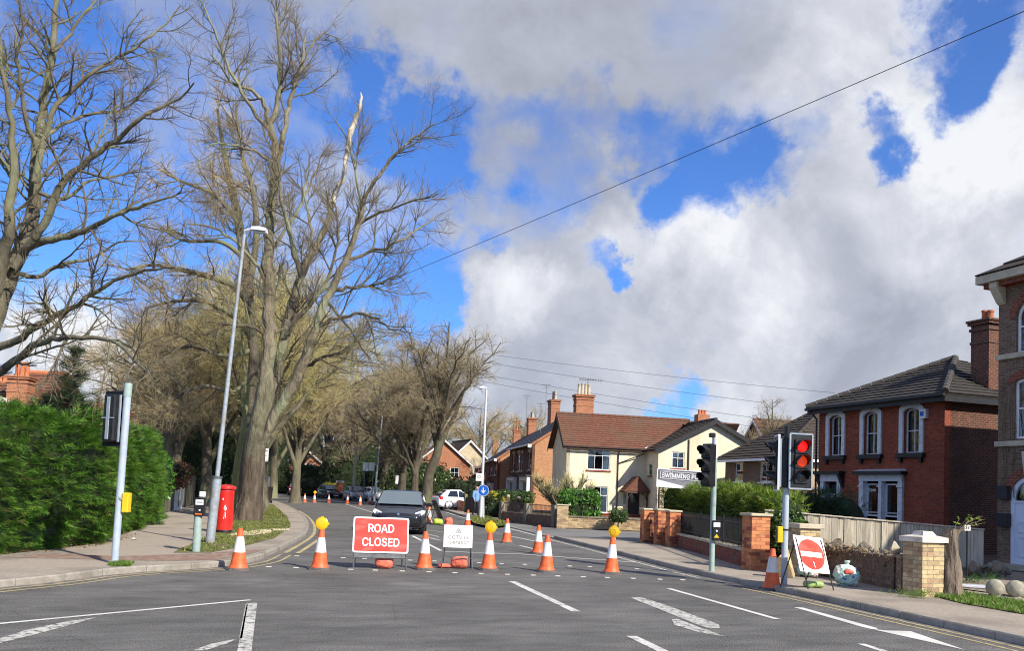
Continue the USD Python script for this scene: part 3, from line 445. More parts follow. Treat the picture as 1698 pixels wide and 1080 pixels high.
ol = offset_line(rk, .30); ol = ol[(ol[:, 1] > 18.5) & (ol[:, 1] < 33)]; mark('edge_line', strip(ol, .09), 'worn_mark')
ol = offset_line(rk, .25); ol = ol[(ol[:, 1] > 33) & (ol[:, 1] < 62)]; mark('edge_line', strip(ol, .10), 'white_mark')
for line_, sg in ((lk, -1), (rk, 1)):
    o_ = offset_line(line_, sg * .11); o_ = o_[(o_[:, 1] > 3) & (o_[:, 1] < 60)]; mark('gutter_grit', strip(o_, .21), 'grit', .0022)
def studs(p, q, gap=.5):
    a, b = g2(*p), g2(*q); n = int(np.linalg.norm(b - a) / gap); t = (b - a) / np.linalg.norm(b - a); ang = math.atan2(t[1], t[0])
    for i in range(n): sub(road_path, 'crossing_stud', MB().cbox((*(a + t * gap * (i + R.uniform(-.06, .06))), .004), (.10, .09, .012), .004, ang), 'stud')
studs((448, 941), (1200, 965)); studs((492, 923), (1112, 946))
# verge grass, fallen leaves, litter
def blades(poly, n, h, m, name, z, seed=1, w=.012):
    rg = np.random.default_rng(seed); x0, y0, x1, y1 = poly.bounds; pts = np.column_stack([rg.uniform(x0, x1, n * 4), rg.uniform(y0, y1, n * 4)])
    from shapely import contains_xy
    pts = pts[contains_xy(poly, pts[:, 0], pts[:, 1])][:n]
    dens = meshkit.fbm(np.column_stack([pts * 1.4, np.zeros(len(pts))]), 3, seed); pts = pts[dens > rg.uniform(.25, .55, len(pts))]; k = len(pts)
    a = rg.uniform(0, 6.28, k); hh = h * rg.uniform(.4, 1.2, k); lean = rg.normal(0, .5, (k, 2)) * hh[:, None]; d = np.column_stack([np.cos(a), np.sin(a)]) * w * rg.uniform(.7, 1.5, (k, 1))
    v = np.stack([np.column_stack([pts - d, np.full(k, z)]), np.column_stack([pts + d, np.full(k, z)]), np.column_stack([pts + lean, z + hh])], 1).reshape(-1, 3)
    return single(name, (v, np.arange(3 * k).reshape(-1, 3)), m, 'short ragged grass growing on the ' + {'verge_grass': 'verge round the big tree and post box', 'roadside_grass': 'strip beside the gravel yard', 'lamp_grass': 'small verge at the far lamp post', 'post_grass': 'pavement edge at the signal post'}[name], 'grass', kind='stuff')
blades(verge, 20000, .055, 'grass_blade', 'verge_grass', PZ + .005, 1, .016); blades(gr, 11000, .075, 'bright_grass', 'roadside_grass', PZ + .01, 2); blades(fv.buffer(.2), 2500, .12, 'grass_blade', 'lamp_grass', PZ + .005, 3, .03)
blades(Polygon([g2(*p, PZ) for p in [(178, 938), (200, 933), (222, 936), (215, 941), (185, 941)]]), 900, .05, 'bright_grass', 'post_grass', PZ + .012, 4)
rg = np.random.default_rng(5)
def scatter_flat(n, x0, y0, x1, y1, poly, size, z, seed):
    from shapely import contains_xy
    rg = np.random.default_rng(seed); p = np.column_stack([rg.uniform(x0, x1, n * 3), rg.uniform(y0, y1, n * 3)]); p = p[contains_xy(poly, p[:, 0], p[:, 1])][:n]; k = len(p)
    c = np.column_stack([p, np.full(k, z)]); a = norm(rg.normal(0, 1, (k, 3)) * [1, 1, .3]); b = norm(np.cross(a, rg.normal(0, .3, (k, 3)) + [0, 0, 1])); s = size * rg.uniform(.5, 1.3, (k, 1))
    v = np.stack([c - a * s, c + b * s * .5, c + a * s, c - b * s * .5], 1).reshape(-1, 3); f = np.arange(4 * k).reshape(-1, 4); return v, f
single('fallen_leaves', scatter_flat(1600, 8.3, 12, 13, 19, gy.union(gr), .035, PZ + .02, 6), 'dead_leaf', 'brown fallen leaves strewn over the gravel yard', 'leaves', kind='stuff')
single('hedge_litter', scatter_flat(900, -10, 12, -8.3, 24, Polygon([(-9.4, 12), (-8.75, 17), (-8.6, 19), (-9.2, 22), (-10, 25), (-11, 25), (-10, 12)]), .035, PZ + .012, 8), 'dead_leaf', 'brown leaf litter along the foot of the tall hedge', 'leaves', kind='stuff')
lt = single('litter', MB().hull([G(222, 896, PZ) + np.array(d) for d in ((-.07, 0, 0), (.06, .03, .0), (.05, -.04, .03), (-.03, .05, .05), (0, 0, .06), (-.05, -.03, .02))]), 'white_plastic', 'crumpled white paper lying on the left pavement by the hedge', 'litter')
lt = single('litter', MB().hull([G(243, 906, PZ) + np.array(d) for d in ((-.03, 0, 0), (.03, .02, .0), (.02, -.02, .02), (0, .02, .025))]), 'white_plastic', 'tiny white scrap of paper between hedge and push-button post', 'litter')
# ---------------------------------------------------------------- buildings
class Wall:                                     # a wall plane in a thing's frame: s along it, z up, d inwards
    def __init__(s, p0, p1): s.p0 = np.array([*p0, 0.]); d = np.array([*p1, 0.]) - s.p0; s.L = np.linalg.norm(d); s.u = d / s.L; s.n = np.array([s.u[1], -s.u[0], 0])
    def map(s, m):
        v, f = vf(m); return s.p0 + v[:, :1] * s.u + v[:, 1:2] * np.array([0, 0, 1]) - v[:, 2:] * s.n, f[:, ::-1]
    def ext(s, poly, d0, d1):                    # polygon in (s, z) from depth d0 to d1
        return s.map(MB().poly(poly, d0, d1))
    def bx(s, s0, z0, s1, z1, d0, d1): return s.map(MB().mm((s0, z0, d0), (s1, z1, d1)))
def fp(t, w, px, py):                           # pixel of the photograph -> (s, z) on a wall of a thing
    O = t.loc + t.u * w.p0[0] + t.v * w.p0[1]; n = t.u * w.n[0] + t.v * w.n[1]; U = t.u * w.u[0] + t.v * w.u[1]; d = ray(px, py); k = ((O - CAM) @ n) / (d @ n); p = CAM + d * k - O; return float(p @ U), float(p[2] + 0)
def rect_of(t, w, x0, y0, x1, y1):
    s0, s1 = fp(t, w, x0, (y0 + y1) / 2)[0], fp(t, w, x1, (y0 + y1) / 2)[0]; xm = (x0 + x1) / 2; return s0, fp(t, w, xm, y1)[1], s1, fp(t, w, xm, y0)[1]
def archp(s0, z0, s1, z1, rise):
    if rise <= 0: return sbox(s0, z0, s1, z1)
    c = (s0 + s1) / 2; hw = (s1 - s0) / 2; a = np.linspace(0, math.pi, 15); return Polygon([(s0, z0), (s1, z0)] + [(c + hw * math.cos(q), z1 - rise + rise * math.sin(q)) for q in a])
def window(t, w, r, cols=2, rows=2, fw=.06, fm='white_paint', rise=0., curtain='curtain', transom=None, sill=None, bars=None, glassm='glass', bw=.03, dep=.09, name='window', curt_cov=.7):
    s0, z0, s1, z1 = r; P = archp(s0, z0, s1, z1, rise); fr = P.difference(P.buffer(-fw, join_style=2)); mull = []
    for i in range(1, cols): x = s0 + (s1 - s0) * i / cols; mull.append(sbox(x - bw / 2, z0, x + bw / 2, z1))
    zs = [z0 + (z1 - z0) * transom] if transom else [z0 + (z1 - z0) * j / rows for j in range(1, rows)]
    for z in zs: mull.append(sbox(s0, z - bw * .65, s1, z + bw * .65))
    F = unary_union([fr] + [m.intersection(P) for m in mull]); fpth = t.part(name, w.ext(F, dep, dep + .055), fm)
    sub(fpth, 'pane', w.ext(P.buffer(-fw * .5, join_style=2), dep + .025, dep + .031), glassm)
    if curtain:
        cw = (s1 - s0) * curt_cov / 2
        c = MB()
        for a, b in ((s0 + .02, s0 + cw), (s1 - cw, s1 - .02)):
            n = max(4, int((b - a) / .06)); xs = np.linspace(a, b, n + 1); v = []
            for i, x in enumerate(xs): v += [(x, z0 + .03, .17 + .02 * (i % 2)), (x, z1 - .03 - rise * .5, .17 + .02 * (i % 2))]
            c.add(np.array(v), [[2 * i, 2 * i + 2, 2 * i + 3] for i in range(n)] + [[2 * i, 2 * i + 3, 2 * i + 1] for i in range(n)])
        sub(fpth, 'curtain', w.map(c), curtain)
    if sill: sub(fpth, 'sill', w.bx(s0 - .08, z0 - .10, s1 + .08, z0 - .005, -.09, dep), sill)
    return fpth, P
def walls(t, foot, h, m, holes={}, th=.25, name='wall', tops={}, skip=()):
    """footprint corners anticlockwise seen from above (outward to the right of travel)"""
    W = []
    for i in range(len(foot)):
        w = Wall(foot[i], foot[(i + 1) % len(foot)]); W.append(w)
        if i in skip: continue
        P = Polygon(tops[i](w)) if i in tops else sbox(0, 0, w.L, h)
        if i % 2: P = P.intersection(sbox(th + .002, -1, w.L - th - .002, 30)) if i not in tops else P
        for q in holes.get(i, []): P = P.difference(q)
        t.part(name, w.ext(P, 0 if i not in tops or i % 2 == 0 else .004, th), m if not isinstance(m, dict) else m.get(i, m['d']))
    return W
def slope(t, a, b, c, d, n, m, per=False, name='roof', parent=None, th=.03, lift=.03):
    """tiled slope: eave a-b, ridge d-c, n courses, each proud of the next"""
    a, b, c, d = map(lambda p: np.array(p, float), (a, b, c, d)); nn = norm(np.cross(b - a, d - a)) if np.linalg.norm(d - a) > 0 else np.array([0, 0, 1]); nn = nn if nn[2] > 0 else -nn
    base = MB(); P = [a, b, c, d]; vv = np.array(P + [p - nn * .10 for p in P]); base.add(vv, [[0, 1, 2], [0, 2, 3], [4, 6, 5], [4, 7, 6], [0, 4, 5], [0, 5, 1], [1, 5, 6], [1, 6, 2], [2, 6, 7], [2, 7, 3], [3, 7, 4], [3, 4, 0]])
    rp = t.part(name, base, m) if not parent else sub(parent, name, base, m); allb = MB()
    for i in range(n):
        t0, t1 = i / n, min(1, (i + 1.12) / n); l0, r0, l1, r1 = a + (d - a) * t0, b + (c - b) * t0, a + (d - a) * t1, b + (c - b) * t1; e = R.uniform(-.004, .004)
        q = np.array([l0 + nn * (lift + e), r0 + nn * (lift + e), r1 + nn * .006, l1 + nn * .006, l0 + nn * (lift + e + th), r0 + nn * (lift + e + th), r1 + nn * (th * .5), l1 + nn * (th * .5)])
        if per: sub(rp, 'tile_course', (q, BOXF), m)
        else: allb.add(q, BOXF)
    if not per: sub(rp, 'tiles', allb, m, kind='stuff')
    return rp
def ridge(t, a, b, m, r=.10, n=None, name='ridge_tile'):
    a, b = np.array(a, float), np.array(b, float); L = np.linalg.norm(b - a); n = n or max(2, int(L / .45))
    for i in range(n):
        p, q = a + (b - a) * i / n, a + (b - a) * (i + .96) / n; t.part(name, MB().tube([p, q], [r * 1.06, r * .96], 9), m)
def chimney(t, c, w, d, z0, z1, m, pots=4, potm='stone_cream', poth=.55, rows=1, bands=True, name='chimney'):
    b = MB().box((c[0], c[1], (z0 + z1) / 2), (w, d, z1 - z0)); ch = t.part(name, b, m)
    if bands:
        for z, e, h in ((z1 - .42, .05, .10), (z1 - .20, .09, .09), (z1 - .10, .13, .08), (z1 - .9, .03, .10)): sub(ch, 'corbel_course', MB().box((c[0], c[1], z + h / 2), (w + 2 * e, d + 2 * e, h)), m)
    for r_ in range(rows):
        for i in range(pots):
            x = c[0] + (w - .3) * ((i + .5) / pots - .5); y = c[1] + (0 if rows == 1 else (d - .3) * (r_ - .5))
            k = poth * R.uniform(.94, 1.06); sub(ch, 'chimney_pot', MB().lathe([(.13, 0), (.14, .05), (.115, .1), (.105, k - .08), (.125, k - .06), (.125, k), (.09, k), (.09, k - .2), (0, k - .2)], 12, (x, y, z1 - .02)), potm, smooth=40)
    return ch
def room(t, x0, y0, x1, y1, z0, z1): t.part('interior', MB().mm((x0, y0, z0), (x1, y1, z1)), 'room_dark')
def frame_two(pf, pn, dn):                       # far-left corner, near-right corner at the same height (pixels), near distance
    p = A(pn[0], pn[1], dn); q = G(pf[0], pf[1], p[2]); v = p - q; return np.array([q[0], q[1], 0]), math.degrees(math.atan2(v[1], v[0])), float(np.hypot(v[0], v[1])), float(p[2])
def drain(t, pts, r=.04, m='black_paint'): t.part('drainpipe', MB().tube(pts, r, 8), m)

# --- red brick villa
O, ang, L, ez = frame_two((1359, 680), (1567, 657), 31.0)
t = T('brick_villa', 'red brick two-storey house with three white arched upper windows behind the board fence', 'house', O, ang); D = 7.5; H = ez
wf = Wall((0, 0), (L, 0)); holes = []; specs = []
for r_ in ((1376, 690, 1397, 757), (1433, 684, 1457, 754), (1499, 676, 1526, 751)): specs.append(rect_of(t, wf, *r_))
zc = np.mean([s[1] for s in specs]); zt = np.mean([s[3] for s in specs]); specs = [(s0, zc, s1, zt) for s0, _, s1, _ in specs]
for s in specs: holes.append(archp(*s, .16))
door = rect_of(t, wf, 1368, 800, 1390, 860); door = (door[0], 0.15, door[2], door[3]); bay = rect_of(t, wf, 1429, 797, 1497, 862)
holes += [sbox(door[0], .1, door[2], door[3]), sbox(*bay)]
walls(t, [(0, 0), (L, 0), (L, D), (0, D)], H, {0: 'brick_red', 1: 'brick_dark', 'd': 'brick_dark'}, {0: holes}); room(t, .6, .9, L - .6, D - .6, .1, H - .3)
for s in specs:
    fpth, P = window(t, wf, s, 2, 2, .05, 'old_white_paint', .16, 'curtain_dark', curt_cov=.95, dep=.12, transom=.5, glassm='glass_bright')
    sur = archp(s[0] - .19, s[1] - .0, s[2] + .19, s[3] + .18, .22).difference(P.buffer(.004)); t.part('window_surround', wf.ext(sur, -.07, .10), 'old_white_paint')
    c_ = (s[0] + s[2]) / 2; t.part('keystone', wf.bx(c_ - .07, s[3] + .02, c_ + .07, s[3] + .26, -.11, -.03), 'old_white_paint')
    t.part('window_sill', wf.bx(s[0] - .27, s[1] - .16, s[2] + .27, s[1] - .004, -.16, .12), 'black_paint')
    for k in (-1, 1): x = c_ + k * (s[2] - s[0] + .2) / 2; t.part('sill_bracket', wf.bx(x - .06, s[1] - .34, x + .06, s[1] - .162, -.11, 0.01), 'black_paint')
# ground-floor double window with pilasters
s0, z0, s1, z1 = bay; mid = (s0 + s1) / 2
for a, b in ((s0 + .17, mid - .09), (mid + .09, s1 - .17)): window(t, wf, (a, z0 + .1, b, z1 - .12), 1, 1, .06, 'old_white_paint', 0, None, dep=.10, transom=.12, glassm='glass_bright')
for a, b, nm in ((s0 - .06, s0 + .165, 'pilaster'), (mid - .085, mid + .085, 'pilaster'), (s1 - .165, s1 + .06, 'pilaster')):
    pth = t.part(nm, wf.bx(a, z0 - .05, b, z1 - .04, -.10, .13), 'old_white_paint'); sub(pth, 'capital', wf.bx(a - .03, z1 - .26, b + .03, z1 - .2, -.14, -.05), 'old_white_paint')
t.part('fascia', wf.bx(s0 - .06, z1 - .036, s1 + .06, z1 + .2, -.12, .1), 'old_white_paint'); t.part('cornice', wf.bx(s0 - .22, z1 + .205, s1 + .22, z1 + .33, -.32, .02), 'black_paint'); t.part('bay_roof', wf.map(MB().hull([(s0 - .2, z1 + .332, -.3), (s1 + .2, z1 + .332, -.3), (s0 - .2, z1 + .332, -.003), (s1 + .2, z1 + .332, -.003), (s0 - .1, z1 + .42, -.003), (s1 + .1, z1 + .42, -.003)])), 'lead')
m_ = text_on('TIMM', .10, True); t.part('window_poster', wf.map((vf(m_)[0] * [1.0, 1, -1] + [s0 + .24, z1 - .42, .115], vf(m_)[1][:, ::-1])), 'sign_white')
# door
dw = t.part('door', wf.bx(door[0] + .05, .15, door[2] - .05, door[3] - .45, .22, .27), 'old_white_paint')
sub(dw, 'door_glass', wf.bx(door[0] + (door[2] - door[0]) * .55, .9, door[2] - .12, door[3] - .6, .205, .218), 'car_glass'); sub(dw, 'fanlight', wf.bx(door[0] + .1, door[3] - .38, door[2] - .1, door[3] - .08, .22, .23), 'car_glass')
for k, a in ((0, door[0] - .2), (1, door[2])): t.part('door_pilaster', wf.bx(a, .1, a + .2, door[3] + .02, -.10, .2), 'old_white_paint')
t.part('door_head', wf.bx(door[0] - .2, door[3] + .024, door[2] + .2, door[3] + .30, -.12, .1), 'old_white_paint'); t.part('door_cornice', wf.bx(door[0] - .42, door[3] + .305, door[2] + .40, door[3] + .43, -.32, .02), 'black_paint')
for a in (door[0] - .36, door[2] + .2): t.part('console', wf.map(MB().hull([(a, door[3] + .303, -.28), (a + .14, door[3] + .303, -.28), (a, door[3] + .303, 0), (a + .14, door[3] + .303, 0), (a, door[3] - .25, -.03), (a + .14, door[3] - .25, -.03), (a, door[3] - .25, 0), (a + .14, door[3] - .25, 0)])), 'black_paint')
s_, z_ = fp(t, wf, 1533.5, 687); ab = t.part('alarm_box', wf.bx(s_ - .13, z_ - .17, s_ + .17, z_ + .17, -.13, 0), 'white_plastic'); sub(ab, 'alarm_badge', wf.bx(s_ - .09, z_ - .08, s_ + .08, z_ + .08, -.134, -.125), 'sign_blue')
# hipped roof: eave overhang, gutter, hips
ov = .38; rt = fp(t, wf, 1588, 584); rh = 2.0
e = [(-ov, -ov, H + .04), (L + ov, -ov, H + .04), (L + ov, D + ov, H + .04), (-ov, D + ov, H + .04)]; hx_ = D / 2
ra, rb = (min(hx_, L / 2 - .05) , D / 2, H + rh), (L - min(hx_, L / 2 - .05), D / 2, H + rh)
slope(t, e[0], e[1], rb, ra, 13, 'tile_grey', True); slope(t, e[1], e[2], rb, rb, 13, 'tile_grey', True); slope(t, e[3], e[0], ra, ra, 10, 'tile_grey'); slope(t, e[2], e[3], ra, rb, 10, 'tile_grey')
up_ = np.array([0, 0, .07])
for p, q in ((e[0], ra), (e[1], rb), (ra, rb)): ridge(t, np.array(p) + up_, np.array(q) + up_, 'tile_ridge', .12)
t.part('fascia_board', MB().mm((-ov + .04, -ov + .03, H - .22), (L + ov - .03, -ov + .07, H + .05)).mm((L + ov - .07, -ov + .071, H - .22), (L + ov - .035, D + ov, H + .05)), 'black_paint'); t.part('soffit', MB().mm((-ov + .05, -ov + .075, H - .06), (L + ov - .075, -.004, H - .03)).mm((L + .004, -.003, H - .061), (L + ov - .08, D, H - .031)), 'black_paint')
t.part('gutter', MB().tube([(-ov, -ov - .03, H + .0), (L + ov, -ov - .03, H + .0)], .06, 8), 'black_paint'); drain(t, [(-.1, -ov - .02, H - .05), (-.02, -.12, H - .4), (-.02, -.10, 0)])
wc_ = Wall((L - .7, 0), (L - .7, D)); cc_ = fp(t, wc_, 1638, 520); chimney(t, (L - .7, cc_[0]), .8, .72, H - .5, cc_[1] - .25, 'brick_dark', 2, 'tile_orange', .38); 
# --- tall brown house at the right edge
O = A(1655, 700, 25) * [1, 1, 0]; t = T('tall_house', 'tall brown brick house with white arched door cut by the right edge of the view', 'house', O, -71.); L, D = 13.5, 9.0; wf = Wall((0, 0), (L, 0)); H = zE = fp(t, wf, 1660, 470)[1]
zs2, zs1 = fp(t, wf, 1656, 594)[1], fp(t, wf, 1656, 737)[1]; holes = []; ups = []
sA = fp(t, wf, 1685, 540)[0]; wq = 1.05
def zrange(px, ya, yb): return fp(t, wf, px, yb)[1], fp(t, wf, px, ya)[1]
za, zb = zrange(1690, 497, 586); zc_, zd = zrange(1690, 627, 728); ze, zf = zrange(1690, 790, 950)
dsA = fp(t, wf, 1675, 860)[0]
for k in range(3):
    off = k * 2.4; ups += [((sA + off, za, sA + wq + off, zb), .5), ((sA + off - .05, zc_, sA + wq + off + .05, zd), .12)]
for s, rise in ups: holes.append(archp(*s, rise))
dr_ = (dsA, .2, dsA + 1.25, zf); holes.append(archp(*dr_, .62)); gw = (dsA + 2.6, 1.0, dsA + 4.6, zf - .1); holes.append(sbox(*gw))
walls(t, [(0, 0), (L, 0), (L, D), (0, D)], H, {0: 'brick_brown', 'd': 'brick_dark'}, {0: holes}); room(t, .6, .9, L - .6, D - .6, .1, H - .3)
for s, rise in ups: 
    window(t, wf, s, 1, 2, .07, 'upvc', rise, 'curtain' if rise < .3 else None, glassm='glass_bright', dep=.08, curt_cov=1.0)
    arch = archp(s[0] - .22, s[3] - rise - .02, s[2] + .22, s[3] + .24, rise + .22).difference(archp(*s, rise).buffer(.005)).intersection(sbox(s[0] - .22, s[3] - rise, s[2] + .22, s[3] + 1)); t.part('brick_arch', wf.ext(arch, -.025, .05), 'brick_terrace')
    c_ = (s[0] + s[2]) / 2; t.part('keystone', wf.map(MB().hull([(c_ - .10, s[3] + .04, d) for d in (-.09, .03)] + [(c_ + .10, s[3] + .04, d) for d in (-.09, .03)] + [(c_ - .16, s[3] + .52, d) for d in (-.09, .03)] + [(c_ + .16, s[3] + .52, d) for d in (-.09, .03)])), 'stone_cream')
window(t, wf, gw, 3, 1, .07, 'upvc', 0, 'curtain', glassm='glass_bright')
P = archp(*dr_, .62); t.part('door_frame', wf.ext(P.difference(P.buffer(-.11)), .02, .14), 'door_white'); dz = zf - .72
t.part('fanlight', wf.ext(P.buffer(-.1).intersection(sbox(dsA, dz + .06, dsA + 1.25, 9)), .07, .08), 'glass_bright'); t.part('transom', wf.bx(dsA + .1, dz, dsA + 1.15, dz + .055, .03, .13), 'door_white')
dd = t.part('door', wf.bx(dsA + .112, .2, dsA + 1.138, dz - .003, .06, .11), 'door_white')
for a, b, c, d in ((.2, .3, .56, .85), (.68, .3, 1.04, .85), (.2, .95, .56, 1.25), (.68, .95, 1.04, 1.25)): sub(dd, 'door_panel', wf.ext(sbox(dsA + a, .1 + b, dsA + c, .1 + d).difference(sbox(dsA + a + .04, .14 + b, dsA + c - .04, .06 + d)), .045, .065), 'door_white')
sub(dd, 'door_glass', wf.bx(dsA + .42, 1.5, dsA + .95, dz - .2, .050, .058), 'car_glass'); sub(dd, 'letter_plate', wf.bx(dsA + .45, 1.40, dsA + .8, 1.45, .04, .062), 'black_paint')
c_ = dsA + .62; t.part('keystone', wf.map(MB().hull([(c_ - .11, zf + .02, d) for d in (-.1, .03)] + [(c_ + .11, zf + .02, d) for d in (-.1, .03)] + [(c_ - .19, zf + .66, d) for d in (-.1, .03)] + [(c_ + .19, zf + .66, d) for d in (-.1, .03)])), 'stone_cream')
arch = archp(dr_[0] - .25, zf - .62, dr_[2] + .25, zf + .25, .85).difference(P.buffer(.005)); t.part('brick_arch', wf.ext(arch, -.025, .05), 'brick_terrace')
for z in (zs1, zs2): t.part('string_course', MB().mm((-.06, -.07, z - .07), (L + .06, .05, z + .07)), 'stone_cream')
t.part('doorstep', wf.bx(dsA - .3, .0, dsA + 1.6, .2, -.45, -.003), 'stone_cream')
for z in (1.35, 2.1): t.part('meter_box', wf.bx(.10, z - .16, .45, z + .2, -.16, -.003), 'black_plastic')
vine = MB(); rg = np.random.default_rng(12)
for k in range(9):
    x = .12 + .45 * rg.random(); z = 2.0; P_ = []
    while z < 5.2 + rg.normal(0, .5): P_.append(wf.p0 + wf.u * np.clip(x, .04, .7) + wf.n * .015 + [0, 0, z]); z += .22; x += rg.normal(0, .05)
    if len(P_) > 2: vine.tube(P_, .010, 4, False)
t.part('dead_vine', vine, 'twig_brown')
ov = .42
for x in (.12, 2.3, 4.5, 6.7, 9., 11.2):
    t.part('eave_bracket', MB().hull([(x - .13, y, z) for y, z in ((-.36, H - .02), (-.36, H - .16), (-.10, H - .55), (-.02, H - .62), (-.02, H - .02))] + [(x + .13, y, z) for y, z in ((-.36, H - .02), (-.36, H - .16), (-.10, H - .55), (-.02, H - .62), (-.02, H - .02))]), 'stone_cream')
t.part('cornice', MB().mm((-ov, -ov, H + .0), (L + ov, -ov + .14, H + .22)).mm((-ov, -ov + .142, H + .003), (-ov + .14, D, H + .223)), 'stone_cream'); t.part('fascia_board', MB().mm((-ov + .15, -ov + .145, H - .14), (L, -.004, H + .04)), 'brick_terrace')
e = [(-ov, -ov, H + .22), (L + ov, -ov, H + .22), (L + ov, D + ov, H + .22), (-ov, D + ov, H + .22)]; ra, rb = (L / 2, D / 2 - .3, H + 3.4), (L / 2 + .2, D / 2 + .3, H + 3.4)
for a_, b_, c_, d_ in ((e[0], e[1], rb, ra), (e[1], e[2], rb, rb), (e[2], e[3], ra, rb), (e[3], e[0], ra, ra)): slope(t, a_, b_, c_, d_, 12, 'tile_brown')
# --- yellow rendered house
O = A(938, 800, 66) * [1, 1, 0]; t = T('cream_house', 'cream rendered house with brown tiled roof, porch and projecting gable wing', 'house', O, 10.); wf = Wall((0, 0), (6.06, 0)); Lm = 6.06; He = fp(t, wf, 938, 739)[1]; Dp = 4.6; rz_ = fp(t, wf, 935, 690)[1] + .35
r1, r2 = rect_of(t, wf, 974, 744, 1012, 780), rect_of(t, wf, 971, 807, 1008, 851)
wl = 2.7; WX0 = Lm; WX1 = Lm + 8.3                                  # the wing projects towards the road
ww = Wall((WX0, -wl), (WX1, -wl)); wr = rect_of(t, ww, 1114, 750, 1135, 777); wz = fp(t, ww, 1097, 757)[1]; apex_s, apex_z = fp(t, ww, 1187, 697)
ws = Wall((WX0, 0), (WX0, -wl)); 
walls(t, [(0, 0), (Lm, 0), (Lm, Dp), (0, Dp)], He, 'cream_render', {0: [sbox(*r1), sbox(*r2), sbox(4.75, 0, 5.65, 2.0)]}, tops={3: lambda w: [(0, 0), (w.L, 0), (w.L, He), (w.L / 2, rz_ - .15), (0, He)]}, skip=(1,)); room(t, .5, .8, WX1 - .6, Dp - .4, .05, He - .2)
sr = rect_of(t, ws, 1080, 770, 1088.5, 789)
t.part('wing_wall', ws.ext(sbox(0, 0, ws.L - .252, He).difference(sbox(.7, sr[1], 1.45, sr[3])), 0, .25), 'cream_render'); aw = (WX1 - WX0) / 2
gab = Polygon([(0, 0), (ww.L, 0), (ww.L, He), (ww.L / 2, apex_z - .12), (0, He)]).difference(sbox(*wr)).difference(sbox(wr[0] - .1, .9, wr[2] + .5, 2.3)); t.part('gable_wall', ww.ext(gab, 0, .25), 'cream_render')
t.part('wing_wall', Wall((WX1, -wl), (WX1, Dp)).ext(sbox(.252, 0, wl + Dp, He), 0, .25), 'cream_render')
for r_, c_, rw in ((r1, 3, None), (r2, 3, None)): window(t, wf, r_, 3, 2, .07, 'white_paint', 0, 'curtain', transom=.66, sill='loose_red', curt_cov=.62, dep=.06)
window(t, ww, wr, 2, 2, .07, 'white_paint', 0, 'curtain', transom=.62, sill='loose_red', curt_cov=.9, dep=.06); window(t, ww, (wr[0] - .1, .9, wr[2] + .5, 2.3), 3, 2, .07, 'white_paint', 0, 'curtain', dep=.06)
window(t, ws, (.7, sr[1], 1.45, sr[3]), 2, 2, .08, 'green_paint', 0, 'curtain', transom=.6, sill='loose_red', dep=.06)
ov = .35
slope(t, (-ov, -ov, He - .02), (Lm + .1, -ov, He - .02), (Lm + 4.2, Dp / 2, rz_), (-ov, Dp / 2, rz_), 15, 'tile_red'); slope(t, (WX1, Dp + ov, He), (-ov, Dp + ov, He), (-ov, Dp / 2, rz_), (WX1, Dp / 2, rz_), 12, 'tile_red'); ridge(t, (-ov, Dp / 2, rz_ + .05), (Lm + 4.2, Dp / 2, rz_ + .05), 'tile_red', .11)
xa = WX0 + ww.L / 2; yb = Dp / 2
slope(t, (WX0 - ov, yb, He - .15), (WX0 - ov, -wl - ov, He - .15), (xa, -wl - ov, apex_z), (xa, yb + .4, apex_z), 15, 'tile_brown'); slope(t, (WX1 + ov, -wl - ov, He - .15), (WX1 + ov, yb, He - .15), (xa, yb + .4, apex_z), (xa, -wl - ov, apex_z), 15, 'tile_brown'); ridge(t, (xa, -wl - ov, apex_z + .05), (xa, yb, apex_z + .05), 'tile_ridge', .11)
for k, (x0, x1) in enumerate(((WX0 - ov, xa), (WX1 + ov, xa))): t.part('bargeboard', MB().hull([(x0, y, z) for y in (-wl - ov - .035, -wl - ov - .005) for z in (He - .42, He - .16)] + [(x1, y, z) for y in (-wl - ov - .035, -wl - ov - .005) for z in (apex_z - .30, apex_z - .02)]), 'black_paint')
for y1, z1_ in ((-ov, He - .02), (Dp + ov, He)): t.part('bargeboard', MB().hull([(x, y1, z) for x in (-ov - .04, -ov - .005) for z in (z1_ - .28, z1_ - .0)] + [(x, Dp / 2, z) for x in (-ov - .04, -ov - .005) for z in (rz_ - .26, rz_)]), 'black_paint')
t.part('valley_flashing', MB().tube([(WX0 - ov + .1, -ov, He + .03), (xa - 1.6, Dp / 2 - .55, apex_z - 1.0)], .05, 6), 'lead')
t.part('gutter', MB().tube([(-ov, -ov - .06, He - .06), (Lm - .3, -ov - .06, He - .06)], .05, 8), 'dark_wood'); t.part('fascia_board', MB().mm((-ov, -ov - .0, He - .24), (Lm - .36, -ov + .03, He - .1)), 'dark_wood')
drain(t, [(3.9, -ov - .03, He - .1), (3.9, -.08, He - .45), (3.9, -.08, 0)]); drain(t, [(Lm - .25, -ov + .0, He - .35), (3.9, -.07, He - 1.15)]); drain(t, [(WX0 + ww.L * .27, -wl - .07, He + .7), (WX0 + ww.L * .27, -wl - .07, 0)], .05, 'dark_wood')
t.part('brick_plinth', wf.bx(-.02, 0, Lm, .28, -.03, .0), 'loose_red')
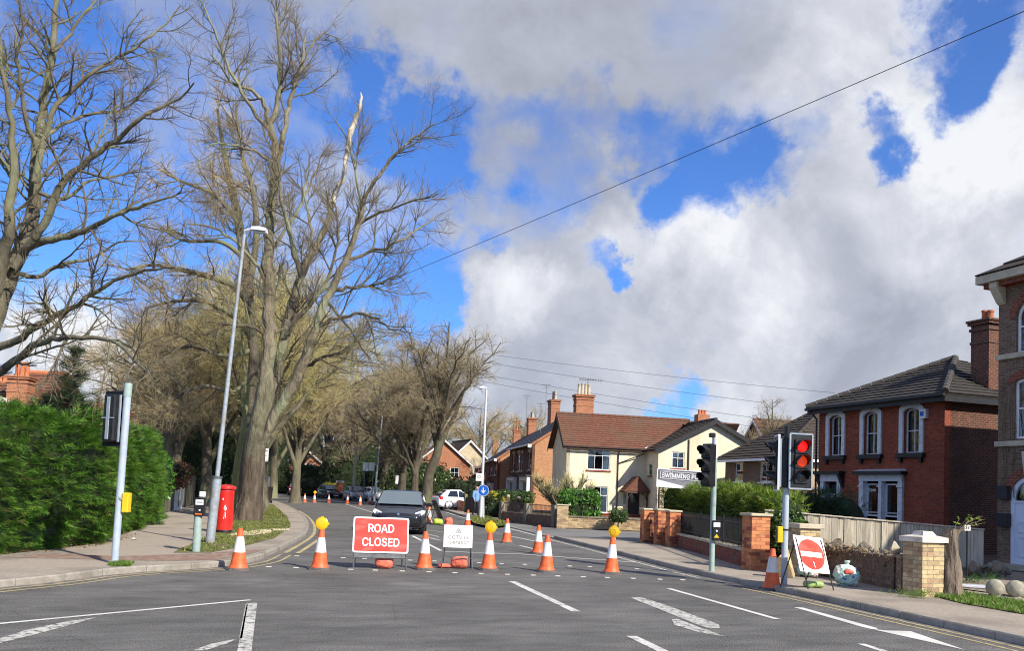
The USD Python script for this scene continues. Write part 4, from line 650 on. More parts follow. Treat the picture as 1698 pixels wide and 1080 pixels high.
# porch
px0, px1, pz0, pz1 = 4.25, 6.06, 1.95, 3.05; pm = (px0 + px1) / 2 + .0; yp = -1.1
rpth = slope(t, (px0 - .15, yp - .1, pz0), (px0 - .15, -.01, pz0), (pm, -.01, pz1), (pm, yp - .1, pz1), 6, 'tile_red', name='porch_roof'); slope(t, (px1 - .02, -.01, pz0), (px1 - .02, yp - .1, pz0), (pm, yp - .1, pz1), (pm, -.01, pz1), 6, 'tile_red', name='porch_roof')
t.part('porch_gable', MB().hull([(px0 + .05, y, pz0 + .02) for y in (yp - .06, yp - .02)] + [(px1 - .2, y, pz0 + .02) for y in (yp - .06, yp - .02)] + [(pm, y, pz1 - .16) for y in (yp - .06, yp - .02)]), 'tile_red')
for x in (px0 + .08, px1 - .2): t.part('porch_post', MB().mm((x - .05, yp - .05, 0), (x + .05, yp + .05, pz0 - .003)), 'dark_wood')
t.part('porch_beam', MB().mm((px0, yp - .055, pz0 - .14), (px1 - .1, yp + .055, pz0 + .0)), 'dark_wood')
for s, x in ((1, px0 + .13), (-1, px1 - .25)): t.part('porch_brace', MB().tube([(x, yp, pz0 - .6), (x + s * .12, yp, pz0 - .3), (x + s * .4, yp, pz0 - .14)], .035, 6), 'dark_wood')
dd = t.part('front_door', MB().mm((4.78, .05, 0), (5.62, .11, 1.97)), 'dark_brown_paint'); sub(dd, 'door_glass', MB().mm((4.95, .04, 1.1), (5.45, .05, 1.7)), 'car_glass')
for (cx_, w_) in ((4.4, .28),): t.part('porch_window', MB().mm((cx_, -.03, 1.0), (cx_ + w_, -.005, 1.7)), 'green_paint')
ct = fp(t, Wall((0, Dp / 2 + .3), (9, Dp / 2 + .3)), 969, 655); chimney(t, (ct[0] - .0, Dp / 2 + .45), 1.35, .95, He, ct[1], 'brick_orange', 4, 'stone_cream', .85)
ct2 = fp(t, Wall((0, .4), (20, .4)), 1166, 688); chimney(t, (ct2[0], .6), .95, .8, He + .3, ct2[1], 'brick_orange', 3, 'tile_orange', .38, bands=False)
ae = np.array([ct[0] + .3, Dp / 2 + .5, ct[1] + .9]); an = MB().tube([ae - [0, 0, 1.1], ae + [0, 0, .35]], .03, 6).tube([ae + [-.7, 0, .3], ae + [1.2, 0, .3]], .025, 5)
for k in range(9): x = -.6 + k * .2; an.tube([ae + [x, -.3, .3], ae + [x, .3, .3]], .015, 4); an.tube([ae + [x, 0, .12], ae + [x, 0, .48]], .012, 4)
t.part('television_aerial', an, 'aerial')
# moss-and-twig plants growing on the ridge
# --- brown brick house with hipped roof
O, ang, L, He = frame_two((1203, 764), (1292, 760), 56.); t = T('brown_house', 'brown brick house with hipped slate-dark roof between cream house and red villa', 'house', O, ang); D = 9.0; wf = Wall((0, 0), (L, 0)); ws = Wall((L, 0), (L, D))
w1, w2 = rect_of(t, wf, 1219, 768, 1232, 799), rect_of(t, wf, 1260, 767, 1280, 800); g1 = rect_of(t, wf, 1244, 822, 1284, 846)
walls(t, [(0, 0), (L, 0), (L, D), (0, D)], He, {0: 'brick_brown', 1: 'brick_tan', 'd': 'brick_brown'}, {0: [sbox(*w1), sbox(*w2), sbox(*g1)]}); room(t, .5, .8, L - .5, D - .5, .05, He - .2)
for r_, c_ in ((w1, 1), (w2, 2), (g1, 3)): window(t, wf, r_, c_, 1, .07, 'white_paint', 0, 'curtain', curt_cov=.9, dep=.05); t.part('lintel', wf.bx(r_[0] - .1, r_[3] + .003, r_[2] + .1, r_[3] + .22, -.02, .04), 'stone_cream')
for r_ in (w1, w2): t.part('window_sill', wf.bx(r_[0] - .12, r_[1] - .1, r_[2] + .12, r_[1] - .003, -.08, .05), 'white_paint')
t.part('bay_canopy', wf.bx(g1[0] - .2, g1[3] + .25, g1[2] + .2, g1[3] + .38, -.5, -.003), 'white_paint')
ov = .45; e = [(-ov, -ov, He), (L + ov, -ov, He), (L + ov, D + ov, He), (-ov, D + ov, He)]; zr = fp(t, Wall((0, D / 2), (L, D / 2)), 1327, 690)[1]; ra, rb = (L * .45, D / 2, zr), (L * .62, D / 2, zr)
for a_, b_, c_, d_ in ((e[0], e[1], rb, ra), (e[1], e[2], rb, rb), (e[2], e[3], ra, rb), (e[3], e[0], ra, ra)): slope(t, a_, b_, c_, d_, 16, 'tile_brown')
for p, q in ((e[0], ra), (e[1], rb), (ra, rb), (e[2], rb)): ridge(t, np.array(p) + [0, 0, .06], np.array(q) + [0, 0, .06], 'tile_brown', .11)
t.part('fascia_board', MB().mm((-ov, -ov - .03, He - .16), (L + ov, -ov, He + .0)).mm((L + ov, -ov - .03, He - .163), (L + ov + .03, D + ov, He + .003)), 'white_paint')
# --- terrace of brick houses
def terrace(label, pf, pn, dn, gz, floors, D, wins, bays, mf, mg, roofm, chim, pitch_px):
    O, ang, L, He = frame_two(pf, pn, dn); t = T('terrace_house', label, 'house', O, ang); wf = Wall((0, 0), (L, 0)); W = [rect_of(t, wf, *w) for w in wins]; B = [rect_of(t, wf, *b) for b in bays]; zr = He + pitch_px
    walls(t, [(0, 0), (L, 0), (L, D), (0, D)], He, {0: mf, 1: mg, 'd': mf}, {0: [sbox(*w) for w in W] + [sbox(b[0], b[1], b[2], b[3]) for b in B]}, tops={1: lambda w: [(0, 0), (w.L, 0), (w.L, He), (w.L / 2, zr - .1), (0, He)], 3: lambda w: [(0, 0), (w.L, 0), (w.L, He), (w.L / 2, zr - .1), (0, He)]}); room(t, .5, .8, L - .5, D - .5, .05, He - .2)
    for w in W: window(t, wf, w, 1, 2, .07, 'white_paint', 0, None, dep=.08); t.part('window_head', wf.bx(w[0] - .12, w[3] + .003, w[2] + .12, w[3] + .25, -.03, .05), 'stone_cream'); t.part('window_sill', wf.bx(w[0] - .1, w[1] - .12, w[2] + .1, w[1] - .003, -.08, .05), 'stone_cream')
    for b in B:
        window(t, wf, (b[0] + .02, b[1], b[2] - .02, b[3]), 2, 1, .14, 'white_paint', 0, 'curtain_dark', dep=-.05); t.part('bay_surround', wf.ext(sbox(b[0] - .18, b[1] - .1, b[2] + .18, b[3] + .3).difference(sbox(b[0], b[1], b[2], b[3])), -.35, -.004), 'white_paint'); t.part('bay_roof', wf.bx(b[0] - .25, b[3] + .303, b[2] + .25, b[3] + .45, -.45, -.006), 'slate')
    ov = .3; slope(t, (-.05, -ov, He - .1), (L + .12, -ov, He - .1), (L + .12, D / 2, zr), (-.05, D / 2, zr), 14, roofm); slope(t, (L + .12, D + ov, He - .1), (-.05, D + ov, He - .1), (-.05, D / 2, zr), (L + .12, D / 2, zr), 10, roofm)
    t.part('gutter', MB().tube([(0, -ov - .05, He - .12), (L + .1, -ov - .05, He - .12)], .07, 8), 'white_paint'); t.part('verge_end', MB().box((L + .17, -ov + .02, He - .22), (.06, .30, .28)), 'white_paint')
    t.part('verge_board', MB().hull([(x, -ov, z) for x in (L + .125, L + .16) for z in (He - .34, He - .1)] + [(x, D / 2, z) for x in (L + .125, L + .16) for z in (zr - .24, zr)]), 'brick_orange')
    for (px, py, yfrac, w_, d_, pots, potm, ph) in chim:
        c = fp(t, Wall((0, D * yfrac), (L, D * yfrac)), px, py); chimney(t, (c[0], D * yfrac), w_, d_, He, c[1], 'brick_orange', pots, potm, ph)
    return t, L, He, zr, D
TG = 'terrace of brick houses left of the cream house'
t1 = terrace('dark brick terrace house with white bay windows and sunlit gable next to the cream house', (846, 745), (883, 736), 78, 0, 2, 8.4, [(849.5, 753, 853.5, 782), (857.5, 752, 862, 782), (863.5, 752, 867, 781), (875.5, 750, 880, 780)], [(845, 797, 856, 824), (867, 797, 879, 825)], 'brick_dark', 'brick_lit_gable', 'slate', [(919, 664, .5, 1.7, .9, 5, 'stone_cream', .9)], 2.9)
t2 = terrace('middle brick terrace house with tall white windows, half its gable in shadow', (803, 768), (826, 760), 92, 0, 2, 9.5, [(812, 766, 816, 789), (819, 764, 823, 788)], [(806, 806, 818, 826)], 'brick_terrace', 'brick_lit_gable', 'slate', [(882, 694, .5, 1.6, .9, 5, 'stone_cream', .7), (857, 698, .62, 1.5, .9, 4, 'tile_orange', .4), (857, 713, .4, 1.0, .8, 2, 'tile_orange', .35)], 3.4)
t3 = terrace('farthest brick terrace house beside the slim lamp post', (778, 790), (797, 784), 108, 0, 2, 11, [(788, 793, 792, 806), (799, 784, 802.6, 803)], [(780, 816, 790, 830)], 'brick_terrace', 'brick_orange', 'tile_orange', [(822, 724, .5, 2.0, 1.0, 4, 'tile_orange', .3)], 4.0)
# rooftop aerial poles
for (px, y0, y1, Y, lb) in ((874, 655, 690, 92, 'left'), (906, 637, 660, 84, 'tallest'), (897, 668, 700, 84, 'short')):
    a_, b_ = A(px, y1 + 6, Y), A(px, y0, Y); t = T('rooftop_aerial', {'left': 'thin television aerial above the twin terrace chimneys', 'tallest': 'tall thin aerial mast beside the five-pot chimney', 'short': 'short thin aerial mast left of the five-pot chimney'}[lb], 'aerial', a_); t.part('mast', MB().tube([(0, 0, -1.2), b_ - a_], .03, 6), 'aerial'); t.part('crossbar', MB().box(b_ - a_ - [0, 0, .1], (.8, .06, .06)).box(b_ - a_ - [0, 0, .35], (.5, .06, .05)), 'aerial')
# --- buildings far off and left
def simple_house(name, label, O, ang, L, D, He, zr, mw, mr, holes=(), chim=(), n=10, barge=True):
    t = T(name, label, 'house', O, ang); wf = Wall((0, 0), (L, 0))
    g = lambda w: [(0, 0), (w.L, 0), (w.L, He), (w.L / 2, zr - .1), (0, He)]
    walls(t, [(0, 0), (L, 0), (L, D), (0, D)], He, mw, {0: [sbox(*h) for h in holes]}, tops={0: g, 2: g}); room(t, .5, .8, L - .5, D - .5, .05, He - .1)
    for h in holes: window(t, wf, h, 2, 2, .08, 'white_paint', 0, 'curtain_dark', dep=.06)
    ov = .35; slope(t, (-ov, D + ov, He - .2), (-ov, -ov, He - .2), (L / 2, -ov, zr), (L / 2, D + ov, zr), n, mr); slope(t, (L + ov, -ov, He - .2), (L + ov, D + ov, He - .2), (L / 2, D + ov, zr), (L / 2, -ov, zr), n, mr); ridge(t, (L / 2, -ov, zr + .05), (L / 2, D + ov, zr + .05), mr, .11)
    if barge:
        for x0 in (-ov, L + ov): t.part('bargeboard', MB().hull([(x0, y, z) for y in (-ov - .04, -ov - .005) for z in (He - .45, He - .2)] + [(L / 2, y, z) for y in (-ov - .04, -ov - .005) for z in (zr - .26, zr)]), 'white_paint')
    for c in chim: chimney(t, *c)
    return t
o = A(478, 800, 135) * [1, 1, 0]; simple_house('far_house', 'small orange brick gabled house far off beyond the red car', o, 8, 4.4, 8, 5.0, 6.9, 'brick_orange', 'tile_red', [(2.4, 2.2, 3.4, 4.6), (.8, 2.6, 1.6, 4.2)])
o = A(455, 800, 137) * [1, 1, 0]
o = A(740, 800, 120) * [1, 1, 0]; simple_house('far_house', 'pale gabled house glimpsed through the trees right of the charcoal car', o, 22, 6.2, 7, 5.2, 8.2, 'far_render', 'tile_brown', [(1.0, 3.2, 2.4, 4.6), (3.8, 3.2, 5.2, 4.6), (1.2, .8, 2.6, 2.2)])
o = A(690, 800, 118) * [1, 1, 0]; simple_house('far_house', 'orange brick house half hidden by the ivy-dark trunks', o, 12, 7, 7, 5.0, 8.0, 'brick_orange', 'tile_red', [(1.0, 3.0, 2.2, 4.4), (4.4, 3.0, 5.6, 4.4)])
o = A(1218, 800, 100) * [1, 1, 0]; t = simple_house('far_house', 'red tiled roof seen behind the cream house wing', o, -80, 10, 9, 6.0, A(1225, 708, 105)[2], 'brick_terrace', 'tile_red')
# left, over the hedge
o = A(-30, 800, 47) * [1, 1, 0]; zc = A(60, 640, 47)
t = T('red_roof_house', 'red brick house with tall chimney rising over the left hedge', 'house', o, 6.); L = fp(t, Wall((0, 0), (9, 0)), 62, 650)[0]; He = A(40, 690, 47)[2]; zr = A(40, 622, 52)[2]
walls(t, [(0, 0), (L, 0), (L, 8), (0, 8)], He - .1, 'brick_orange', {0: [sbox(.2, He - 1.5, 1.0, He - .3)]}); room(t, .5, .8, L - .5, 7.5, .05, He - .2)
slope(t, (-.4, -.4, He), (L + .4, -.4, He), (L + .1, 4, zr), (-.4, 4, zr), 14, 'tile_red'); slope(t, (L + .4, 8.4, He), (-.4, 8.4, He), (-.4, 4, zr), (L + .1, 4, zr), 8, 'tile_red')
ridge(t, (-.4, 4, zr + .05), (L + .1, 4, zr + .05), 'tile_orange', .14); c = fp(t, Wall((0, 1.2), (9, 1.2)), 36, 632); chimney(t, (c[0], 1.2), 1.05, 1.0, He - 1, c[1] + .25, 'brick_orange', 3, 'tile_orange', .75)
c = fp(t, Wall((0, 4.3), (9, 4.3)), 4, 634); chimney(t, (c[0], 4.3), .8, .7, He, c[1], 'brick_orange', 2, 'tile_orange', .35)
dm = t.part('dormer', MB().hull([(x, y, z) for x in (.15, 1.05) for y in (-.35, 1.2) for z in (He - 1.0, He + .35)] + [(.6, y, He + .95) for y in (-.35, 1.2)]), 'white_paint'); sub(dm, 'window', MB().mm((.3, -.37, He - .8), (.9, -.352, He + .25)), 'car_glass')
o = A(128, 800, 55) * [1, 1, 0]; t = T('orange_roof_house', 'orange tiled roofs peeping over the hedge behind the left signal head', 'house', o, 8.); He = A(140, 716, 55)[2]; zr = A(140, 668, 57)[2]; L = 1.75
walls(t, [(0, 0), (L + 1.6, 0), (L + 1.6, 6), (0, 6)], He, 'brick_orange'); slope(t, (-.2, -.3, He - .2), (L + .1, -.3, He - .2), (L + .1, 2.2, zr), (-.0, 2.2, zr), 10, 'tile_orange'); slope(t, (L + .1, 5, He - .2), (-.2, 5, He - .2), (0, 2.2, zr), (L + .1, 2.2, zr), 6, 'tile_orange')
slope(t, (L + .3, -.1, He - .2), (L + 1.2, -.1, He - .2), (L + 1.1, 2.6, zr - .35), (L + .35, 2.6, zr - .35), 9, 'tile_orange'); t.part('bargeboard', MB().hull([(-.28, -.35, He - .3), (-.2, -.35, He - .3), (-.28, 2.2, zr + .03), (-.2, 2.2, zr + .03), (-.28, -.35, He + .0), (-.28, 2.2, zr + .25)]), 'white_paint')
# ---------------------------------------------------------------- walls, piers, fences
def brick_pier(name, label, loc, rz, w, h, tone, cap, group=None, mort='mortar', capw=.06, capm=None, caph=.07, pyramid=False, lim=None):
    t = T(name, label, 'gate pier', loc, rz, group); t.part('mortar_core', MB().box((0, 0, h / 2 - .05), (w - .012, w - .012, h + .1)), mort); n = int(h / .075); kb = max(2, round(w / .235))
    for i in range(n):
        z0 = i * h / n; z1 = z0 + h / n - .010
        for side in range(4):
            full = (side % 2) == (i % 2); a0, a1 = (-w / 2, w / 2) if full else (-w / 2 + .105, w / 2 - .105); k = kb if full else max(1, kb - 1)
            for j in range(k):
                x0, x1 = a0 + (a1 - a0) * j / k + (.005 if j else 0), a0 + (a1 - a0) * (j + 1) / k - (.005 if j < k - 1 else 0); e = R.uniform(0, .004)
                m = MB().mm((x0, -w / 2 - e, z0), (x1, -w / 2 + .10, z1)).get(); c, s = [(1, 0), (0, 1), (-1, 0), (0, -1)][side]
                v = m[0]; v = np.stack([v[:, 0] * c - v[:, 1] * s, v[:, 0] * s + v[:, 1] * c, v[:, 2]], 1); t.part('brick', (v, m[1]), R.choice(tone))
    if pyramid: t.part('cap', MB().hull([(x, y, z) for x in (-w / 2 - capw, w / 2 + capw) for y in (-w / 2 - capw, w / 2 + capw) for z in (h + .002, h + .09)] + [(x, y, h + .12) for x in (-.14, .14) for y in (-.14, .14)]).hull([(x, y, h + .11) for x in (-.15, .15) for y in (-.15, .15)] + [(x, y, h + .19) for x in (-.1, .1) for y in (-.1, .1)]), capm or 'cap_stone')
    elif cap: t.part('cap', MB().cbox((0, 0, h + caph / 2 + .002), (w + 2 * capw, w + 2 * capw, caph), .012), capm or 'cap_stone')
    return t
TAN = ['loose_tan', 'loose_tan', 'loose_buff', 'loose_tan_dark', 'loose_buff_dark']; ORG = ['loose_orange', 'loose_orange', 'loose_orange_dark', 'loose_red']; DUL = ['loose_dull', 'loose_brown', 'loose_dull_dark', 'loose_buff_dark']; RED = ['loose_red', 'loose_red', 'loose_red_dark', 'loose_brown']
def brick_run(t, p0, p1, h, th, tone, mort='mortar_dark', course=.075, bl=.225, coping=None, z0=0., limit=290, d0=0):
    w = Wall(p0, p1); n = max(1, int(round((h - z0) / course))); t.part('mortar_core', w.bx(0, z0 - .1, w.L, h - .004, .006, th - .006), mort); c = 0; rest = MB(); nr = 0
    for i in range(n):
        a = z0 + i * (h - z0) / n; b = a + (h - z0) / n - .010; x = -(bl / 2) * (i % 2)
        while x < w.L - .02:
            s0, s1 = max(0, x), min(w.L, x + bl - .010); x += bl
            if s1 - s0 < .03: continue
            e = R.uniform(0, .005); m = w.bx(s0, a, s1, b, -e, th + R.uniform(0, .005))
            if c < limit: t.part('brick', m, R.choice(tone)); c += 1
            else: rest.add(*m); nr += 1
    if nr: t.part('bricks', rest, tone[0], kind='stuff')
    if coping: t.part('coping', w.bx(-.02, h, w.L + .02, h + .06, -.04, th + .04), coping)
    return w
# sunlit pier with pyramid cap + wall to its left
pr = G(1540, 990, PZ); pang = 18.
brick_pier('gate_pier', 'tan brick gate pier with pyramid stone cap beside the tree stump', pr + [0, .22, -.0], pang, .46, .92, TAN, True, None, 'mortar', .05, None, .07, True)
a_, b_ = G(1478, 982, PZ), pr
t = T('garden_wall', 'low dull brick wall joining the pyramid-capped pier', 'wall', (0, 0, PZ)); q0 = np.array([pr[0] - .30, pr[1] + .42]); q1 = np.array([G(1470, 975, PZ)[0] + .02, q0[1] + .62])
brick_run(t, q1, q0, .60, .22, DUL, coping='stone_grey')
t = T('broken_wall', 'crumbling low stone and brick wall between ivy bush and pier', 'wall', (0, 0, PZ)); q2 = np.array([g2(1352, 955, PZ)[0] + .1, 20.0]); brick_run(t, q2, q1 + [-.02, .05], .60, .30, ['loose_brown', 'loose_dull_dark', 'loose_brown_dark', 'loose_dull'], coping=None, limit=230)
wq_ = Wall(q2, q1 + np.array([-.02, .05])); rg = np.random.default_rng(31)
def rock(c, s, seed, flat=1.): rr = np.random.default_rng(int(seed) + 500); P = rr.normal(0, 1, (16, 3)); P = P / np.linalg.norm(P, axis=1)[:, None] * rr.uniform(.65, 1.15, (16, 1)); m = trimesh.convex.convex_hull(P * np.asarray(s) * np.array([1, 1, flat]) + c); return np.array(m.vertices), m.faces
for k in range(15):
    s = wq_.L * (k + .5 + rg.uniform(-.3, .3)) / 15; c = wq_.p0 + wq_.u * s - wq_.n * .15 + np.array([0, 0, .62 + rg.uniform(0, .04)]); t.part('stone', rock(c, np.array([.10, .08, .075]) * rg.uniform(.5, 1.1), k), 'stone_grey')
for k, (px, py, sz) in enumerate(((1393, 896, .17), (1413, 902, .09), (1441, 897, .15), (1466, 904, .08), (1360, 902, .12))): s = [wq_.L * q for q in (.30, .42, .62, .85, .12)][k]; c = wq_.p0 + wq_.u * s - wq_.n * .15 + np.array([0, 0, .62 + sz * .45]); t.part('stone', rock(c, np.array([sz, .12, sz * .8]), 40 + k), 'stone_grey')
t = T('rock', 'pale rough rock standing on the low wall by the capped pier', 'rock', np.array([*(.45 * q0 + .55 * q1), PZ]) + np.array([.02, .11, .60 + .16])); t.part('stone', rock(np.zeros(3), np.array([.17, .12, .16]), 77), 'stone_cream'); t.part('chip', rock(np.array([.35, -.05, -.06]), np.array([.09, .08, .08]), 78), 'stone_cream')
t = T('rock', 'big pale sandstone rock under the ivy bush', 'rock', G(1322, 966, PZ) + [0, .9, 0]); t.part('stone', rock(np.array([0, 0, .22]), np.array([.26, .2, .34]), 81), 'loose_tan')
c = G(1350, 962, PZ) + np.array([.12, 1.0, 0]); brick_pier('gate_pier', 'weathered tan pier with flat slab cap behind the no-entry sign', c, 12, .46, .98, TAN, True, None, 'mortar', .06, 'stone_cream', .10)
# ball and lump stones of the yard
for px, py, Y, r_, lb in ((1650, 979, 0, .155, 'round stone ball on the gravel, left of the pair at the right edge'), (1684, 981, 0, .155, 'round stone ball on the gravel, rightmost of the pair')):
    c = G(px, py + 10, PZ); t = T('stone_ball', lb, 'stone ball', c, group=None); m = trimesh.creation.icosphere(subdivisions=4, radius=r_); t.part('ball', (np.array(m.vertices) + [0, 0, r_ * .93], m.faces), 'stone_ball', smooth=True); t.part('base_ring', MB().lathe([(.09, 0), (.08, .03), (0, .03)], 14), 'stone_ball')
t = T('rubble_edging', 'low dark rubble edging below the tall house wall', 'wall', (0, 0, PZ))
for k in range(16): c = A(1588 + k * 5.5, 957 + rg.uniform(-4, 4), 20.6 + .02 * k); c[2] = .04 + rg.uniform(0, .16); t.part('stone', rock(c, np.array([.15, .14, .11]) * rg.uniform(.7, 1.2), 90 + k), 'stone_grey')
for px, lb in ((1614, 'rounded lump of stone on the rubble edging, left one'), (1653, 'rounded lump of stone on the rubble edging by the white door')): c = A(px, 940, 20.4); t = T('lump_stone', lb, 'rock', c); t.part('stone', rock(np.zeros(3), np.array([.155, .14, .15]), px), 'stone_grey')
b = A(1603, 930, 19.2) * [1, 1, 0] + [0, 0, PZ]; t = T('house_number_post', 'dark thin post with small white number plate behind the stump', 'sign post', b); q = A(1603, 876, 19.2) - b; t.part('post', MB().tube([(0, 0, 0), (0, 0, q[2])], .02, 6), 'black_paint'); t.part('plate', MB().cbox((q[0], -.03, q[2]), (.13, .015, .12), .003), 'sign_white'); t.part('number', MB().box((q[0] - .025, -.04, q[2]), (.012, .004, .06)).box((q[0] + .02, -.04, q[2]), (.012, .004, .06)), 'black_paint')
b = G(1592, 994, PZ); t = T('plastic_sheet', 'pale blue-white slab lying on the gravel', 'slab', A(1622, 976, 17.6) * [1, 1, 0] + [0, 0, PZ + .02], -18); t.part('slab', MB().cbox((0, 0, .02), (.62, .3, .05), .01), 'lamp_white')
# board fence (every board a piece)
F0, F1 = np.array([A(1268, 860, 23.2)[0], 23.2]), np.array([A(1632, 890, 22.4)[0], 22.4]); t = T('board_fence', 'weathered grey close-board fence half in shadow before the red villa', 'fence', (0, 0, PZ)); w = Wall(F0, F1); bwid = .150; n = int(w.L / bwid); zt0 = A(1270, 848, 23.2)[2] - PZ; zt1 = A(1620, 880, 22.4)[2] - PZ
for i in range(n):
    s0 = i * bwid; top = zt0 + (zt1 - zt0) * i / n + R.uniform(-.008, .008); t.part('board', w.bx(s0 + .002, .02, s0 + bwid - .004, top, R.uniform(-.006, .006) - (.012 if i % 2 else 0), .018), f'board_{R.choice([0, 0, 1, 1, 2, 3])}')
for z in (.3, zt0 * .55, ): t.part('rail', w.bx(0, z, w.L, z + .08, .03, .08), 'board_1')
for i in range(4): t.part('capping', w.map(MB().hull([(w.L * k, zt0 + (zt1 - zt0) * k + dz, d) for k in (i / 4, (i + .995) / 4) for dz in (.012, .045) for d in (-.04, .05)])), 'board_2')
# orange pier, railings, three piers
b = G(1256, 946, PZ) + np.array([0, .2, 0]); brick_pier('gate_pier', 'orange brick pier at the end of the railings by the board fence', b, 14, .44, 1.18, ORG, True, None, 'mortar', .05, 'stone_cream', .06); pE = b
TP = 'trio of orange brick piers by the side lane'
for (px, py, Y, hpx, lb) in ((1072, 909, 30.4, 843, 'far left pier of the brick trio at the side lane'), (1095, 912, 29.6, 844, 'middle pier of the brick trio at the side lane'), (1115, 910, 28.6, 846, 'nearest, right-hand pier of the brick trio, joined to the railings')):
    b = A(px, py, Y) * [1, 1, 0] + [0, 0, PZ]; h = A(px, hpx, Y)[2] - PZ - .07; brick_pier('gate_pier', lb, b, 12, .36, h, ORG, True, None, 'mortar', .04, 'stone_cream', .06)
    if px == 1072: pA = b
    if px == 1115: pC = b
t = T('railing_wall', 'low red brick wall carrying black iron railings', 'wall', (0, 0, PZ)); q0 = pC[:2] + [.12, -.24]; q1 = pE[:2] + [-.1, .28]; hw = .36
w = brick_run(t, q0, q1, hw, .22, RED, coping='stone_cream')
t = T('iron_railings', 'black iron railings on the low red wall in front of the green hedge', 'railings', (0, 0, PZ)); n = int(w.L / .115); zt = A(1150, 857, 27)[2] - PZ
for i in range(n):
    s = .06 + i * (w.L - .1) / n; t.part('bar', w.map(MB().tube([(s, hw + .06, .11), (s, zt + .04, .11), (s, zt + .13, .11)], [.011, .011, .002], 6)), 'black_paint')
for z in (hw + .14, zt - .02): t.part('rail', w.bx(0, z, w.L, z + .03, .095, .125), 'black_paint')
for s in (w.L * .33, w.L * .66): t.part('post', w.map(MB().tube([(s, hw + .06, .11), (s, zt + .16, .11)], .022, 8)), 'black_paint')
w = Wall(pA[:2], pC[:2]); t = T('iron_gate', 'small dark iron gate between the brick piers', 'gate', (0, 0, PZ))
for s in np.linspace(.25, .8, 7): t.part('bar', w.map(MB().tube([(s, .12, 0), (s, 1.0, 0)], .012, 6)), 'black_paint')
for z in (.15, .95): t.part('rail', w.bx(.2, z, .85, z + .04, -.015, .015), 'black_paint')
# yellow house front wall with piers and side wall
ya, yb_ = np.array([2.35, 41.0]), np.array([6.3, 40.8]); t = T('yellow_brick_wall', 'low yellow-grey brick wall under the laurel hedge', 'wall', (0, 0, .03)); brick_run(t, ya + [.25, 0], yb_, .52, .22, ['loose_buff', 'loose_tan', 'loose_buff_dark', 'loose_tan_dark'], 'mortar', .09, .26, coping='stone_grey')
brick_pier('gate_pier', 'buff pier at the left end of the yellow-grey wall by the laurel', np.array([2.42, 41.05, .03]), 0, .50, 1.02, ['loose_buff', 'loose_tan', 'loose_buff_dark'], True, None, 'mortar', .04, 'stone_cream', .06)
t = T('side_railing_wall', 'dark low wall with iron panels left of the buff pier', 'wall', (0, 0, .05)); w = brick_run(t, np.array([-.55, 47.6]), np.array([2.2, 41.4]), .50, .22, ['loose_dull_dark', 'loose_brown_dark'], 'mortar_dark', .1, .3)
for k in range(3): s = w.L * (.05 + .45 * k); t.part('pier', w.bx(s - .16, 0, s + .16, 1.0, -.05, .27), 'stone_grey')
for i in range(46): s = .2 + i * (w.L - .4) / 46; t.part('bar', w.map(MB().tube([(s, .5, .11), (s, .98, .11)], .012, 5)), 'black_paint')
t.part('rail', w.bx(0, .94, w.L, .97, .095, .125), 'black_paint')
# wooden gate with two posts
for px, py, Y, y0, lb, m in ((841, 866, 48.5, 826, 'brown timber gatepost with pale cap, left of the plank gate', 'maroon_wood'), (859, 867, 47.9, 829, 'dark timber gatepost with pale cap, right of the plank gate', 'dark_brown_paint')):
    b = A(px, py, Y) * [1, 1, 0] + [0, 0, .05]; h = A(px, y0, Y)[2]; t = T('gatepost', lb, 'gatepost', b); t.part('post', MB().cbox((0, 0, h / 2), (.2, .2, h), .02), m); t.part('cap', MB().lathe([(.09, 0), (.1, .06), (.06, .12), (0, .13)], 10, (0, 0, h)), 'stone_cream')
p0, p1 = A(844, 866, 48.4)[:2], A(857, 867, 48.0)[:2]; t = T('plank_gate', 'brown plank gate between the two capped gateposts', 'gate', (0, 0, .06)); w = Wall(p0, p1)
for i in range(4): t.part('plank', w.bx(w.L * i / 4 + .004, .05, w.L * (i + 1) / 4 - .004, 1.0 + .03 * (i % 2), -.02, .02), 'maroon_wood')
# dark close-boarded gate farther left, far brick walls
p0, p1 = A(771, 848, 60)[:2], A(797, 852, 58)[:2]; t = T('dark_gate', 'low dark boarded gate behind the woman on the pavement', 'gate', (0, 0, .05)); w = Wall(p0, p1); 
for i in range(7): t.part('board', w.bx(w.L * i / 7 + .004, .05, w.L * (i + 1) / 7 - .004, 1.05, -.02, .02), 'dark_brown_paint')
t.part('post', w.bx(.0, 0, .12, 1.25, -.08, .08), 'bark_green')
for (pxa, pxb, ya_, yb2, h, lb) in ((700, 742, 86, 72, 1.0, 'orange brick garden wall behind the charcoal car'), (742, 771, 71, 62, .75, 'low orange brick wall in front of the white car')):
    p0, p1 = A(pxa, 840, ya_)[:2], A(pxb, 840, yb2)[:2]; t = T('brick_garden_wall', lb, 'wall', (0, 0, .05)); brick_run(t, p0, p1, h, .22, ORG, 'mortar', .12, .45, limit=160)
b = A(563, 825, 100) * [1, 1, 0]; brick_pier('gate_pier', 'far orange pier with ball between the black and silver cars', b, 0, .7, 1.75, ORG, True, None, 'mortar', .06, 'cap_stone', .25)
b = A(449, 815, 118) * [1, 1, 0]; brick_pier('gate_pier', 'farthest brick pier left of the red car', b, 0, .9, 1.7, ORG, True, None, 'mortar', .08, 'cap_stone', .3)
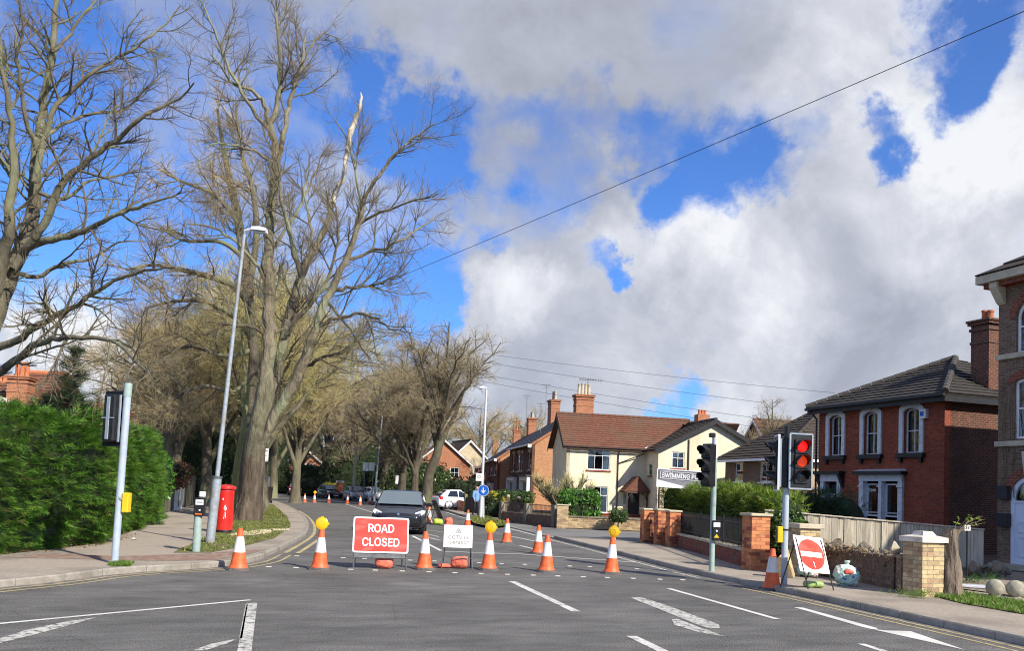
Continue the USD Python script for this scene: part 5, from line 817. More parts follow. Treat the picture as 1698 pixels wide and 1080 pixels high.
# left boundary: low red panel, old boards, white gate frame
p0, p1 = g2(233, 862, PZ), g2(249, 856, PZ); t = T('fence_panel', 'low dull red panel where the hedge meets the old fence', 'fence panel', (0, 0, PZ)); w = Wall(p0, p1); t.part('panel', w.bx(0, 0, w.L, 1.02, -.02, .02), 'barn_red'); t.part('end_post', w.bx(w.L - .1, 0, w.L, 1.15, -.06, .06), 'maroon_wood')
PF = [np.array(g2(251, 858, PZ)), np.array(g2(288, 847, PZ)), np.array(g2(303, 842.5, PZ)), np.array(g2(322, 838, PZ))]
t = T('old_fence', 'old dark board fence along the left footway with a white gate frame', 'fence', (0, 0, PZ))
for a_, b_, nb in ((PF[0], PF[1], 18), (PF[2], PF[3], 9)):
    w = Wall(a_, b_)
    for i in range(nb): t.part('board', w.bx(w.L * i / nb + .01, .03, w.L * (i + 1) / nb - .012, 1.62 + R.uniform(-.05, .05), R.uniform(-.03, .0), .03), f'old_board_{R.choice([0, 1, 2])}')
    t.part('rail', w.bx(0, .4, w.L, .5, .05, .1), 'old_board_2'); t.part('rail', w.bx(0, 1.2, w.L, 1.3, .05, .1), 'old_board_2')
t = T('white_gate', 'white painted gate frame standing in the old dark fence', 'gate', (0, 0, PZ)); w = Wall(PF[1], PF[2])
for s in (.1, w.L * .55): t.part('post', w.bx(s, 0, s + .22, 2.0, -.12, .1), 'white_paint')
t.part('top_bar', w.map(MB().hull([(.1, z, d) for z in (1.85, 2.0) for d in (-.1, .08)] + [(w.L * .55 + .2, z, d) for z in (2.0, 2.2) for d in (-.1, .08)])), 'white_paint'); t.part('gate_board', w.bx(.35, .1, w.L * .55 - .03, 1.7, .0, .03), 'old_board_1')
# ---------------------------------------------------------------- trees
def resample(P, k):
    P = np.asarray(P, float); s = np.r_[0, np.cumsum(np.linalg.norm(np.diff(P, axis=0), axis=1))]; t = np.linspace(0, s[-1], k)
    from scipy.interpolate import PchipInterpolator
    return np.column_stack([PchipInterpolator(s, P[:, i])(t) for i in range(3)])
def children(rg, P, Rr, per_m, length, ang, up, K, wig, rmin, rmax, t0=.15, shrink=.55, taper=.35, rfac=.6, horiz=0.):
    N, k, _ = P.shape; seg = np.linalg.norm(np.diff(P, axis=1), axis=2); L = seg.sum(1); cnt = rg.poisson(np.maximum(L * per_m, 0)); idx = np.repeat(np.arange(N), cnt); M_ = len(idx)
    if M_ == 0: return np.zeros((0, K, 3)), np.zeros((0, K))
    t = t0 + (1 - t0) * rg.random(M_); f = t * (k - 1); i = np.minimum(f.astype(int), k - 2); w = (f - i)[:, None]
    pos = P[idx, i] * (1 - w) + P[idx, i + 1] * w; tan = norm(P[idx, i + 1] - P[idx, i]); r0 = Rr[idx, i] * (1 - w[:, 0]) + Rr[idx, i + 1] * w[:, 0]
    perp = norm(np.cross(tan, rg.normal(0, 1, (M_, 3)))); a = np.radians(rg.uniform(ang[0], ang[1], M_))[:, None]; d = np.cos(a) * tan + np.sin(a) * perp; d[:, 2] += up; d[:, 2] *= (1 - horiz); d = norm(d)
    ln = rg.uniform(length[0], length[1], M_) * (1 - shrink * t); ds = np.repeat(d[:, None], K - 1, 1) + np.cumsum(rg.normal(0, wig, (M_, K - 1, 3)), 1); ds[:, :, 2] += np.linspace(0, up * .8, K - 1); ds = norm(ds)
    Q = np.concatenate([pos[:, None], pos[:, None] + np.cumsum(ds * (ln / (K - 1))[:, None, None], 1)], 1); r = np.clip(r0 * rfac, rmin, rmax)[:, None] * np.linspace(1, taper, K)
    return Q, r
def limb_mesh(P, r, n=9): return MB().tube(P, r, n)
def add_crown(t, rg, limbs, dens, twigm, barkm, lens=((1.6, 4.2), (.7, 1.7), (.3, .75)), rtw=(.0045, .008), up=.18, name_b='branches', name_t='twigs', angs=((35, 70), (30, 70), (25, 65)), horiz=0., cap=60000, rmaxb=None):
    """side branches and twigs on limbs given as (points, radii)"""
    K = 12; P = np.array([resample(p, K) for p, r in limbs]); Rr = np.array([np.interp(np.linspace(0, 1, K), np.linspace(0, 1, len(r)), r) for p, r in limbs])
    b1, r1 = children(rg, P, Rr, dens[0], lens[0], angs[0], up, 8, .115, .014, .07, .22, horiz=horiz); r1 = np.minimum(r1, np.linspace(.036, .014, 8)) if rmaxb is None else r1; b2, r2 = children(rg, b1, r1, dens[1], lens[1], angs[1], up * .7, 6, .13, .006, .015, .12)
    b3, r3 = children(rg, b2, r2, dens[2], lens[2], angs[2], up * .5, 4, .13, rtw[0], rtw[1], .1, taper=.5); b3b, r3b = children(rg, b1, r1, dens[2] * .5, lens[2], angs[2], up * .5, 4, .16, rtw[0], rtw[1], .2, taper=.5)
    b4, r4 = children(rg, P, Rr, dens[2] * .4, lens[2], (40, 90), up, 4, .2, rtw[0], rtw[1], .4, taper=.5)
    mb = MB(); mb.add(*tubes(b1, r1, 5)); mb.add(*tubes(b2, r2, 4)); t.part(name_b, mb, barkm, kind='stuff')
    tw, rt = np.concatenate([b3, b3b, b4]), np.concatenate([r3, r3b, r4])
    if len(tw) > cap: s = rg.permutation(len(tw))[:cap]; tw, rt = tw[s], rt[s]
    t.part(name_t, tubes(tw, rt, 3), twigm, kind='stuff'); return len(tw)
def px_limb(pts, Y, dz=0., seed=0):              # limb traced at its own depth, drifting in depth along its length
    n = len(pts); rg = np.random.default_rng(seed); k = np.linspace(0, 1, n); return np.array([A(p[0], p[1], Y + dz * k[i] + (rg.normal(0, .12) if 0 < i < n - 1 else 0)) for i, p in enumerate(pts)])
def wpx(w, Y): return w / FPX * Y / 2
# the big tree
B0 = np.array([-9.95, 34.6, PZ]); t = T('bare_tree', 'huge bare tree with pale bark, forked leaders and a snapped top beside the post box', 'tree', B0); Y = 34.6; rg = np.random.default_rng(101)
trunk = np.array([B0 + [0, 0, -.1], A(415, 840, Y), A(418, 790, Y), A(427, 720, Y), A(440, 655, Y), A(446, 600, Y)]); K = 40; tp = resample(trunk, K); s = np.linspace(0, 1, K)
rad = np.interp(s, [0, .05, .14, .3, .6, .8, 1], [wpx(66, Y), wpx(48, Y), wpx(37, Y), wpx(33, Y), wpx(32, Y), wpx(33, Y), wpx(10, Y)])
v, f = tubes(tp[None], rad[None], 40); th = np.tile(np.arange(40) * 2 * math.pi / 40, K); hgt = np.repeat(s, 40); cen = np.repeat(tp, 40, 0); dr = norm(v - cen)
fl = (meshkit.fbm(np.column_stack([np.cos(th) * 2.2, np.sin(th) * 2.2, hgt * 3]), 4, 3) - .5) * (.16 + .4 * np.exp(-hgt * 9)) * (1 - hgt ** 4) + .05 * np.sin(th * 6 + 1.3) * np.exp(-hgt * 7)
v = v + dr * fl[:, None]; burr = np.exp(-((v - (A(402, 845, Y - .55))) ** 2).sum(1) / .10) * .16 + np.exp(-((v - A(424, 700, Y - .5)) ** 2).sum(1) / .06) * .12; v += dr * burr[:, None]
t.part('trunk', (v, f), 'bark_big', world=True, smooth=True)
LIMBS = [([(432, 700), (441, 645), (446, 597), (447, 540), (446, 466), (444, 404), (451, 340), (457, 290), (456, 240), (445, 203)], [14, 30, 29, 27, 25, 22, 20, 18, 15], 0, 'bark'),
  ([(445, 203), (431, 161), (408, 148), (387, 138), (368, 112), (351, 88)], [11, 9, 7, 5, 3], -1., 'bark'), ([(447, 206), (462, 160), (466, 104), (461, 50), (457, -20)], [12, 10, 8, 6, 4], .5, 'bark'),
  ([(452, 300), (464, 262), (472, 215), (478, 180), (492, 135), (501, 104), (507, 50)], [14, 12, 11, 10, 9, 6, 4], 1., 'bark'), ([(446, 215), (425, 190), (400, 150), (372, 92), (350, 40), (330, -10)], [9, 8, 7, 6, 4, 3], -1.5, 'bark'), ([(501, 104), (520, 75), (540, 55), (566, 70)], [5, 4, 3, 2], 1, 'bark'),
  ([(434, 712), (443, 670), (457, 622), (468, 575), (482, 512), (496, 466), (522, 415), (540, 372), (552, 335)], [8, 20, 24, 23, 22, 20, 17, 14, 12], 1.2, 'bark'),
  ([(430, 745), (452, 700), (475, 655), (499, 612), (522, 550), (543, 492), (574, 430), (595, 373), (603, 332)], [10, 24, 25, 24, 20, 17, 14, 12, 10], -1.4, 'bark'),
  ([(603, 332), (622, 300), (645, 268), (662, 249), (690, 226), (722, 206)], [9, 8, 7, 5, 4, 2], -1., 'bark'), ([(600, 345), (590, 290), (582, 250), (560, 205)], [6, 5, 4, 2], 1., 'bark'),
  ([(498, 612), (520, 600), (545, 590), (569, 585), (578, 575)], [10, 9, 7, 5, 4], -1.2, 'bark_dark'), ([(524, 548), (555, 528), (592, 520), (622, 528), (650, 548), (672, 540)], [9, 8, 7, 6, 4, 2], -2, 'bark_dark'),
  ([(548, 485), (575, 478), (600, 476), (641, 466), (678, 450)], [9, 7, 6, 4, 2], 1.5, 'bark_dark'), ([(574, 430), (610, 418), (650, 405), (700, 378), (735, 350)], [8, 7, 6, 4, 2], 1.8, 'bark'), ([(596, 372), (640, 350), (690, 330), (730, 322)], [7, 6, 4, 2], -1.8, 'bark'),
  ([(500, 460), (486, 410), (476, 366), (464, 310), (466, 280)], [12, 11, 10, 7, 5], -1, 'bark'), ([(522, 415), (512, 360), (505, 310), (515, 260)], [8, 6, 5, 3], 1.2, 'bark'), ([(447, 480), (425, 440), (395, 405), (360, 380), (310, 372)], [9, 8, 6, 5, 3], -1.6, 'bark'),
  ([(446, 420), (470, 385), (500, 340), (520, 290), (545, 240)], [8, 7, 6, 4, 2], 1.4, 'bark'), ([(455, 270), (420, 250), (385, 240), (340, 245)], [7, 6, 4, 3], -1.2, 'bark'), ([(444, 560), (410, 540), (380, 545), (345, 560)], [7, 6, 4, 3], -1.6, 'bark_dark'), ([(540, 500), (580, 545), (600, 575), (618, 600)], [7, 5, 4, 2], -1.6, 'bark_dark'), ([(470, 560), (500, 520), (540, 470), (560, 400), (556, 340)], [10, 9, 7, 5, 4], -1.5, 'bark')]
big = []
for i, (pp, ww, dz, m_) in enumerate(LIMBS):
    P = px_limb(pp, Y, dz, i); Pr = resample(P, max(10, len(pp) * 3)); r_ = np.interp(np.linspace(0, 1, len(Pr)), np.linspace(0, 1, len(ww)), [wpx(q * .76, Y) for q in ww]); jit = rg.normal(0, .035, Pr.shape); jit[0] = 0; Pr = Pr + jit
    t.part('limb', MB().tube(Pr, r_, 12 if ww[0] > 12 else 7), m_, world=True, smooth=True); big.append((t.local(Pr), r_))
P = px_limb([(552, 336), (560, 310), (569, 296), (574, 262), (579, 228), (588, 200), (597, 175), (600, 153)], Y + 1.2, .2, 50); Pr = resample(P, 26); r_ = np.interp(np.linspace(0, 1, 26), [0, .3, .6, .75, .9, 1], [wpx(9, Y), wpx(8, Y), wpx(10, Y), wpx(8, Y), wpx(5, Y), wpx(2, Y)]); v, f = MB().tube(Pr, r_, 12).get(); v = v + (meshkit.noise(v * 6, 9) - .5)[:, None] * np.array([.12, .12, .06])
t.part('dead_snag', (v, f), 'dead_wood', world=True, smooth=30)
add_crown(t, rg, big, (1.8, 5.0, 8.5), 'twig_brown', 'bark_ash', lens=((1.2, 3.5), (.7, 1.8), (.3, .85)), rtw=(.0034, .0062), up=.34)
# second dark trunk behind it, leaning ivy-green trunk
Y2 = 42.; B1 = np.array([A(416, 850, Y2)[0], Y2, PZ]); t = T('bare_tree', 'dark trunked bare tree close behind the huge pale tree', 'tree', B1); l2 = []
t.part('trunk', MB().tube(resample(np.array([B1, A(414, 780, Y2), A(415, 674, Y2), A(421, 597, Y2), A(416, 540, Y2), A(411, 478, Y2)]), 30), np.interp(np.linspace(0, 1, 30), [0, .08, .3, 1], [.40, .30, .25, .22]), 14), 'bark_dark', world=True, smooth=True)
for i, (pp, ww, dz) in enumerate([([(412, 490), (404, 420), (392, 350), (375, 270), (360, 180)], [20, 17, 13, 9, 4], 2), ([(413, 505), (375, 468), (320, 452), (262, 440), (210, 448)], [12, 11, 9, 6, 3], -2.5), ([(411, 478), (425, 400), (420, 320), (400, 250), (392, 170)], [13, 11, 9, 6, 3], 2), ([(416, 560), (380, 520), (340, 500), (290, 500), (240, 512)], [11, 9, 7, 5, 3], -3), ([(418, 580), (370, 590), (320, 575), (270, 590)], [9, 7, 5, 3], -2), ([(404, 430), (360, 400), (310, 400), (270, 380)], [9, 7, 5, 3], -1.5), ([(398, 380), (350, 320), (300, 300), (262, 280)], [8, 7, 5, 3], 1), ([(416, 620), (380, 650), (345, 640), (300, 655), (262, 690)], [8, 7, 6, 4, 2], -2)]):
    P = resample(px_limb(pp, Y2, dz, 60 + i), 14); r_ = np.interp(np.linspace(0, 1, 14), np.linspace(0, 1, len(ww)), [wpx(q, Y2) for q in ww]); t.part('limb', MB().tube(P, r_, 8), 'bark_ash' if i else 'bark_dark', world=True, smooth=True); l2.append((t.local(P), r_))
add_crown(t, rg, l2, (2.4, 5.5, 9.0), 'twig_warm', 'bark_ash', lens=((1.3, 3.6), (.7, 1.9), (.35, .95)), rtw=(.004, .007), up=.05)
Y3 = 36.2; B1 = np.array([A(383, 872, Y3)[0], Y3, PZ]); t = T('ivy_green_trunk', 'thin leaning trunk green with algae between post box and big tree', 'tree', B1); Pt = resample(np.array([B1, A(388, 820, Y3), A(393, 770, Y3), A(404, 706, Y3), A(409, 660, Y3 + .5), A(404, 600, Y3 + 1)]), 24); t.part('trunk', MB().tube(Pt, np.linspace(.15, .08, 24), 12), 'bark_green', world=True, smooth=True)
l3 = [(t.local(Pt[10:]), np.linspace(.1, .06, 14)), (t.local(resample(px_limb([(404, 600), (380, 560), (350, 550)], Y3 + 1, 1, 3), 12)), np.linspace(.06, .02, 12)), (t.local(resample(px_limb([(404, 610), (400, 550), (385, 500)], Y3 + 1, 1, 3), 12)), np.linspace(.07, .02, 12))]; 
for p_, r_ in l3[1:]: t.part('limb', MB().tube(p_, r_, 7), 'bark_green', smooth=True)
add_crown(t, rg, l3, (2., 6, 9), 'twig_olive', 'bark_green', lens=((.8, 2.), (.5, 1.), (.2, .6)))
# the tree at the left edge, its trunk just outside the frame
Y4 = 22.; B1 = np.array([A(-78, 900, Y4)[0], Y4, .07]); t = T('bare_tree', 'spreading bare tree reaching in from the left edge over the hedge', 'tree', B1); l4 = []
t.part('trunk', MB().tube(resample(np.array([B1, A(-74, 760, Y4), A(-52, 650, Y4), A(-30, 570, Y4)]), 20), np.interp(np.linspace(0, 1, 20), [0, .1, 1], [.62, .45, .36]), 16), 'bark_ash', world=True, smooth=True)
for i, (pp, ww, dz) in enumerate([([(-34, 590), (-5, 515), (20, 450), (42, 400), (56, 330), (62, 250), (72, 170), (88, 90), (95, 0), (100, -60)], [44, 36, 34, 28, 22, 19, 16, 13, 10, 8], 1.5), ([(-40, 590), (-15, 500), (4, 430), (18, 360), (24, 300), (20, 220), (10, 140), (-5, 60)], [34, 30, 26, 20, 16, 12, 9, 6], -1), ([(22, 445), (52, 409), (104, 392), (150, 378), (185, 360), (220, 344), (250, 336), (300, 322)], [18, 16, 14, 12, 9, 7, 5, 3], -2), ([(38, 420), (67, 383), (104, 305), (150, 262), (192, 233), (240, 192), (280, 171), (322, 138)], [17, 16, 15, 12, 10, 8, 5, 3], -1.5), ([(58, 300), (93, 176), (125, 145), (155, 119), (190, 98), (223, 78), (262, 50), (296, 10)], [14, 12, 10, 9, 7, 6, 4, 3], 1), ([(-30, 590), (20, 568), (60, 545), (104, 518), (130, 503), (171, 477), (228, 452), (292, 443)], [17, 15, 13, 11, 9, 7, 5, 3], -3), ([(-50, 660), (0, 617), (28, 597), (50, 580), (80, 563), (130, 561), (185, 563), (215, 590), (246, 622)], [18, 17, 15, 13, 10, 8, 7, 5, 3], -4), ([(185, 563), (215, 575), (235, 600), (262, 640)], [5, 4, 3, 2], -1), ([(62, 250), (40, 180), (30, 110), (36, 40), (30, -20)], [10, 8, 6, 5, 3], -1.5), ([(60, 320), (100, 330), (150, 300), (200, 290), (250, 282)], [8, 7, 5, 4, 2], 2), ([(20, 450), (60, 460), (100, 440), (150, 430), (200, 402), (240, 400)], [10, 9, 7, 5, 4, 2], 2), ([(88, 90), (120, 50), (150, 10), (180, -40)], [7, 6, 4, 3], 1.5), ([(24, 300), (-10, 250), (-40, 220)], [8, 6, 4], 1), ([(66, 230), (110, 205), (160, 190), (215, 175), (262, 130)], [8, 7, 6, 4, 2], 2.5)]):
    P = px_limb(pp, Y4, dz, 80 + i); Pr = resample(P, max(12, len(pp) * 3)); Pr = Pr + rg.normal(0, .022, Pr.shape); r_ = np.interp(np.linspace(0, 1, len(Pr)), np.linspace(0, 1, len(ww)), [wpx(q * .84, Y4) for q in ww]); t.part('limb', MB().tube(Pr, r_, 10), 'bark_ash', world=True, smooth=True); l4.append((t.local(Pr), r_))
add_crown(t, rg, l4, (2.5, 6.0, 9.), 'twig_brown', 'bark_ash', lens=((.9, 2.8), (.5, 1.35), (.22, .6)), rtw=(.0024, .0044), up=.1)
# avenue trees: four kinds, then copies
def avenue_tree(label, loc, seed, h, spread, trunk_r, fork, nl, dens, twigm, barkm, up, group, droop=0., lens=((1.6, 4.2), (.8, 1.9), (.4, 1.0)), rtw=(.006, .010), cap=34000, lean=(0, 0), hfr=(.45, .85)):
    t = T('avenue_tree', label, 'tree', loc, 0, group); rg = np.random.default_rng(seed); ls = []
    tr = resample(np.array([[0, 0, -.1], [.05, .0, fork * .5], [lean[0], lean[1], fork], [lean[0] * 1.4 + rg.normal(0, .2), lean[1] * 1.4, fork + (h - fork) * .45], [lean[0] * 1.6, lean[1] * 1.5, h * .93]]), 24); rr = np.interp(np.linspace(0, 1, 24), [0, .04, .12, .5, 1], [trunk_r * 1.7, trunk_r * 1.25, trunk_r, trunk_r * .6, .04]); t.part('trunk', MB().tube(tr, rr, 12), barkm, smooth=True); ls.append((tr[3:], rr[3:]))
    for k in range(nl):
        z0 = fork * .85 + (h - fork) * .6 * k / nl; a = 2.4 * k + rg.uniform(-.4, .4); i = np.argmin(np.abs(tr[:, 2] - z0)); R_ = spread * (1 - .45 * k / nl) * rg.uniform(.75, 1.1); hh = min(h * .98, z0 + (h - z0) * rg.uniform(*hfr)) ; c, s_ = math.cos(a), math.sin(a); p0 = tr[i]
        P = resample(np.array([p0, p0 + [c * R_ * .3, s_ * R_ * .3, (hh - z0) * .42], p0 + [c * R_ * .65, s_ * R_ * .65, (hh - z0) * .8], p0 + [c * R_, s_ * R_, (hh - z0) * (1. - droop)]]), 12) + rg.normal(0, .1, (12, 3)) * np.linspace(0, 1, 12)[:, None]; r_ = np.linspace(rr[i] * .62, .03, 12); t.part('limb', MB().tube(P, r_, 8), barkm, smooth=True); ls.append((P, r_))
    add_crown(t, rg, ls, dens, twigm, barkm, lens=lens, rtw=rtw, up=up, cap=cap); return t
GA, GB, GC = 'olive-twigged avenue trees on the left verge', 'dark bare trees on the right verge up the road', 'bare trees in the gardens behind the left fence'
v1 = avenue_tree('olive twigged avenue tree, first beyond the huge pale tree', (-14.6, 53, PZ), 201, 15.5, 7.5, .40, 3.6, 15, (1.8, 5.0, 7.5), 'twig_olive', 'bark_ash', .0, GA, droop=.15)
for (x, y), rz, sc, lb in [((-18.2, 63), 130, 1.05, 'olive twigged avenue tree overhanging the road above the far cones'), ((-22.3, 76), 60, 1.1, 'olive twigged avenue tree on the left verge above the red car'), ((-28, 92), 220, 1.1, 'olive twigged avenue tree at the bend of the road'), ((-35, 108), 10, 1.15, 'far olive twigged tree left of the red car'), ((-12.9, 46.5), 250, .82, 'smaller olive twigged tree just right of the big trunk')]: v1.copy((x, y, PZ), rz, lb, GA, sc)
v2 = avenue_tree('tall forked bare tree on the right verge beside the white car', (-6.3, 69, PZ), 222, 15.4, 4.8, .40, 4.4, 15, (1.7, 4.6, 6.5), 'twig_dark', 'bark_dark', .12, GB, lean=(.7, 0), cap=32000)
v3 = avenue_tree('dark ivy-barked bare tree behind the direction sign', (-13.6, 98, PZ), 233, 17.5, 5.2, .38, 2.6, 20, (1.6, 4.4, 6.5), 'twig_dark', 'bark_dark', .04, GB, rtw=(.007, .011), cap=30000, hfr=(.22, .8))
for (x, y), rz, sc, lb in [((-10.7, 89), 70, .98, 'dark bare tree with thick trunk above the charcoal car'), ((-10.2, 86), 160, .95, 'dark bare tree just right of the charcoal car roof'), ((-19.5, 112), 200, 1.05, 'bare tree behind the silver car'), ((-24.5, 121), 290, 1.1, 'bare tree behind the black car'), ((-30, 128), 330, 1.1, 'pale trunked bare tree right of the red car'), ((-8.4, 80), 120, .86, 'slender dark tree behind the tall forked tree'), ((-39, 142), 100, 1.1, 'bare tree in front of the far orange house')]: v3.copy((x, y, PZ), rz, lb, GB, sc)
v4 = avenue_tree('brown twiggy bare tree above the white gate frame', (-18.8, 56, .07), 244, 14, 6.5, .33, 2.6, 14, (1.8, 4.8, 7.5), 'twig_warm', 'bark_ash', .05, GC, droop=.1, cap=34000)
for (x, y), rz, sc, lb in [((-24.5, 63), 90, .95, 'brown twiggy bare tree right of the signal pole cap'), ((-28, 76), 200, 1.15, 'tall brown twiggy tree far behind the old fence'), ((-18.2, 48), 300, .8, 'low brown twiggy tree right behind the old fence'), ((-23, 88), 20, 1.15, 'brown twiggy tree behind the leaning lamp post'), ((-33, 100), 140, 1.2, 'farthest brown twiggy tree over the left footway'), ((-16.5, 70), 240, 1.0, 'brown twiggy tree between lamp post and big trunk')]: v4.copy((x, y, .07), rz, lb, GC, sc)
v3.copy((22.4, 78, .05), 45, 'bare tree rising behind the brown house roof', GB, .64)
v4.copy((2.6, 118, .05), 77, 'distant bare trees over the terrace roofs', GC, .9); v4.copy((-4.5, 128, .05), 10, 'distant bare tree behind the slim lamp post', GC, 1.0)
for i, (x, y, sc, rz, lb) in enumerate([(-52, 165, 1.2, 0, 'left end'), (-40, 172, 1.3, 50, 'second'), (-27, 168, 1.2, 120, 'middle'), (-15, 160, 1.2, 200, 'fourth'), (-62, 150, 1.2, 280, 'outermost')]): v1.copy((x, y, 0), rz, {'left end': 'far hazy tree behind the orange gabled house', 'second': 'far hazy tree over the road bend', 'middle': 'far hazy tree closing the view above the black car', 'fourth': 'far hazy tree closing the view above the silver car', 'outermost': 'far hazy tree left of the orange gabled house'}[lb], 'far trees closing the road view', sc)
# pollarded shrub in front of the cream house
t = T('pollarded_shrub', 'pruned bare shrub with a fan of upright shoots before the cream house', 'shrub', np.array([A(930, 850, 46.5)[0], 46.5, .05])); ls = []; rg2 = np.random.default_rng(9)
for k in range(9):
    a = k * .7; P = resample(np.array([[.1 * math.cos(a), .1 * math.sin(a), 0], [.35 * math.cos(a), .3 * math.sin(a), .8], [1.0 * math.cos(a), .8 * math.sin(a), 1.35 + .2 * (k % 3)], [1.45 * math.cos(a), 1.1 * math.sin(a), 1.7 + .25 * (k % 3)]]), 12) + rg2.normal(0, .03, (12, 3)); r_ = np.linspace(.09, .045, 12); t.part('limb', MB().tube(P, r_, 8), 'bark_ash', smooth=True); ls.append((P, r_))
add_crown(t, rg2, ls, (14, 6.0, 5.), 'twig_olive', 'bark_ash', lens=((.5, 1.15), (.3, .8), (.2, .4)), rtw=(.006, .010), up=.5, angs=((10, 45), (10, 40), (15, 50)), cap=12000)
# ---------------------------------------------------------------- hedges and shrubs
def frond_mesh(C, D, S, rg, nl=7, w=.16):
    """flat feathery sprays: centre points, directions, sizes"""
    n = len(C); D = norm(D); side = norm(np.cross(D, [0, 0, 1.]) + rg.normal(0, .35, (n, 3))); V = []
    for k in range(nl):
        f = k / nl; sg = 1 if k % 2 else -1; base = C + D * (S * f * .75)[:, None]; dd = norm(D * .8 + side * sg * (.75 if k < nl - 1 else 0) + rg.normal(0, .12, (n, 3))); l = S * (.55 - .25 * f) * rg.uniform(.7, 1.2, n); ww = norm(np.cross(dd, np.cross(D, side))) * (l * w)[:, None]
        V.append(np.stack([base - ww * .5, base + ww * .5 + dd * (l * .15)[:, None], base + dd * l[:, None]], 1))
    V = np.concatenate(V).reshape(-1, 3); return V, np.arange(len(V)).reshape(-1, 3)
def leaf_mesh(C, Nn, S, rg, flat=.6):
    n = len(C); a = norm(np.cross(Nn, rg.normal(0, 1, (n, 3)))); b = norm(np.cross(Nn, a) + Nn * rg.normal(0, flat, (n, 1))); s = S[:, None]; tip = norm(a + Nn * rg.normal(.2, .4, (n, 1)))
    V = np.stack([C, C + tip * s * .45 + b * s * .26, C + tip * s, C + tip * s * .45 - b * s * .26], 1).reshape(-1, 3); return V, np.arange(4 * n).reshape(-1, 4)
def super_surf(n, size, e, rg, zmin=-1):
    d = norm(rg.normal(0, 1, (n, 3))); d = d[d[:, 2] > zmin]; p = np.sign(d) * np.abs(d) ** e; k = (np.abs(p[:, 0]) ** (2 / e) + np.abs(p[:, 1]) ** (2 / e) + np.abs(p[:, 2]) ** (2 / e)) ** (-e / 2); p = p * k[:, None]; nn = norm(np.sign(p) * np.abs(p) ** (2 / e - 1) / np.array(size)); return p * np.array(size), nn
def bush(name, label, cat, c, size, e, n, ls, m, lump=.15, seed=1, core='hedge_core', rotz=0, stem=None, lf=1.6, group=None, lsc=.35):
    t = T(name, label, cat, np.array([c[0], c[1], 0.]), rotz, group); rg = np.random.default_rng(seed); p, nn = super_surf(n, size, e, rg); q = meshkit.fbm(p * lf + seed * 3.1, 4, seed); p = p * (1 + (q - .5)[:, None] * lump * 2) * (1 - rg.random((len(p), 1)) ** 2 * .22) + [0, 0, c[2]]
    p[:, 2] = np.maximum(p[:, 2], .06); t.part('foliage', leaf_mesh(p, norm(nn + rg.normal(0, .4, p.shape)), 1.15 * ls * rg.uniform(.6, 1.4, len(p)), rg), m, kind='stuff')
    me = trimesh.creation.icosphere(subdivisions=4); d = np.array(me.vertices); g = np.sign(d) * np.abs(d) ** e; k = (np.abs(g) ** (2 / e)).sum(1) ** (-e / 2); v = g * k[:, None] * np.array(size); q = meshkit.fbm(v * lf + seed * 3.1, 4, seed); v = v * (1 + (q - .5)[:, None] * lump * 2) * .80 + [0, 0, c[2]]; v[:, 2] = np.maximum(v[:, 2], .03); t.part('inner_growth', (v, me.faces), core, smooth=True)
    if stem: t.part('stem', MB().tube([(0, 0, 0), (0.02, 0, c[2])], stem, 8), 'bark_dark')
    return t
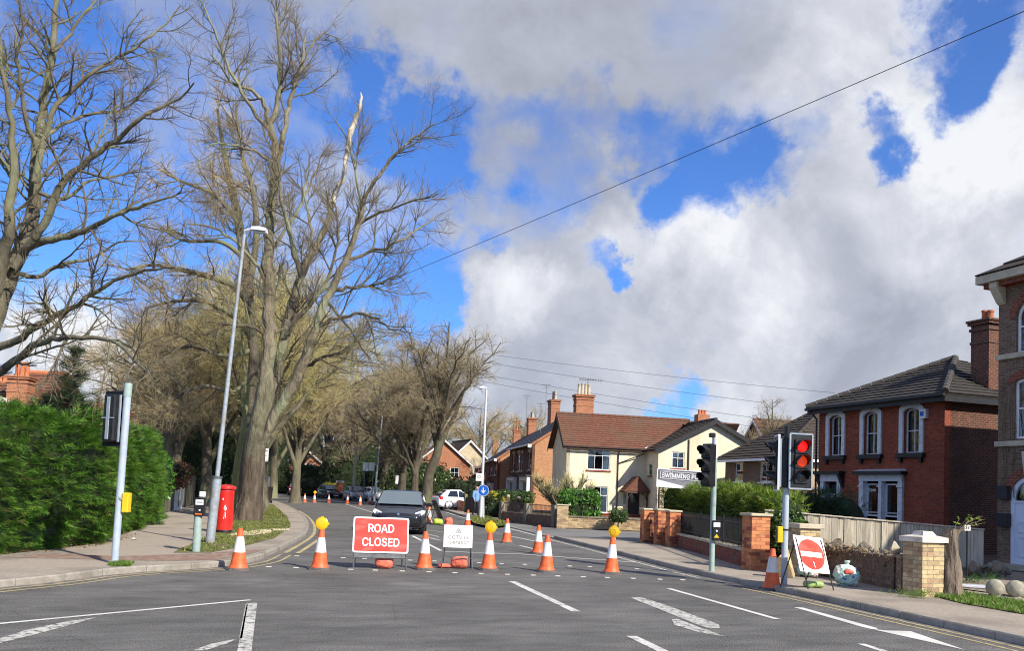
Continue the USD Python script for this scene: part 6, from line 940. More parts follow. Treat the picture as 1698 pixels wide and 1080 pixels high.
def frond_hedge(name, label, line, h, depth, n, size, m, seed, bulge=.35, core='hedge_core', hvar=.2, nl=7, group=None, side=1):
    """feathery hedge: line = its foot on the road side; side = which way the back lies"""
    t = T(name, label, 'hedge', (line[0][0], line[0][1], 0.), 0, group); rg = np.random.default_rng(seed); Ln = resample(np.column_stack([line, np.zeros(len(line))]), 200); tt = norm(np.gradient(Ln, axis=0)); out = np.column_stack([tt[:, 1], -tt[:, 0], np.zeros(200)]) * side; Lt = np.linalg.norm(np.diff(Ln, axis=0), axis=1).sum()
    def surf(s, phi, k=1.):
        i = np.clip((s * 199).astype(int), 0, 198); fr = (s * 199 - i)[:, None]; b = Ln[i] * (1 - fr) + Ln[i + 1] * fr; o = out[i]; hh = (h[0] + (h[1] - h[0]) * s); e = .42; cx = np.sign(np.cos(phi)) * np.abs(np.cos(phi)) ** e; cz = np.abs(np.sin(phi)) ** e
        end = np.minimum(1, np.minimum(s, 1 - s) * Lt / .55 + .15) ** .5; p = b - o * (depth / 2) + o * (cx * depth / 2 * k * end)[:, None]; p[:, 2] = cz * hh * k * (.35 + .65 * end) + .05
        q = meshkit.fbm(p * np.array([.9, .9, .9]) + seed, 4, seed); bu = (q - .42) * bulge * 2 + (1 - np.abs(p[:, 2] / hh - .4)) * .12; nrm = norm(o * cx[:, None] + np.array([0, 0, 1.]) * (cz ** 3)[:, None] + 1e-6); p = p + nrm * bu[:, None]; p[:, 2] += (meshkit.noise(p * 1.1 + 9, seed) - .5) * hvar * (cz > .7); return p, nrm, tt[i]
    phi = rg.uniform(-.05, math.pi * .75, n); fr_ = rg.random(n) < .62; phi[fr_] = np.arcsin(rg.random(fr_.sum()) ** (1 / .42)); s = rg.random(n); p, nn, tg = surf(s, phi); D = nn * .8 + rg.normal(0, .45, (n, 3)) + tg * rg.normal(0, .8, (n, 1)); D[:, 2] = D[:, 2] * .4 - .22 + nn[:, 2] * .7; p = p - nn * (rg.random((n, 1)) ** 2 * .25); p[:, 2] = np.maximum(p[:, 2], .08)
    t.part('foliage', (lambda q: (t.local(q[0]), q[1]))(frond_mesh(p, D, size * rg.uniform(.5, 1.45, n), rg, nl)), m, kind='stuff')
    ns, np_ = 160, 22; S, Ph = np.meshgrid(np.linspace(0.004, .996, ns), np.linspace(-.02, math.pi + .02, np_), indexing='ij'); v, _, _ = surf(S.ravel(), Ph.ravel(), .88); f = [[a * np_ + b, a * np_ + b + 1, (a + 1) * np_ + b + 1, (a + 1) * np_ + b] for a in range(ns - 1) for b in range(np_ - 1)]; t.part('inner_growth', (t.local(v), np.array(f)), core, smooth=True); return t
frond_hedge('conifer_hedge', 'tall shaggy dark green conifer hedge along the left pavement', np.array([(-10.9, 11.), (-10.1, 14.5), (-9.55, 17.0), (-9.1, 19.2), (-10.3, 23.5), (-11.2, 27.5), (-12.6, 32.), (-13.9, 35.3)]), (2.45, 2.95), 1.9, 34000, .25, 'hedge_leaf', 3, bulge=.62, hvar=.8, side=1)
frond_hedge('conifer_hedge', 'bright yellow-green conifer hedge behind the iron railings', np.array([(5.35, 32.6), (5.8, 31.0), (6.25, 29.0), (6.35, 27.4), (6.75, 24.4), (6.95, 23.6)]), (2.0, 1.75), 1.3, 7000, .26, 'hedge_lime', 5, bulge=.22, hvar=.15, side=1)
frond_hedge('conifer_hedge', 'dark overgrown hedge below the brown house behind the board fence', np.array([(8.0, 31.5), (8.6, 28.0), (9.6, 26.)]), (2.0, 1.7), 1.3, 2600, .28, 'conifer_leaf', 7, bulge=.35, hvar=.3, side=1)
# young conifer with a bare pointed top
def conifer(label, loc, h, r, seed, n_wh=26, m='conifer_leaf', name='conifer_tree', z0=.5, dens=1.):
    t = T(name, label, 'tree', loc); rg = np.random.default_rng(seed); t.part('trunk', MB().tube([(0, 0, 0), (0, 0, h * .6), (.03, 0, h)], [.14, .07, .012], 8), 'bark_dark'); Bs = MB(); C, D, S = [], [], []
    for k in range(n_wh):
        z = z0 + (h - z0) * (k / n_wh) ** .9; L_ = r * (1 - z / h) ** .85 + .12
        for j in range(7):
            a = rg.uniform(0, 6.28); d = np.array([math.cos(a), math.sin(a), .22]); l = L_ * rg.uniform(.7, 1.15); p0 = np.array([0, 0, z + rg.normal(0, .05)]); p1 = p0 + d * l * .6; p2 = p1 + np.array([d[0], d[1], .45]) * l * .4; Bs.tube([p0, p1, p2], [.02, .012, .004], 4, False); nn = int((12 + l * 34) * dens)
            for q in range(nn): f = rg.uniform(.12, 1); p = p0 + (p2 - p0) * f + [0, 0, .04 * math.sin(f * 3)]; C.append(p); D.append(d + rg.normal(0, .55, 3) + [0, 0, .1]); S.append(rg.uniform(.14, .30))
    t.part('branches', Bs, 'bark_dark', kind='stuff'); t.part('crown', frond_mesh(np.array(C), np.array(D), np.array(S), rg, 6, .12), m, kind='stuff'); return t
zt = A(112, 572, 23.)[2]; conifer('young conifer with a pointed sparse top poking above the hedge', np.array([A(108, 800, 23.)[0], 23., 0]), zt, 1.25, 4, 22, z0=1.6, dens=.8)
zt = A(58, 650, 24.)[2]; conifer('low bushy conifer beside the pointed one behind the hedge', np.array([A(66, 800, 24.)[0], 24., 0]), A(70, 655, 24)[2], 1.7, 6, 15, z0=1.4, dens=.9); conifer('low bushy conifer between pointed conifer and orange roofs', np.array([A(140, 800, 25.)[0], 25., 0]), A(140, 668, 25)[2], 1.5, 8, 13, z0=1.2, dens=.9)
for (px, py, Y_, r_, h0, lb, m_) in ((195, 668, 62, 3.4, 3, 'dark pine tree behind the left signal head', 'pine_leaf'), (163, 655, 70, 2.6, 3, 'dark pine top left of the signal head', 'pine_leaf'), (248, 640, 58, 2.0, 1, 'narrow dark green conifer right of the signal pole cap', 'conifer_leaf'), (8, 606, 62, 4.0, 4, 'dark pine behind the tall chimney at the left edge', 'pine_leaf')):
    c = A(px, py, Y_); t = conifer(lb, np.array([c[0], Y_, 0]), c[2], r_, px, 24, m_, 'pine_tree', h0, .7)
bush('laurel_hedge', 'glossy green laurel hedge behind the low yellow-grey wall', 'hedge', (A(961, 840, 42.6)[0], 42.6, .95), (.98, .7, .86), .55, 4200, .13, 'laurel_leaf', .10, 11)
bush('clipped_bush', 'small clipped round bush on a thin stem before the cream house porch', 'shrub', (A(1025, 856, 40.1)[0], 40.1, .72), (.42, .42, .30), .75, 900, .075, 'ivy_leaf', .08, 12, stem=.03)
bush('ivy_bush', 'mound of dark ivy behind the right signal pole', 'shrub', (A(1304, 890, 20.6)[0], 20.6, .93), (.48, .42, .48), .8, 3200, .085, 'ivy_leaf', .22, 13, lf=2.5); bush('ivy_bush', 'ivy trailing down beside the sandstone rock', 'shrub', (A(1290, 930, 20.8)[0], 20.8, .42), (.34, .32, .5), .8, 1500, .08, 'dark_shrub_leaf', .25, 14, lf=2.5)
bush('clipped_hedge', 'long rounded dark green clipped hedge in the terrace front gardens', 'hedge', (A(852, 828, 55)[0], 55, 1.25), (1.25, .8, .42), .6, 1900, .11, 'ivy_leaf', .06, 15, rotz=12); bush('yellow_hedge', 'bright yellow privet hedge beside the slim lamp post', 'hedge', (A(813, 829, 54)[0], 54, 1.2), (.36, .6, .38), .5, 700, .11, 'yellow_leaf', .06, 16)
bush('clipped_hedge', 'low dark clipped hedge block with yellowing edge by the gatepost', 'hedge', (A(821, 848, 51.5)[0], 51.5, .62), (.62, .5, .62), .35, 1500, .11, 'dark_shrub_leaf', .05, 17); bush('yellow_hedge', 'yellowing end of the low clipped hedge next to the timber gatepost', 'hedge', (A(836, 848, 50.6)[0], 50.6, .62), (.15, .45, .62), .5, 500, .11, 'yellow_leaf', .08, 18)
bush('garden_shrub', 'dark rounded shrub left of the slim lamp post', 'shrub', (A(790, 832, 64)[0], 64, 1.0), (.9, .8, .9), .7, 900, .14, 'dark_shrub_leaf', .15, 19)
bush('evergreen_shrub', 'leafy green shrub growing over the old fence at the hedge end', 'shrub', (A(262, 790, 37)[0], 37, 1.6), (.6, .7, 1.0), .8, 1300, .14, 'laurel_leaf', .25, 20); bush('copper_shrub', 'red-brown leaved shrub leaning over the old fence', 'shrub', (A(284, 797, 41)[0], 41, 1.7), (.9, .7, .65), .8, 1200, .12, 'brown_leaf', .3, 21); bush('evergreen_shrub', 'dark evergreen mass behind the white gate frame', 'shrub', (A(318, 800, 60)[0] - 1.0, 60, 1.2), (2.0, 2., 1.2), .8, 1500, .2, 'ivy_leaf', .3, 22)
for i, (px, py, Y_, sx, sz, m_, lb) in enumerate([(455, 812, 128, 2.6, 2.2, 'dark_shrub_leaf', 'dark shrub left of the red car'), (525, 808, 120, 3.6, 2.6, 'dark_shrub_leaf', 'dark shrub mass behind the black car'), (520, 818, 108, 2., 1.3, 'dark_shrub_leaf', 'low dark shrub right of the pale trunk'), (585, 802, 112, 4.0, 3.4, 'ivy_leaf', 'dark ivy mass behind the silver car'), (640, 805, 102, 3.2, 2.8, 'ivy_leaf', 'green shrub behind the direction sign posts'), (676, 808, 98, 2.8, 2.4, 'ivy_leaf', 'green shrub behind the charcoal car roof'), (705, 805, 100, 2.6, 2.8, 'dark_shrub_leaf', 'dark shrub right of the charcoal car roof'), (545, 806, 104, .9, 1.0, 'yellow_leaf', 'yellow shrub behind the black car'), (553, 812, 103, .6, .9, 'yellow_leaf', 'yellow shrub left of the far ball-topped pier'), (490, 808, 136, 2.5, 2.2, 'dark_shrub_leaf', 'dark hedge under the far orange house'), (770, 822, 80, 1.8, 1.5, 'dark_shrub_leaf', 'dark shrub behind the white car'), (425, 800, 120, 5, 4, 'dark_shrub_leaf', 'dark greenery seen past the big trunk'), (365, 800, 92, 3.4, 3.6, 'dark_shrub_leaf', 'dark greenery at the end of the left footway'), (330, 785, 84, 4.2, 4.2, 'ivy_leaf', 'tall evergreen mass over the left footway'), (395, 788, 108, 5, 6, 'ivy_leaf', 'evergreen mass between lamp post and big trunk'), (470, 800, 150, 8, 7, 'ivy_leaf', 'long dark hedge closing the road view'), (610, 798, 140, 9, 6, 'ivy_leaf', 'long dark evergreen screen beyond the silver car'), (735, 800, 132, 7, 4.4, 'dark_shrub_leaf', 'dark evergreen screen behind the far cream house'), (722, 812, 92, 2.2, 2.2, 'ivy_leaf', 'green shrub behind the tall forked trunk')]):
    c = A(px, py, Y_); bush('far_shrub', lb, 'shrub', (c[0], Y_, sz * .7), (sx, 1.6, sz), .8, 1300, .26, m_, .3, 40 + i, lf=.5)
# stump, sprig, weeds
b = G(1577, 990, PZ); t = T('tree_stump', 'pale rough-barked tree stump right of the capped pier', 'tree stump', b); P = resample(np.array([[.02, 0, -.05], [0, 0, .3], [-.03, 0, .8], [-.02, 0, 1.17]]), 20); v, f = MB().tube(P, np.interp(np.linspace(0, 1, 20), [0, .1, .3, 1], [.27, .20, .165, .14]), 20).get(); q = meshkit.fbm(v * np.array([9, 9, 2.5]), 4, 5) - .5; c = v * [0, 0, 1]; v = v + norm(v - c) * q[:, None] * .11; t.part('trunk', (v, f), 'bark_base', smooth=True)
sp = MB(); rg = np.random.default_rng(3); C, D = [], []
for k in range(6): d = np.array([rg.uniform(.1, .5), rg.normal(0, .15), rg.uniform(.15, .5)]); p = np.array([[.02, 0, 1.05], [.02, 0, 1.05] + d * .6, [.02, 0, 1.05] + d * np.array([1.2, 1, .9])]); sp.tube(p, [.008, .005, .003], 4); C += [p[1] + (p[2] - p[1]) * u for u in rg.random(6)]; D += list(rg.normal(0, 1, (6, 3)) + [0, 0, .3])
t.part('sprig', sp, 'twig_brown'); t.part('sprig_leaves', leaf_mesh(np.array(C), norm(np.array(D)), np.full(len(C), .07), rg), 'hedge_lime', kind='stuff')
for (px, py, n, s, m_, lb) in ((1612, 968, 90, .14, 'laurel_leaf', 'green weeds growing by the stump'), (1632, 962, 70, .15, 'laurel_leaf', 'weeds at the rubble edging'), (1518, 992, 160, .13, 'bright_grass', 'tuft of bright grass at the foot of the capped pier'), (1590, 972, 60, .12, 'ivy_leaf', 'low dark leaves between stump and edging')):
    b = G(px, py, PZ); rg = np.random.default_rng(px); C = np.column_stack([rg.normal(0, .17, n), rg.normal(0, .09, n), rg.uniform(.0, .06, n)]); D = rg.normal(0, .5, (n, 3)) + [0, 0, .9]; t = T('weed_clump', lb, 'plant', b); t.part('leaves', frond_mesh(C, D, s * rg.uniform(.7, 1.5, n), rg, 4, .12), m_, kind='stuff')
# trailing growth on the broken wall
rg = np.random.default_rng(17); n = 420; s = rg.random(n); C = wq_.p0 + wq_.u * (s * wq_.L)[:, None] + wq_.n * rg.uniform(-.05, .07, (n, 1)) + np.column_stack([np.zeros((n, 2)), rg.uniform(.52, .80, n)]) ; t = T('wall_creeper', 'dry creeper and moss trailing over the broken wall', 'plant', (0, 0, 0)); t.part('leaves', leaf_mesh(C, norm(rg.normal(0, 1, (n, 3))), rg.uniform(.04, .1, n), rg), 'dead_leaf', kind='stuff')
# ---------------------------------------------------------------- cones
def xf(v, O, ang): 
    c, s = math.cos(ang), math.sin(ang); v = np.asarray(v, float); return np.stack([v[..., 0] * c - v[..., 1] * s + O[0], v[..., 0] * s + v[..., 1] * c + O[1], v[..., 2] + O[2]], -1)
def cone_parts(t, orange='cone_orange'):
    oct_ = [(.21 * sx + (0), .0) for sx in (1,)]
    base = Polygon([(.205, -.13), (.205, .13), (.13, .205), (-.13, .205), (-.205, .13), (-.205, -.13), (-.13, -.205), (.13, -.205)])
    b = MB().poly(base, .0, .03); b.poly(base.buffer(-.03), .03, .045)
    for x, y in ((.15, .15), (-.15, .15), (.15, -.15), (-.15, -.15)): b.box((x, y, .004), (.05, .05, .008))
    t.part('base', b, 'cone_base')
    prof = [(.172, .045), (.168, .065), (.150, .085), (.142, .12), (.1085, .325), (.1065, .33)]
    t.part('lower_cone', MB().lathe(prof, 24), orange, smooth=40)
    t.part('reflective_sleeve', MB().lathe([(.1085, .322), (.1095, .325), (.0685, .60), (.066, .602)], 24), 'cone_white', smooth=40)
    t.part('tip', MB().lathe([(.066, .598), (.0665, .60), (.044, .745), (.040, .752), (.028, .752), (.026, .70), (0, .70)], 24), orange, smooth=40)
CG = 'orange and white cones closing the junction mouth'
cone0 = None
near = [((395, 946), 8, 'orange and white traffic cone nearest the left kerb, by the post box', 1.0), ((530, 945), -12, 'traffic cone under the yellow lamp left of the ROAD CLOSED sign', 1.), ((703, 945), 30, 'traffic cone between the ROAD CLOSED and CCTV signs', 1.), ((810, 946), 5, 'traffic cone under a yellow lamp just right of the CCTV sign', 1.),
        ((906, 949), 15, 'bare traffic cone left of the rightmost lamp-topped cone, nearer of two beside each other', 1.), ((1014, 952), -6, 'traffic cone topped by the rightmost yellow lamp', 1.), ((892, 919), 22, 'traffic cone just behind another cone in the turning lane', 1.), ((840, 901), 3, 'lone traffic cone farther up the right lane by the stop line', 1.)]
for i, (p, rz, lb, sc) in enumerate(near):
    loc = G(*p)
    if i == 0: cone0 = T('traffic_cone', lb, 'traffic cone', loc, rz, CG); cone_parts(cone0)
    else: cone0.copy(loc, rz, lb, CG, sc)
cone0.copy(G(1280, 979) , 12, 'traffic cone at the right kerb beside the signal pole and no-entry sign', CG)
cone0.copy(G(775, 876), 0, 'small traffic cone seen past the top of the CCTV sign', CG)
faded = T('faded_cone', 'pale faded traffic cone just right of the charcoal car', 'traffic cone', G(711, 869), 10); cone_parts(faded, 'cone_faded')
FG = 'far row of cones across the left lane'
for p, lb in [((505, 834.5), 'far traffic cone, first from the left of the distant row'), ((521, 834.5), 'far traffic cone under a small yellow lamp in the distant row'), ((545, 835), 'far traffic cone in front of the parked black car'), ((576, 836.5), 'far traffic cone in front of the parked silver car'), ((597, 838.5), 'far traffic cone left of the charcoal car, right of the silver car'), ((613, 837), 'far traffic cone peeping out right beside the charcoal car wing mirror')]:
    cone0.copy(G(*p), R.uniform(0, 40), lb, FG)
lamp0 = None
for p, rz, lb in [((530, 945), 0, 'yellow round warning lamp on the cone left of the ROAD CLOSED sign'), ((811, 946), -14, 'yellow round warning lamp on the cone right of the CCTV sign'), ((1016, 952), -25, 'yellow round warning lamp on the rightmost of the three lit cones'), ((521.5, 834.5), 0, 'tiny yellow warning lamp on a cone of the far row')]:
    loc = G(*p) + [0, 0, .70]
    if lamp0 is None:
        lamp0 = T('warning_lamp', lb, 'warning lamp', loc, rz, 'yellow lamps clipped on cones')
        lamp0.part('battery_box', MB().cbox((0, .01, .03), (.07, .05, .10), .012), 'lamp_yellow')
        lamp0.part('casing', MB().lathe([(0, -.05), (.08, -.04), (.10, -.028), (.114, -.008), (.120, 0), (.120, .018), (.110, .024), (.104, .018)], 28, (0, 0, .165), 'y'), 'lamp_yellow', smooth=40)
        lamp0.part('lens', MB().lathe([(.105, .018), (.10, .026), (.075, .034), (.05, .038), (.048, .033), (.02, .036), (0, .037)], 28, (0, 0, .165), 'y'), 'lamp_lens', smooth=35)
        lamp0.part('lug', MB().cbox((.122, 0, .165), (.025, .03, .05), .005), 'lamp_yellow'); lamp0.part('lug', MB().cbox((0, 0, .288), (.05, .03, .02), .005), 'lamp_yellow')
    else: lamp0.copy(loc, rz, lb)
# ---------------------------------------------------------------- portable signs
def rrect(w, h, r): return sbox(-w / 2 + r, -h / 2 + r, w / 2 - r, h / 2 - r).buffer(r, quad_segs=5)
def bag(L, w, h, seed, droop=0.):                # a slumped sandbag
    rg = np.random.default_rng(seed); m = trimesh.creation.icosphere(subdivisions=4); v = np.array(m.vertices)
    v = np.sign(v) * np.abs(v) ** np.array([.55, .7, .7]); v *= np.array([L, w, h]) / 2
    v += (meshkit.fbm(v * 7 + seed, 4, seed) - .5)[:, None] * np.array([.05, .06, .07]) * (h / .2)
    v[:, 2] -= droop * np.abs(v[:, 0] / L * 2) ** 2; v[:, 2] = np.maximum(v[:, 2] - v[:, 2].min() * 0 + h / 2, .0); return v, m.faces
def leaning(lean, z0=0., y0=0.):                 # frame of a plate leaning back
    return np.array([0, math.sin(lean), math.cos(lean)]), np.array([0, -math.cos(lean), math.sin(lean)])
def a_frame(t, w, h, zb, lean, legspread, back, tube=.014, m='frame_grey'):
    up, n = leaning(lean); top = zb + h
    for s in (-1, 1):
        x = s * (w / 2 - .035)
        t.part('front_leg', MB().tube([np.array([x + s * legspread, 0, 0]) + 0, np.array([x + s * legspread * (1 - zb / top), 0, 0]) + up * zb, np.array([x, 0, 0]) + up * (top - .03)], tube, 6), m)
        t.part('rear_leg', MB().tube([np.array([x * .93 + s * legspread, back, 0]), np.array([x * .93, .02, 0]) + up * (top - .05)], tube, 6), m)
    return up, n
loc = (G(582, 945) + G(676, 945)) / 2; ang = math.degrees(math.atan2(*(G(676, 945) - G(582, 945))[[1, 0]]))
t = T('road_closed_sign', 'red ROAD CLOSED board on a grey folding frame across the lane', 'road sign', loc, ang * .45)
up, n = a_frame(t, 1.08, .70, .315, math.radians(11), .0, .62, .017)
ctr = up * (.315 + .35) + n * .02; X = np.array([1., 0, 0])
t.part('board', face_mesh(MB().poly(rrect(1.08, .70, .045), -.012, 0), ctr, X, n, up), 'sign_white')
plate = t.part('red_face', face_mesh(MB().poly(rrect(1.02, .64, .03), 0, .003), ctr, X, n, up), 'sign_red')
for txt, dy in (('ROAD', .055), ('CLOSED', -.215)):
    m = text_on(txt, .155, True); w_ = m.bounds[1][0] - m.bounds[0][0]; sx = {'ROAD': .50, 'CLOSED': .72}[txt] / w_; v, f = vf(m); v = (v - [m.bounds[0][0] + w_ / 2, 0, 0]) * [sx, 1, 1]
    t.part('lettering', face_mesh((v + [0, dy, .003], f), ctr, X, n, up), 'sign_text_white')
t.part('crossbar', MB().tube([np.array([-.52, .005, 0]) + up * .225, np.array([.52, .005, 0]) + up * .225], .016, 6), 'frame_grey')
t.part('crossbar', MB().tube([np.array([-.50, .47, .22]), np.array([.50, .47, .22])], .014, 6), 'frame_grey')
t.part('lower_panel', face_mesh(MB().poly(sbox(-.5, -.035, .5, .035), -.012, -.006), up * .275, X, n, up), 'frame_grey')
def placed(mesh, O, ang): v, f = vf(mesh); return xf(v, O, math.radians(ang)), f
single('sandbag', placed(bag(.36, .22, .235, 3), loc + np.array([.05, .20, .005]), 8), 'sandbag', 'orange sandbag on the road under the ROAD CLOSED board', 'sandbag', smooth=True)
loc = (G(731, 944) + G(784, 945)) / 2
t = T('cctv_sign', 'white CCTV in operation board on a spread metal frame', 'road sign', loc, 4.)
up, n = a_frame(t, .58, .45, .44, math.radians(12), .055, .55, .012)
ctr = up * (.44 + .225) + n * .015
t.part('board', face_mesh(MB().poly(rrect(.585, .46, .01), -.01, 0), ctr, X, n, up), 'sign_white')
for txt, dy, w_ in (('CCTV in', -.055, .40), ('operation', -.155, .46)):
    m = text_on(txt, .074, True); v, f = vf(m); b0, b1 = v[:, 0].min(), v[:, 0].max(); v = (v - [(b0 + b1) / 2, 0, 0]) * [w_ / (b1 - b0), 1, 1]
    t.part('lettering', face_mesh((v + [0, dy, 0.0], f), ctr, X, n, up), 'sign_print')
tri = Polygon([(-.055, .075), (.055, .075), (0, .175)]).buffer(.008); emb = tri.difference(Polygon([(-.045, .08), (.045, .08), (0, .16)])).union(sbox(-.022, .09, .022, .115)).union(sbox(-.012, .12, .02, .128))
t.part('emblem', face_mesh(MB().poly(emb, 0, .003), ctr, X, n, up), 'sign_print')
t.part('crossbar', MB().tube([np.array([-.31, .02, .22]), np.array([.31, .02, .22])], .010, 6), 'frame_grey')
single('sandbag', placed(bag(.36, .24, .25, 5), loc + np.array([.04, .16, .004]), -4), 'sandbag', 'plump orange sandbag inside the CCTV sign frame', 'sandbag', smooth=True)
single('sandbag', placed(bag(.26, .20, .09, 9), loc + np.array([-.27, .12, .004]), 20), 'sandbag', 'flat orange sandbag end at the left leg of the CCTV sign', 'sandbag', smooth=True)
# board seen from behind, up the road
loc = G(735, 871); t = T('sign_back', 'black back of a leaning road sign beside the charcoal car', 'road sign', loc, 112.)
up, n = a_frame(t, .68, .72, .35, math.radians(24), .03, .75, .016, 'black_paint')
t.part('board', face_mesh(MB().poly(rrect(.70, .86, .02), -.015, 0), up * .74, X, n, up), 'sign_back'); t.part('brace', MB().tube([np.array([-.36, .3, .3]), np.array([.36, .3, .3])], .012, 6), 'frame_grey')
single('sandbag', placed(bag(.42, .42, .26, 11), G(726, 871) + [0, 0, .01], 10), 'bag_hivis', 'lime yellow sandbag on the foot of the black-backed sign', 'sandbag', smooth=True)
single('sandbag', placed(bag(.34, .40, .36, 12), G(744, 873) + [0, 0, .01], 10), 'sandbag', 'orange sandbag right of the black-backed sign', 'sandbag', smooth=True)
# no entry
loc = (G(1340, 974, PZ) + G(1385, 987, PZ)) / 2; t = T('no_entry_sign', 'white square board with red no-entry disc leaning on the right pavement', 'road sign', loc, 24.)
lean = math.radians(24); up, n = leaning(lean); tilt = math.radians(-5); X2 = X * math.cos(tilt) + up * math.sin(tilt); U2 = np.cross(n, X2)
ctr = up * .66 + n * .015 
for s in (-1, 1):
    t.part('front_leg', MB().tube([[s * .29, 0, .03 if s < 0 else -.01], ctr + X2 * s * .28 + U2 * .30], .012, 6), 'black_paint'); t.part('rear_leg', MB().tube([[s * .27 - .1, .62, 0], ctr + X2 * s * .27 + U2 * .28], .011, 6), 'black_paint')
t.part('board', face_mesh(MB().poly(rrect(.66, .68, .012), -.01, 0), ctr, X2, n, U2), 'sign_white')
dsc = Point(0, 0).buffer(.285, 48); bar = sbox(-.235, -.048, .235, .048)
t.part('red_disc', face_mesh(MB().poly(dsc.difference(bar), 0, .003), ctr, X2, n, U2), 'sign_red')
sq = LineString([(.0, -.14), (.025, -.17), (.01, -.2), (.03, -.245)]).buffer(.006); t.part('scratch', face_mesh(MB().poly(sq, .002, .0045), ctr, X2, n, U2), 'sign_white')
single('sandbag', placed(bag(.36, .26, .12, 21), G(1349, 975, PZ) + [0, 0, .004], 10), 'bag_green', 'flat green sandbag under the no-entry sign', 'sandbag', smooth=True)
def refuse(name, at, w, h, seed, label, m='bag_clear'):
    t = T(name, label, 'refuse bag', at)
    me = trimesh.creation.icosphere(subdivisions=4); v = np.array(me.vertices); z = v[:, 2]
    v[:, :2] *= (1 + .12 * (np.abs(z) < .7))[:, None]; v = np.sign(v) * np.abs(v) ** .8; v *= np.array([w / 2, w / 2.4, h / 2]); v += (meshkit.fbm(v * 9 + seed, 4, seed) - .5)[:, None] * .13 * norm(v)
    v[:, 2] = np.maximum(v[:, 2] + h * .46, 0); t.part('sack', (v, me.faces), m, smooth=True)
    nk = [(.05, h * .86), (.03, h * .95), (.028, h * .98), (.055, h * 1.06), (.045, h * 1.12), (0, h * 1.10)]; vv, ff = MB().lathe(nk, 14).get(); vv[:, :2] += (meshkit.noise(vv * 30, 3) - .5)[:, None] * .03; t.part('tied_neck', (vv, ff), m, smooth=True)
    return t
t = refuse('recycling_bag', G(1404, 972, PZ), .40, .42, 4, 'bulging clear green recycling bag tied at the neck against the broken wall')
for (x, z, c, s) in ((-.02, .27, 'bag_red', .10), (.05, .16, 'bag_blue', .075), (-.10, .14, 'bag_blue', .05)):
    m_ = trimesh.creation.icosphere(subdivisions=2, radius=s); v = np.array(m_.vertices) * [1, .5, .55] + [x, -.155, z]; v += (meshkit.noise(v * 25, 2) - .5)[:, None] * .02; t.part('packaging', (v, m_.faces), c, smooth=True)
refuse('recycling_bag', G(1366, 965, PZ) + np.array([0, .9, 0]), .4, .30, 8, 'slumped green refuse bag half hidden behind the no-entry sign')
# ---------------------------------------------------------------- traffic signals
def signal_head(t, c, ang, lit=(None, None, None), board=True, parent=None, h=.98, w=.30, back='signal_black', rim='signal_grey', hood=.2):
    """a three-lamp head facing the local direction ang (0 = towards -y)"""
    a = math.radians(ang); put = lambda m: (lambda q: (xf(q[0], c, a), q[1]))(vf(m))
    H = t.part('signal_head', put(MB().cbox((0, .06, 0), (w, .16, h), .025)), 'signal_black')
    if board:
        o = rrect(w + .17, h + .14, .03)
        q = MB().poly(o, 0, .02).get(); v = np.stack([q[0][:, 0], -q[0][:, 2] + .0, q[0][:, 1]], 1); sub(H, 'backing_board', put((v, q[1])), back)
        q = MB().poly(o.buffer(.006).difference(o.buffer(-.022)), -.012, .028).get(); v = np.stack([q[0][:, 0], -q[0][:, 2], q[0][:, 1]], 1); sub(H, 'white_border', put((v, q[1])), rim)
        sub(H, 'back_rib', put(MB().mm((-w / 2 - .03, .02, -h / 2), (-w / 2 - .005, .05, h / 2)).mm((w / 2 + .005, .02, -h / 2), (w / 2 + .03, .05, h / 2)).mm((-.03, .141, -h / 2 + .04), (.03, .16, h / 2 - .04)).mm((-w / 2, .141, -.01), (w / 2, .155, .01))), 'signal_grey')
    for k in range(3):
        z = h * (.31 - .31 * k); col = lit[k] or 'lens_off'
        sub(H, 'door', put(MB().cbox((0, -.035, z), (w - .02, .035, h * .30), .01)), 'signal_black')
        l = sub(H, 'lens', put(MB().lathe([(.105, 0), (.10, .012), (.06, .026), (0, .032)], 24, (0, -.052, z), 'y')), col, smooth=50)
        th = np.linspace(math.radians(-25), math.radians(205), 22); ro, ri = .125, .117; P = []
        v = []; 
        for s_ in th:
            dep = hood * (0.35 + .65 * max(0, math.sin(s_)) ** .5) if math.sin(s_) > 0 else hood * .35
            for r_, yy in ((ro, -.05), (ro, -.05 - dep), (ri, -.05 - dep), (ri, -.05)): v.append((r_ * math.cos(s_), yy, z + r_ * math.sin(s_)))
        f = []
        for i in range(len(th) - 1):
            for j in range(4): a_, b_ = i * 4 + j, i * 4 + (j + 1) % 4; f += [[a_, b_, b_ + 4], [a_, b_ + 4, a_ + 4]]
        sub(H, 'hood', put((np.array(v), np.array(f))), 'signal_black')
    return H
# right pole with the two heads (red and amber lit)
b = G(1300, 970, PZ); t = T('traffic_signal', 'signal pole showing red and amber beside the no-entry sign', 'traffic light', b)
top = A(1306, 724, b[1])[2] - b[2]; lx = (A(1306, 724, b[1]) - A(1300, 970, b[1]))[0] - 0
ln = np.array([.0, 0, 1]); 
t.part('pole', MB().lathe([(.058, 0), (.058, 1.79), (.057, 1.80)], 20), 'pole_paint', smooth=50); t.part('upper_pole', MB().lathe([(.060, 1.78), (.060, 1.98), (.056, 2.0), (.056, 2.93), (.03, 2.95), (0, 2.95)], 20), 'signal_black', smooth=50)
hz = A(1324, 766, b[1])[2] - b[2]
def hx(px, py): return A(px, py, b[1]) - b
q = hx(1324, 766); signal_head(t, np.array([q[0], -.12, q[2]]), 8, ('red_light', 'amber_light', None), h=.89, w=.28, rim='signal_grey')
q = hx(1294, 768); signal_head(t, np.array([q[0] - .02, .12, q[2]]), -98, h=.90, board=True, rim='lamp_white')
